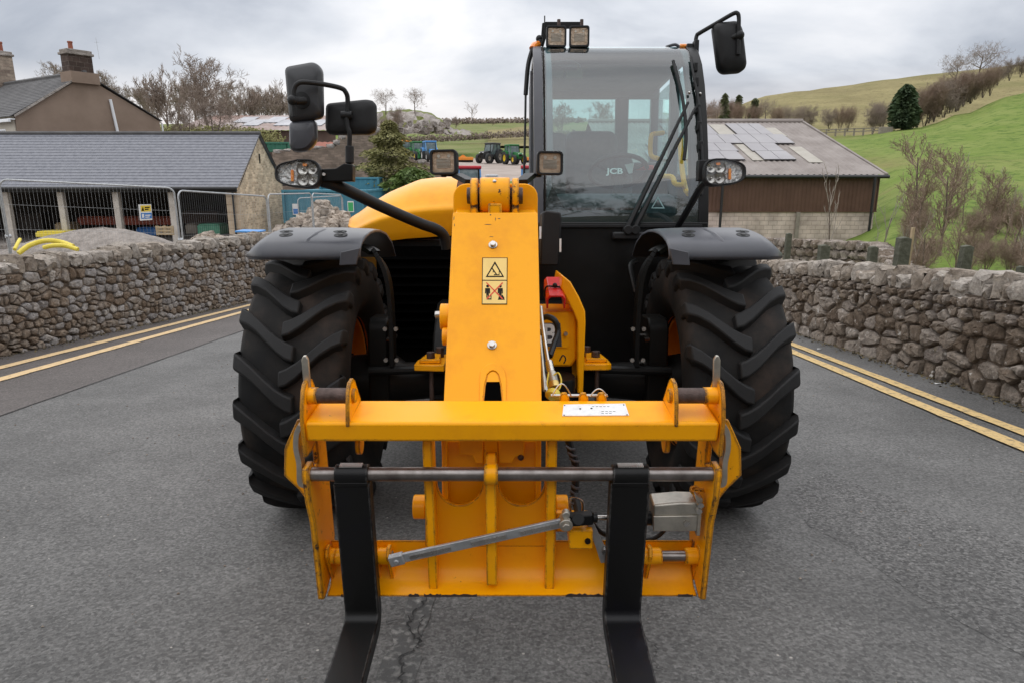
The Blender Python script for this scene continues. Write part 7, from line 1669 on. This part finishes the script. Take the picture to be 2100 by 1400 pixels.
fence_panel('mesh fence panel running off beyond the left edge', wp(-230, 352, 14.2), wp(-6, 369, 15.6), 0)

# heaps, hose, loose sheets over the wall
def heap(nm, lab, px, pyb, D, wpx, hpx, mt, seed):
    p = wp(px, pyb, D); W, Hh = size_at(0, wpx, D), size_at(0, hpx, D); rng = random.Random(seed); m = MB(); n, k = 9, 36
    for j in range(n + 1):
        for i in range(k): a = 6.283*i/k; f = j/n; r_ = (1 - f) ** .75 * W/2 * (1 + .14*math.sin(3*a+seed) + rng.uniform(-.03, .03)); m.v.append(Vector((p.x + r_*math.cos(a), p.y + r_*.7*math.sin(a), p.z + Hh*(f**.8 if f < .8 else f**.8*.97) + rng.uniform(-.03, .03)*Hh)))
    for j in range(n):
        for i in range(k): q = (i+1) % k; m.f.append((j*k+i, j*k+q, (j+1)*k+q, (j+1)*k+i))
    single(nm, m, M[mt], lab, 'heap', ang=80, loc=p)
heap('gravel_heap', 'low heap of grey-brown gravel in front of the shed', 215, 510, 22, 330, 44, 'gravel', 3)
heap('gravel_heap', 'smaller gravel heap at the shed corner behind the second fence panel', 468, 500, 25, 90, 14, 'gravel', 5)
def rubble_heap(lab, px, pyb, D, wpx, hpx, n, seed, sz):
    p = wp(px, pyb, D); W, Hh = size_at(0, wpx, D), size_at(0, hpx, D); rng = random.Random(seed); root = empty('rubble_heap', lab, 'rubble', p)
    ms = [cope_mesh(1, .7, .8, rng) for _ in range(8)]; ms = [m.mesh('rock', M['rubble'], smooth=False) for m in ms]
    for i in range(n):
        f = rng.random() ** 1.3; a = rng.uniform(0, 6.283); r_ = (1-f)*W/2*math.sqrt(rng.random()); s = sz*rng.uniform(.5, 1.5)
        c = Vector((p.x + r_*math.cos(a), p.y + r_*.8*math.sin(a), p.z + Hh*max(0, 1 - r_/(W/2))*rng.uniform(.55, 1)))
        part('rock', rng.choice(ms), None, root, Matrix.Translation(c) @ Matrix.Rotation(rng.uniform(0, 6), 4, 'Z') @ Matrix.Rotation(rng.uniform(-.7, .7), 4, 'X') @ Matrix.Scale(s, 4))
rubble_heap('heap of broken stone in front of the teal container', 668, 480, 26, 210, 62, 230, 4, .36)
rubble_heap('small pile of stones on the wall end near the quoined corner', 428, 500, 17.5, 80, 20, 40, 6, .25)
for lab, pts, r_ in (('thick yellow ducting looped on the ground just over the wall', ((38, 520, 13.2), (62, 503, 13.4), (95, 494, 13.6), (125, 497, 13.7), (150, 506, 13.6)), .05), ('second yellow duct end lying under the loop', ((90, 508, 13.3), (110, 504, 13.3), (135, 505, 13.4), (160, 512, 13.4)), .045), ('short yellow duct end sticking up near the fence post', ((30, 512, 14), (36, 500, 14.2), (41, 491, 14.4)), .035)):
    m = MB(); P_ = smooth_path([wp(*p) for p in pts], 8); m.tube(P_, [r_ * (1 if i % 2 else .92) for i in range(len(P_))], 10); single('yellow_duct', m, M['yellow_p'], lab, 'duct', loc=P_[0])
a = wp(500, 488, 16); m = MB(); m.box(a.x - .2, a.x + .35, a.y, a.y + .5, a.z - .01, a.z + .03); m.xf(Matrix.Rotation(.02, 4, 'Y')); single('blue_sheet', m, M['blue_p'], 'scrap of blue sheet lying behind the left mudguard', 'sheet', bev=.01)

# ------------------------------------------------------------------ right: posts, field wall, rails
for i, (px, pyt, pyb, D, wpx, lab) in enumerate(((1608, 478, 525, 10.5, 15, 'dark mossy fence post nearest the mudguard'), (1680, 502, 540, 9.5, 26, 'short dark post below the barn block wall'), (1778, 505, 552, 8.6, 22, 'split dark post in front of the barn corner'), (1836, 486, 560, 8.2, 31, 'broad mossy post with a pale stake beside it'), (1962, 503, 580, 7.6, 27, 'mossy square post in the middle of the thicket'), (2076, 545, 590, 7.0, 18, 'low dark post at the far right edge'))):
    p, t = wp(px, pyb + 60, D), wp(px, pyt, D); w = size_at(0, wpx, D) * .8; root = empty('fence_post', lab, 'post', p, 'mossy posts behind the right wall')
    m = MB(); h = t.z - p.z; m.prism([(-w/2, 0), (w/2, 0), (w/2*.96, h - .02), (w*.1, h), (-w/2*.9, h - .012)], 'y', -w*.4, w*.4); o = bpy.data.objects.new('timber', m.mesh('timber', M['postw'])); COL.objects.link(o); o.parent = root; bevel(o, .008)
    if i == 3:
        m = MB(); m.box(w*.55, w*.75, -.02, .02, 0, h + .11); o = bpy.data.objects.new('stake', m.mesh('stake', M['pallet'])); COL.objects.link(o); o.parent = root
a = [wp(px, py, d) for px, py, d in ((1560, 490, 21), (1800, 500, 16.5), (1850, 545, 14))]
root = empty('field_wall', 'dark tumbled stone wall below the barn block wall', 'wall', (a[0].x, a[0].y, a[0].z - .6)); rng = random.Random(6)
for p, q in zip(a, a[1:]):
    n = 14
    for k in range(n):
        for lv in range(4):
            c = p.lerp(q, (k + .5*(lv % 2))/n) + Vector((0, 0, -.08 - lv*.22)); B('stone', cope_mesh(.48, .25, .4, rng), M['stone_r'] if False else 'ruin_dark', root, M=Matrix.Translation(c) @ Matrix.Rotation(rng.uniform(-.2, .2), 4, 'Z'), ang=60) if 'ruin_dark' in M else part('stone', cope_mesh(.5, .25, .4, rng), M['stone_r'], root, M=Matrix.Translation(c) @ Matrix.Rotation(rng.uniform(-.2, .2), 4, 'Z'), ang=60)
root = empty('rail_fence', 'pale post and rail fence along the top of the near green field', 'fence', on_ground(1760, 110))
for k in range(9):
    px = 1676 + k*19; p = wp(px, 276 - k*.6, 109); m = MB(); m.box(p.x - .1, p.x + .1, p.y, p.y + .2, p.z - .4, p.z + .75); B('post', m, 'wood_grey', root)
for dz in (.2, .6):
    p, q = wp(1672, 276, 109), wp(1835, 270, 109); m = MB(); m.obox(p + Vector((0, 0, dz)), q + Vector((0, 0, dz)), .1, .14); B('rail', m, 'wood_grey', root)
p = wp(1818, 268, 107); m = MB(); m.box(p.x - 1.0, p.x + 1.0, p.y, p.y + .5, p.z - .8, p.z + .5); single('field_trough', m, M['wood_grey'], 'grey boxed trough at the end of the rail fence', 'trough', bev=.06, loc=(p.x, p.y, p.z - .8))
# litter and chippings on the road
rng = random.Random(31); m = MB()
for _ in range(420):
    x, y = rng.uniform(-4, 3.6), rng.uniform(.8, 9) ; s = rng.uniform(.003, .009); c = Vector((x, y, s*.35))
    m.add([c + Vector((s, 0, 0)), c + Vector((-.4*s, .9*s, 0)), c + Vector((-.6*s, -.8*s, 0)), c + Vector((0, 0, .8*s)), c - Vector((0, 0, .5*s))], [(0, 1, 3), (1, 2, 3), (2, 0, 3), (1, 0, 4), (2, 1, 4), (0, 2, 4)])
single('loose_chippings', m, M['rubble'], 'loose pale stone chippings scattered on the road', 'chippings', kind='stuff', road=True, smooth=False)
for px, py, lab in ((1922, 787, 'white scrap of litter by the foot of the right wall'), (1680, 716, 'small pale scrap on the road edge near the right tyre')):
    c = gp(px, py); m = MB(); m.add([(c.x - .03, c.y - .015, .003), (c.x + .03, c.y - .012, .010), (c.x + .025, c.y + .016, .005), (c.x - .02, c.y + .01, .010)], [(0, 1, 2, 3)]); m.v += [v + Vector((0, 0, .003)) for v in m.v[:4]]; m.f += [(4, 5, 6, 7)]; single('litter', m, M['white'], lab, 'litter', road=True)
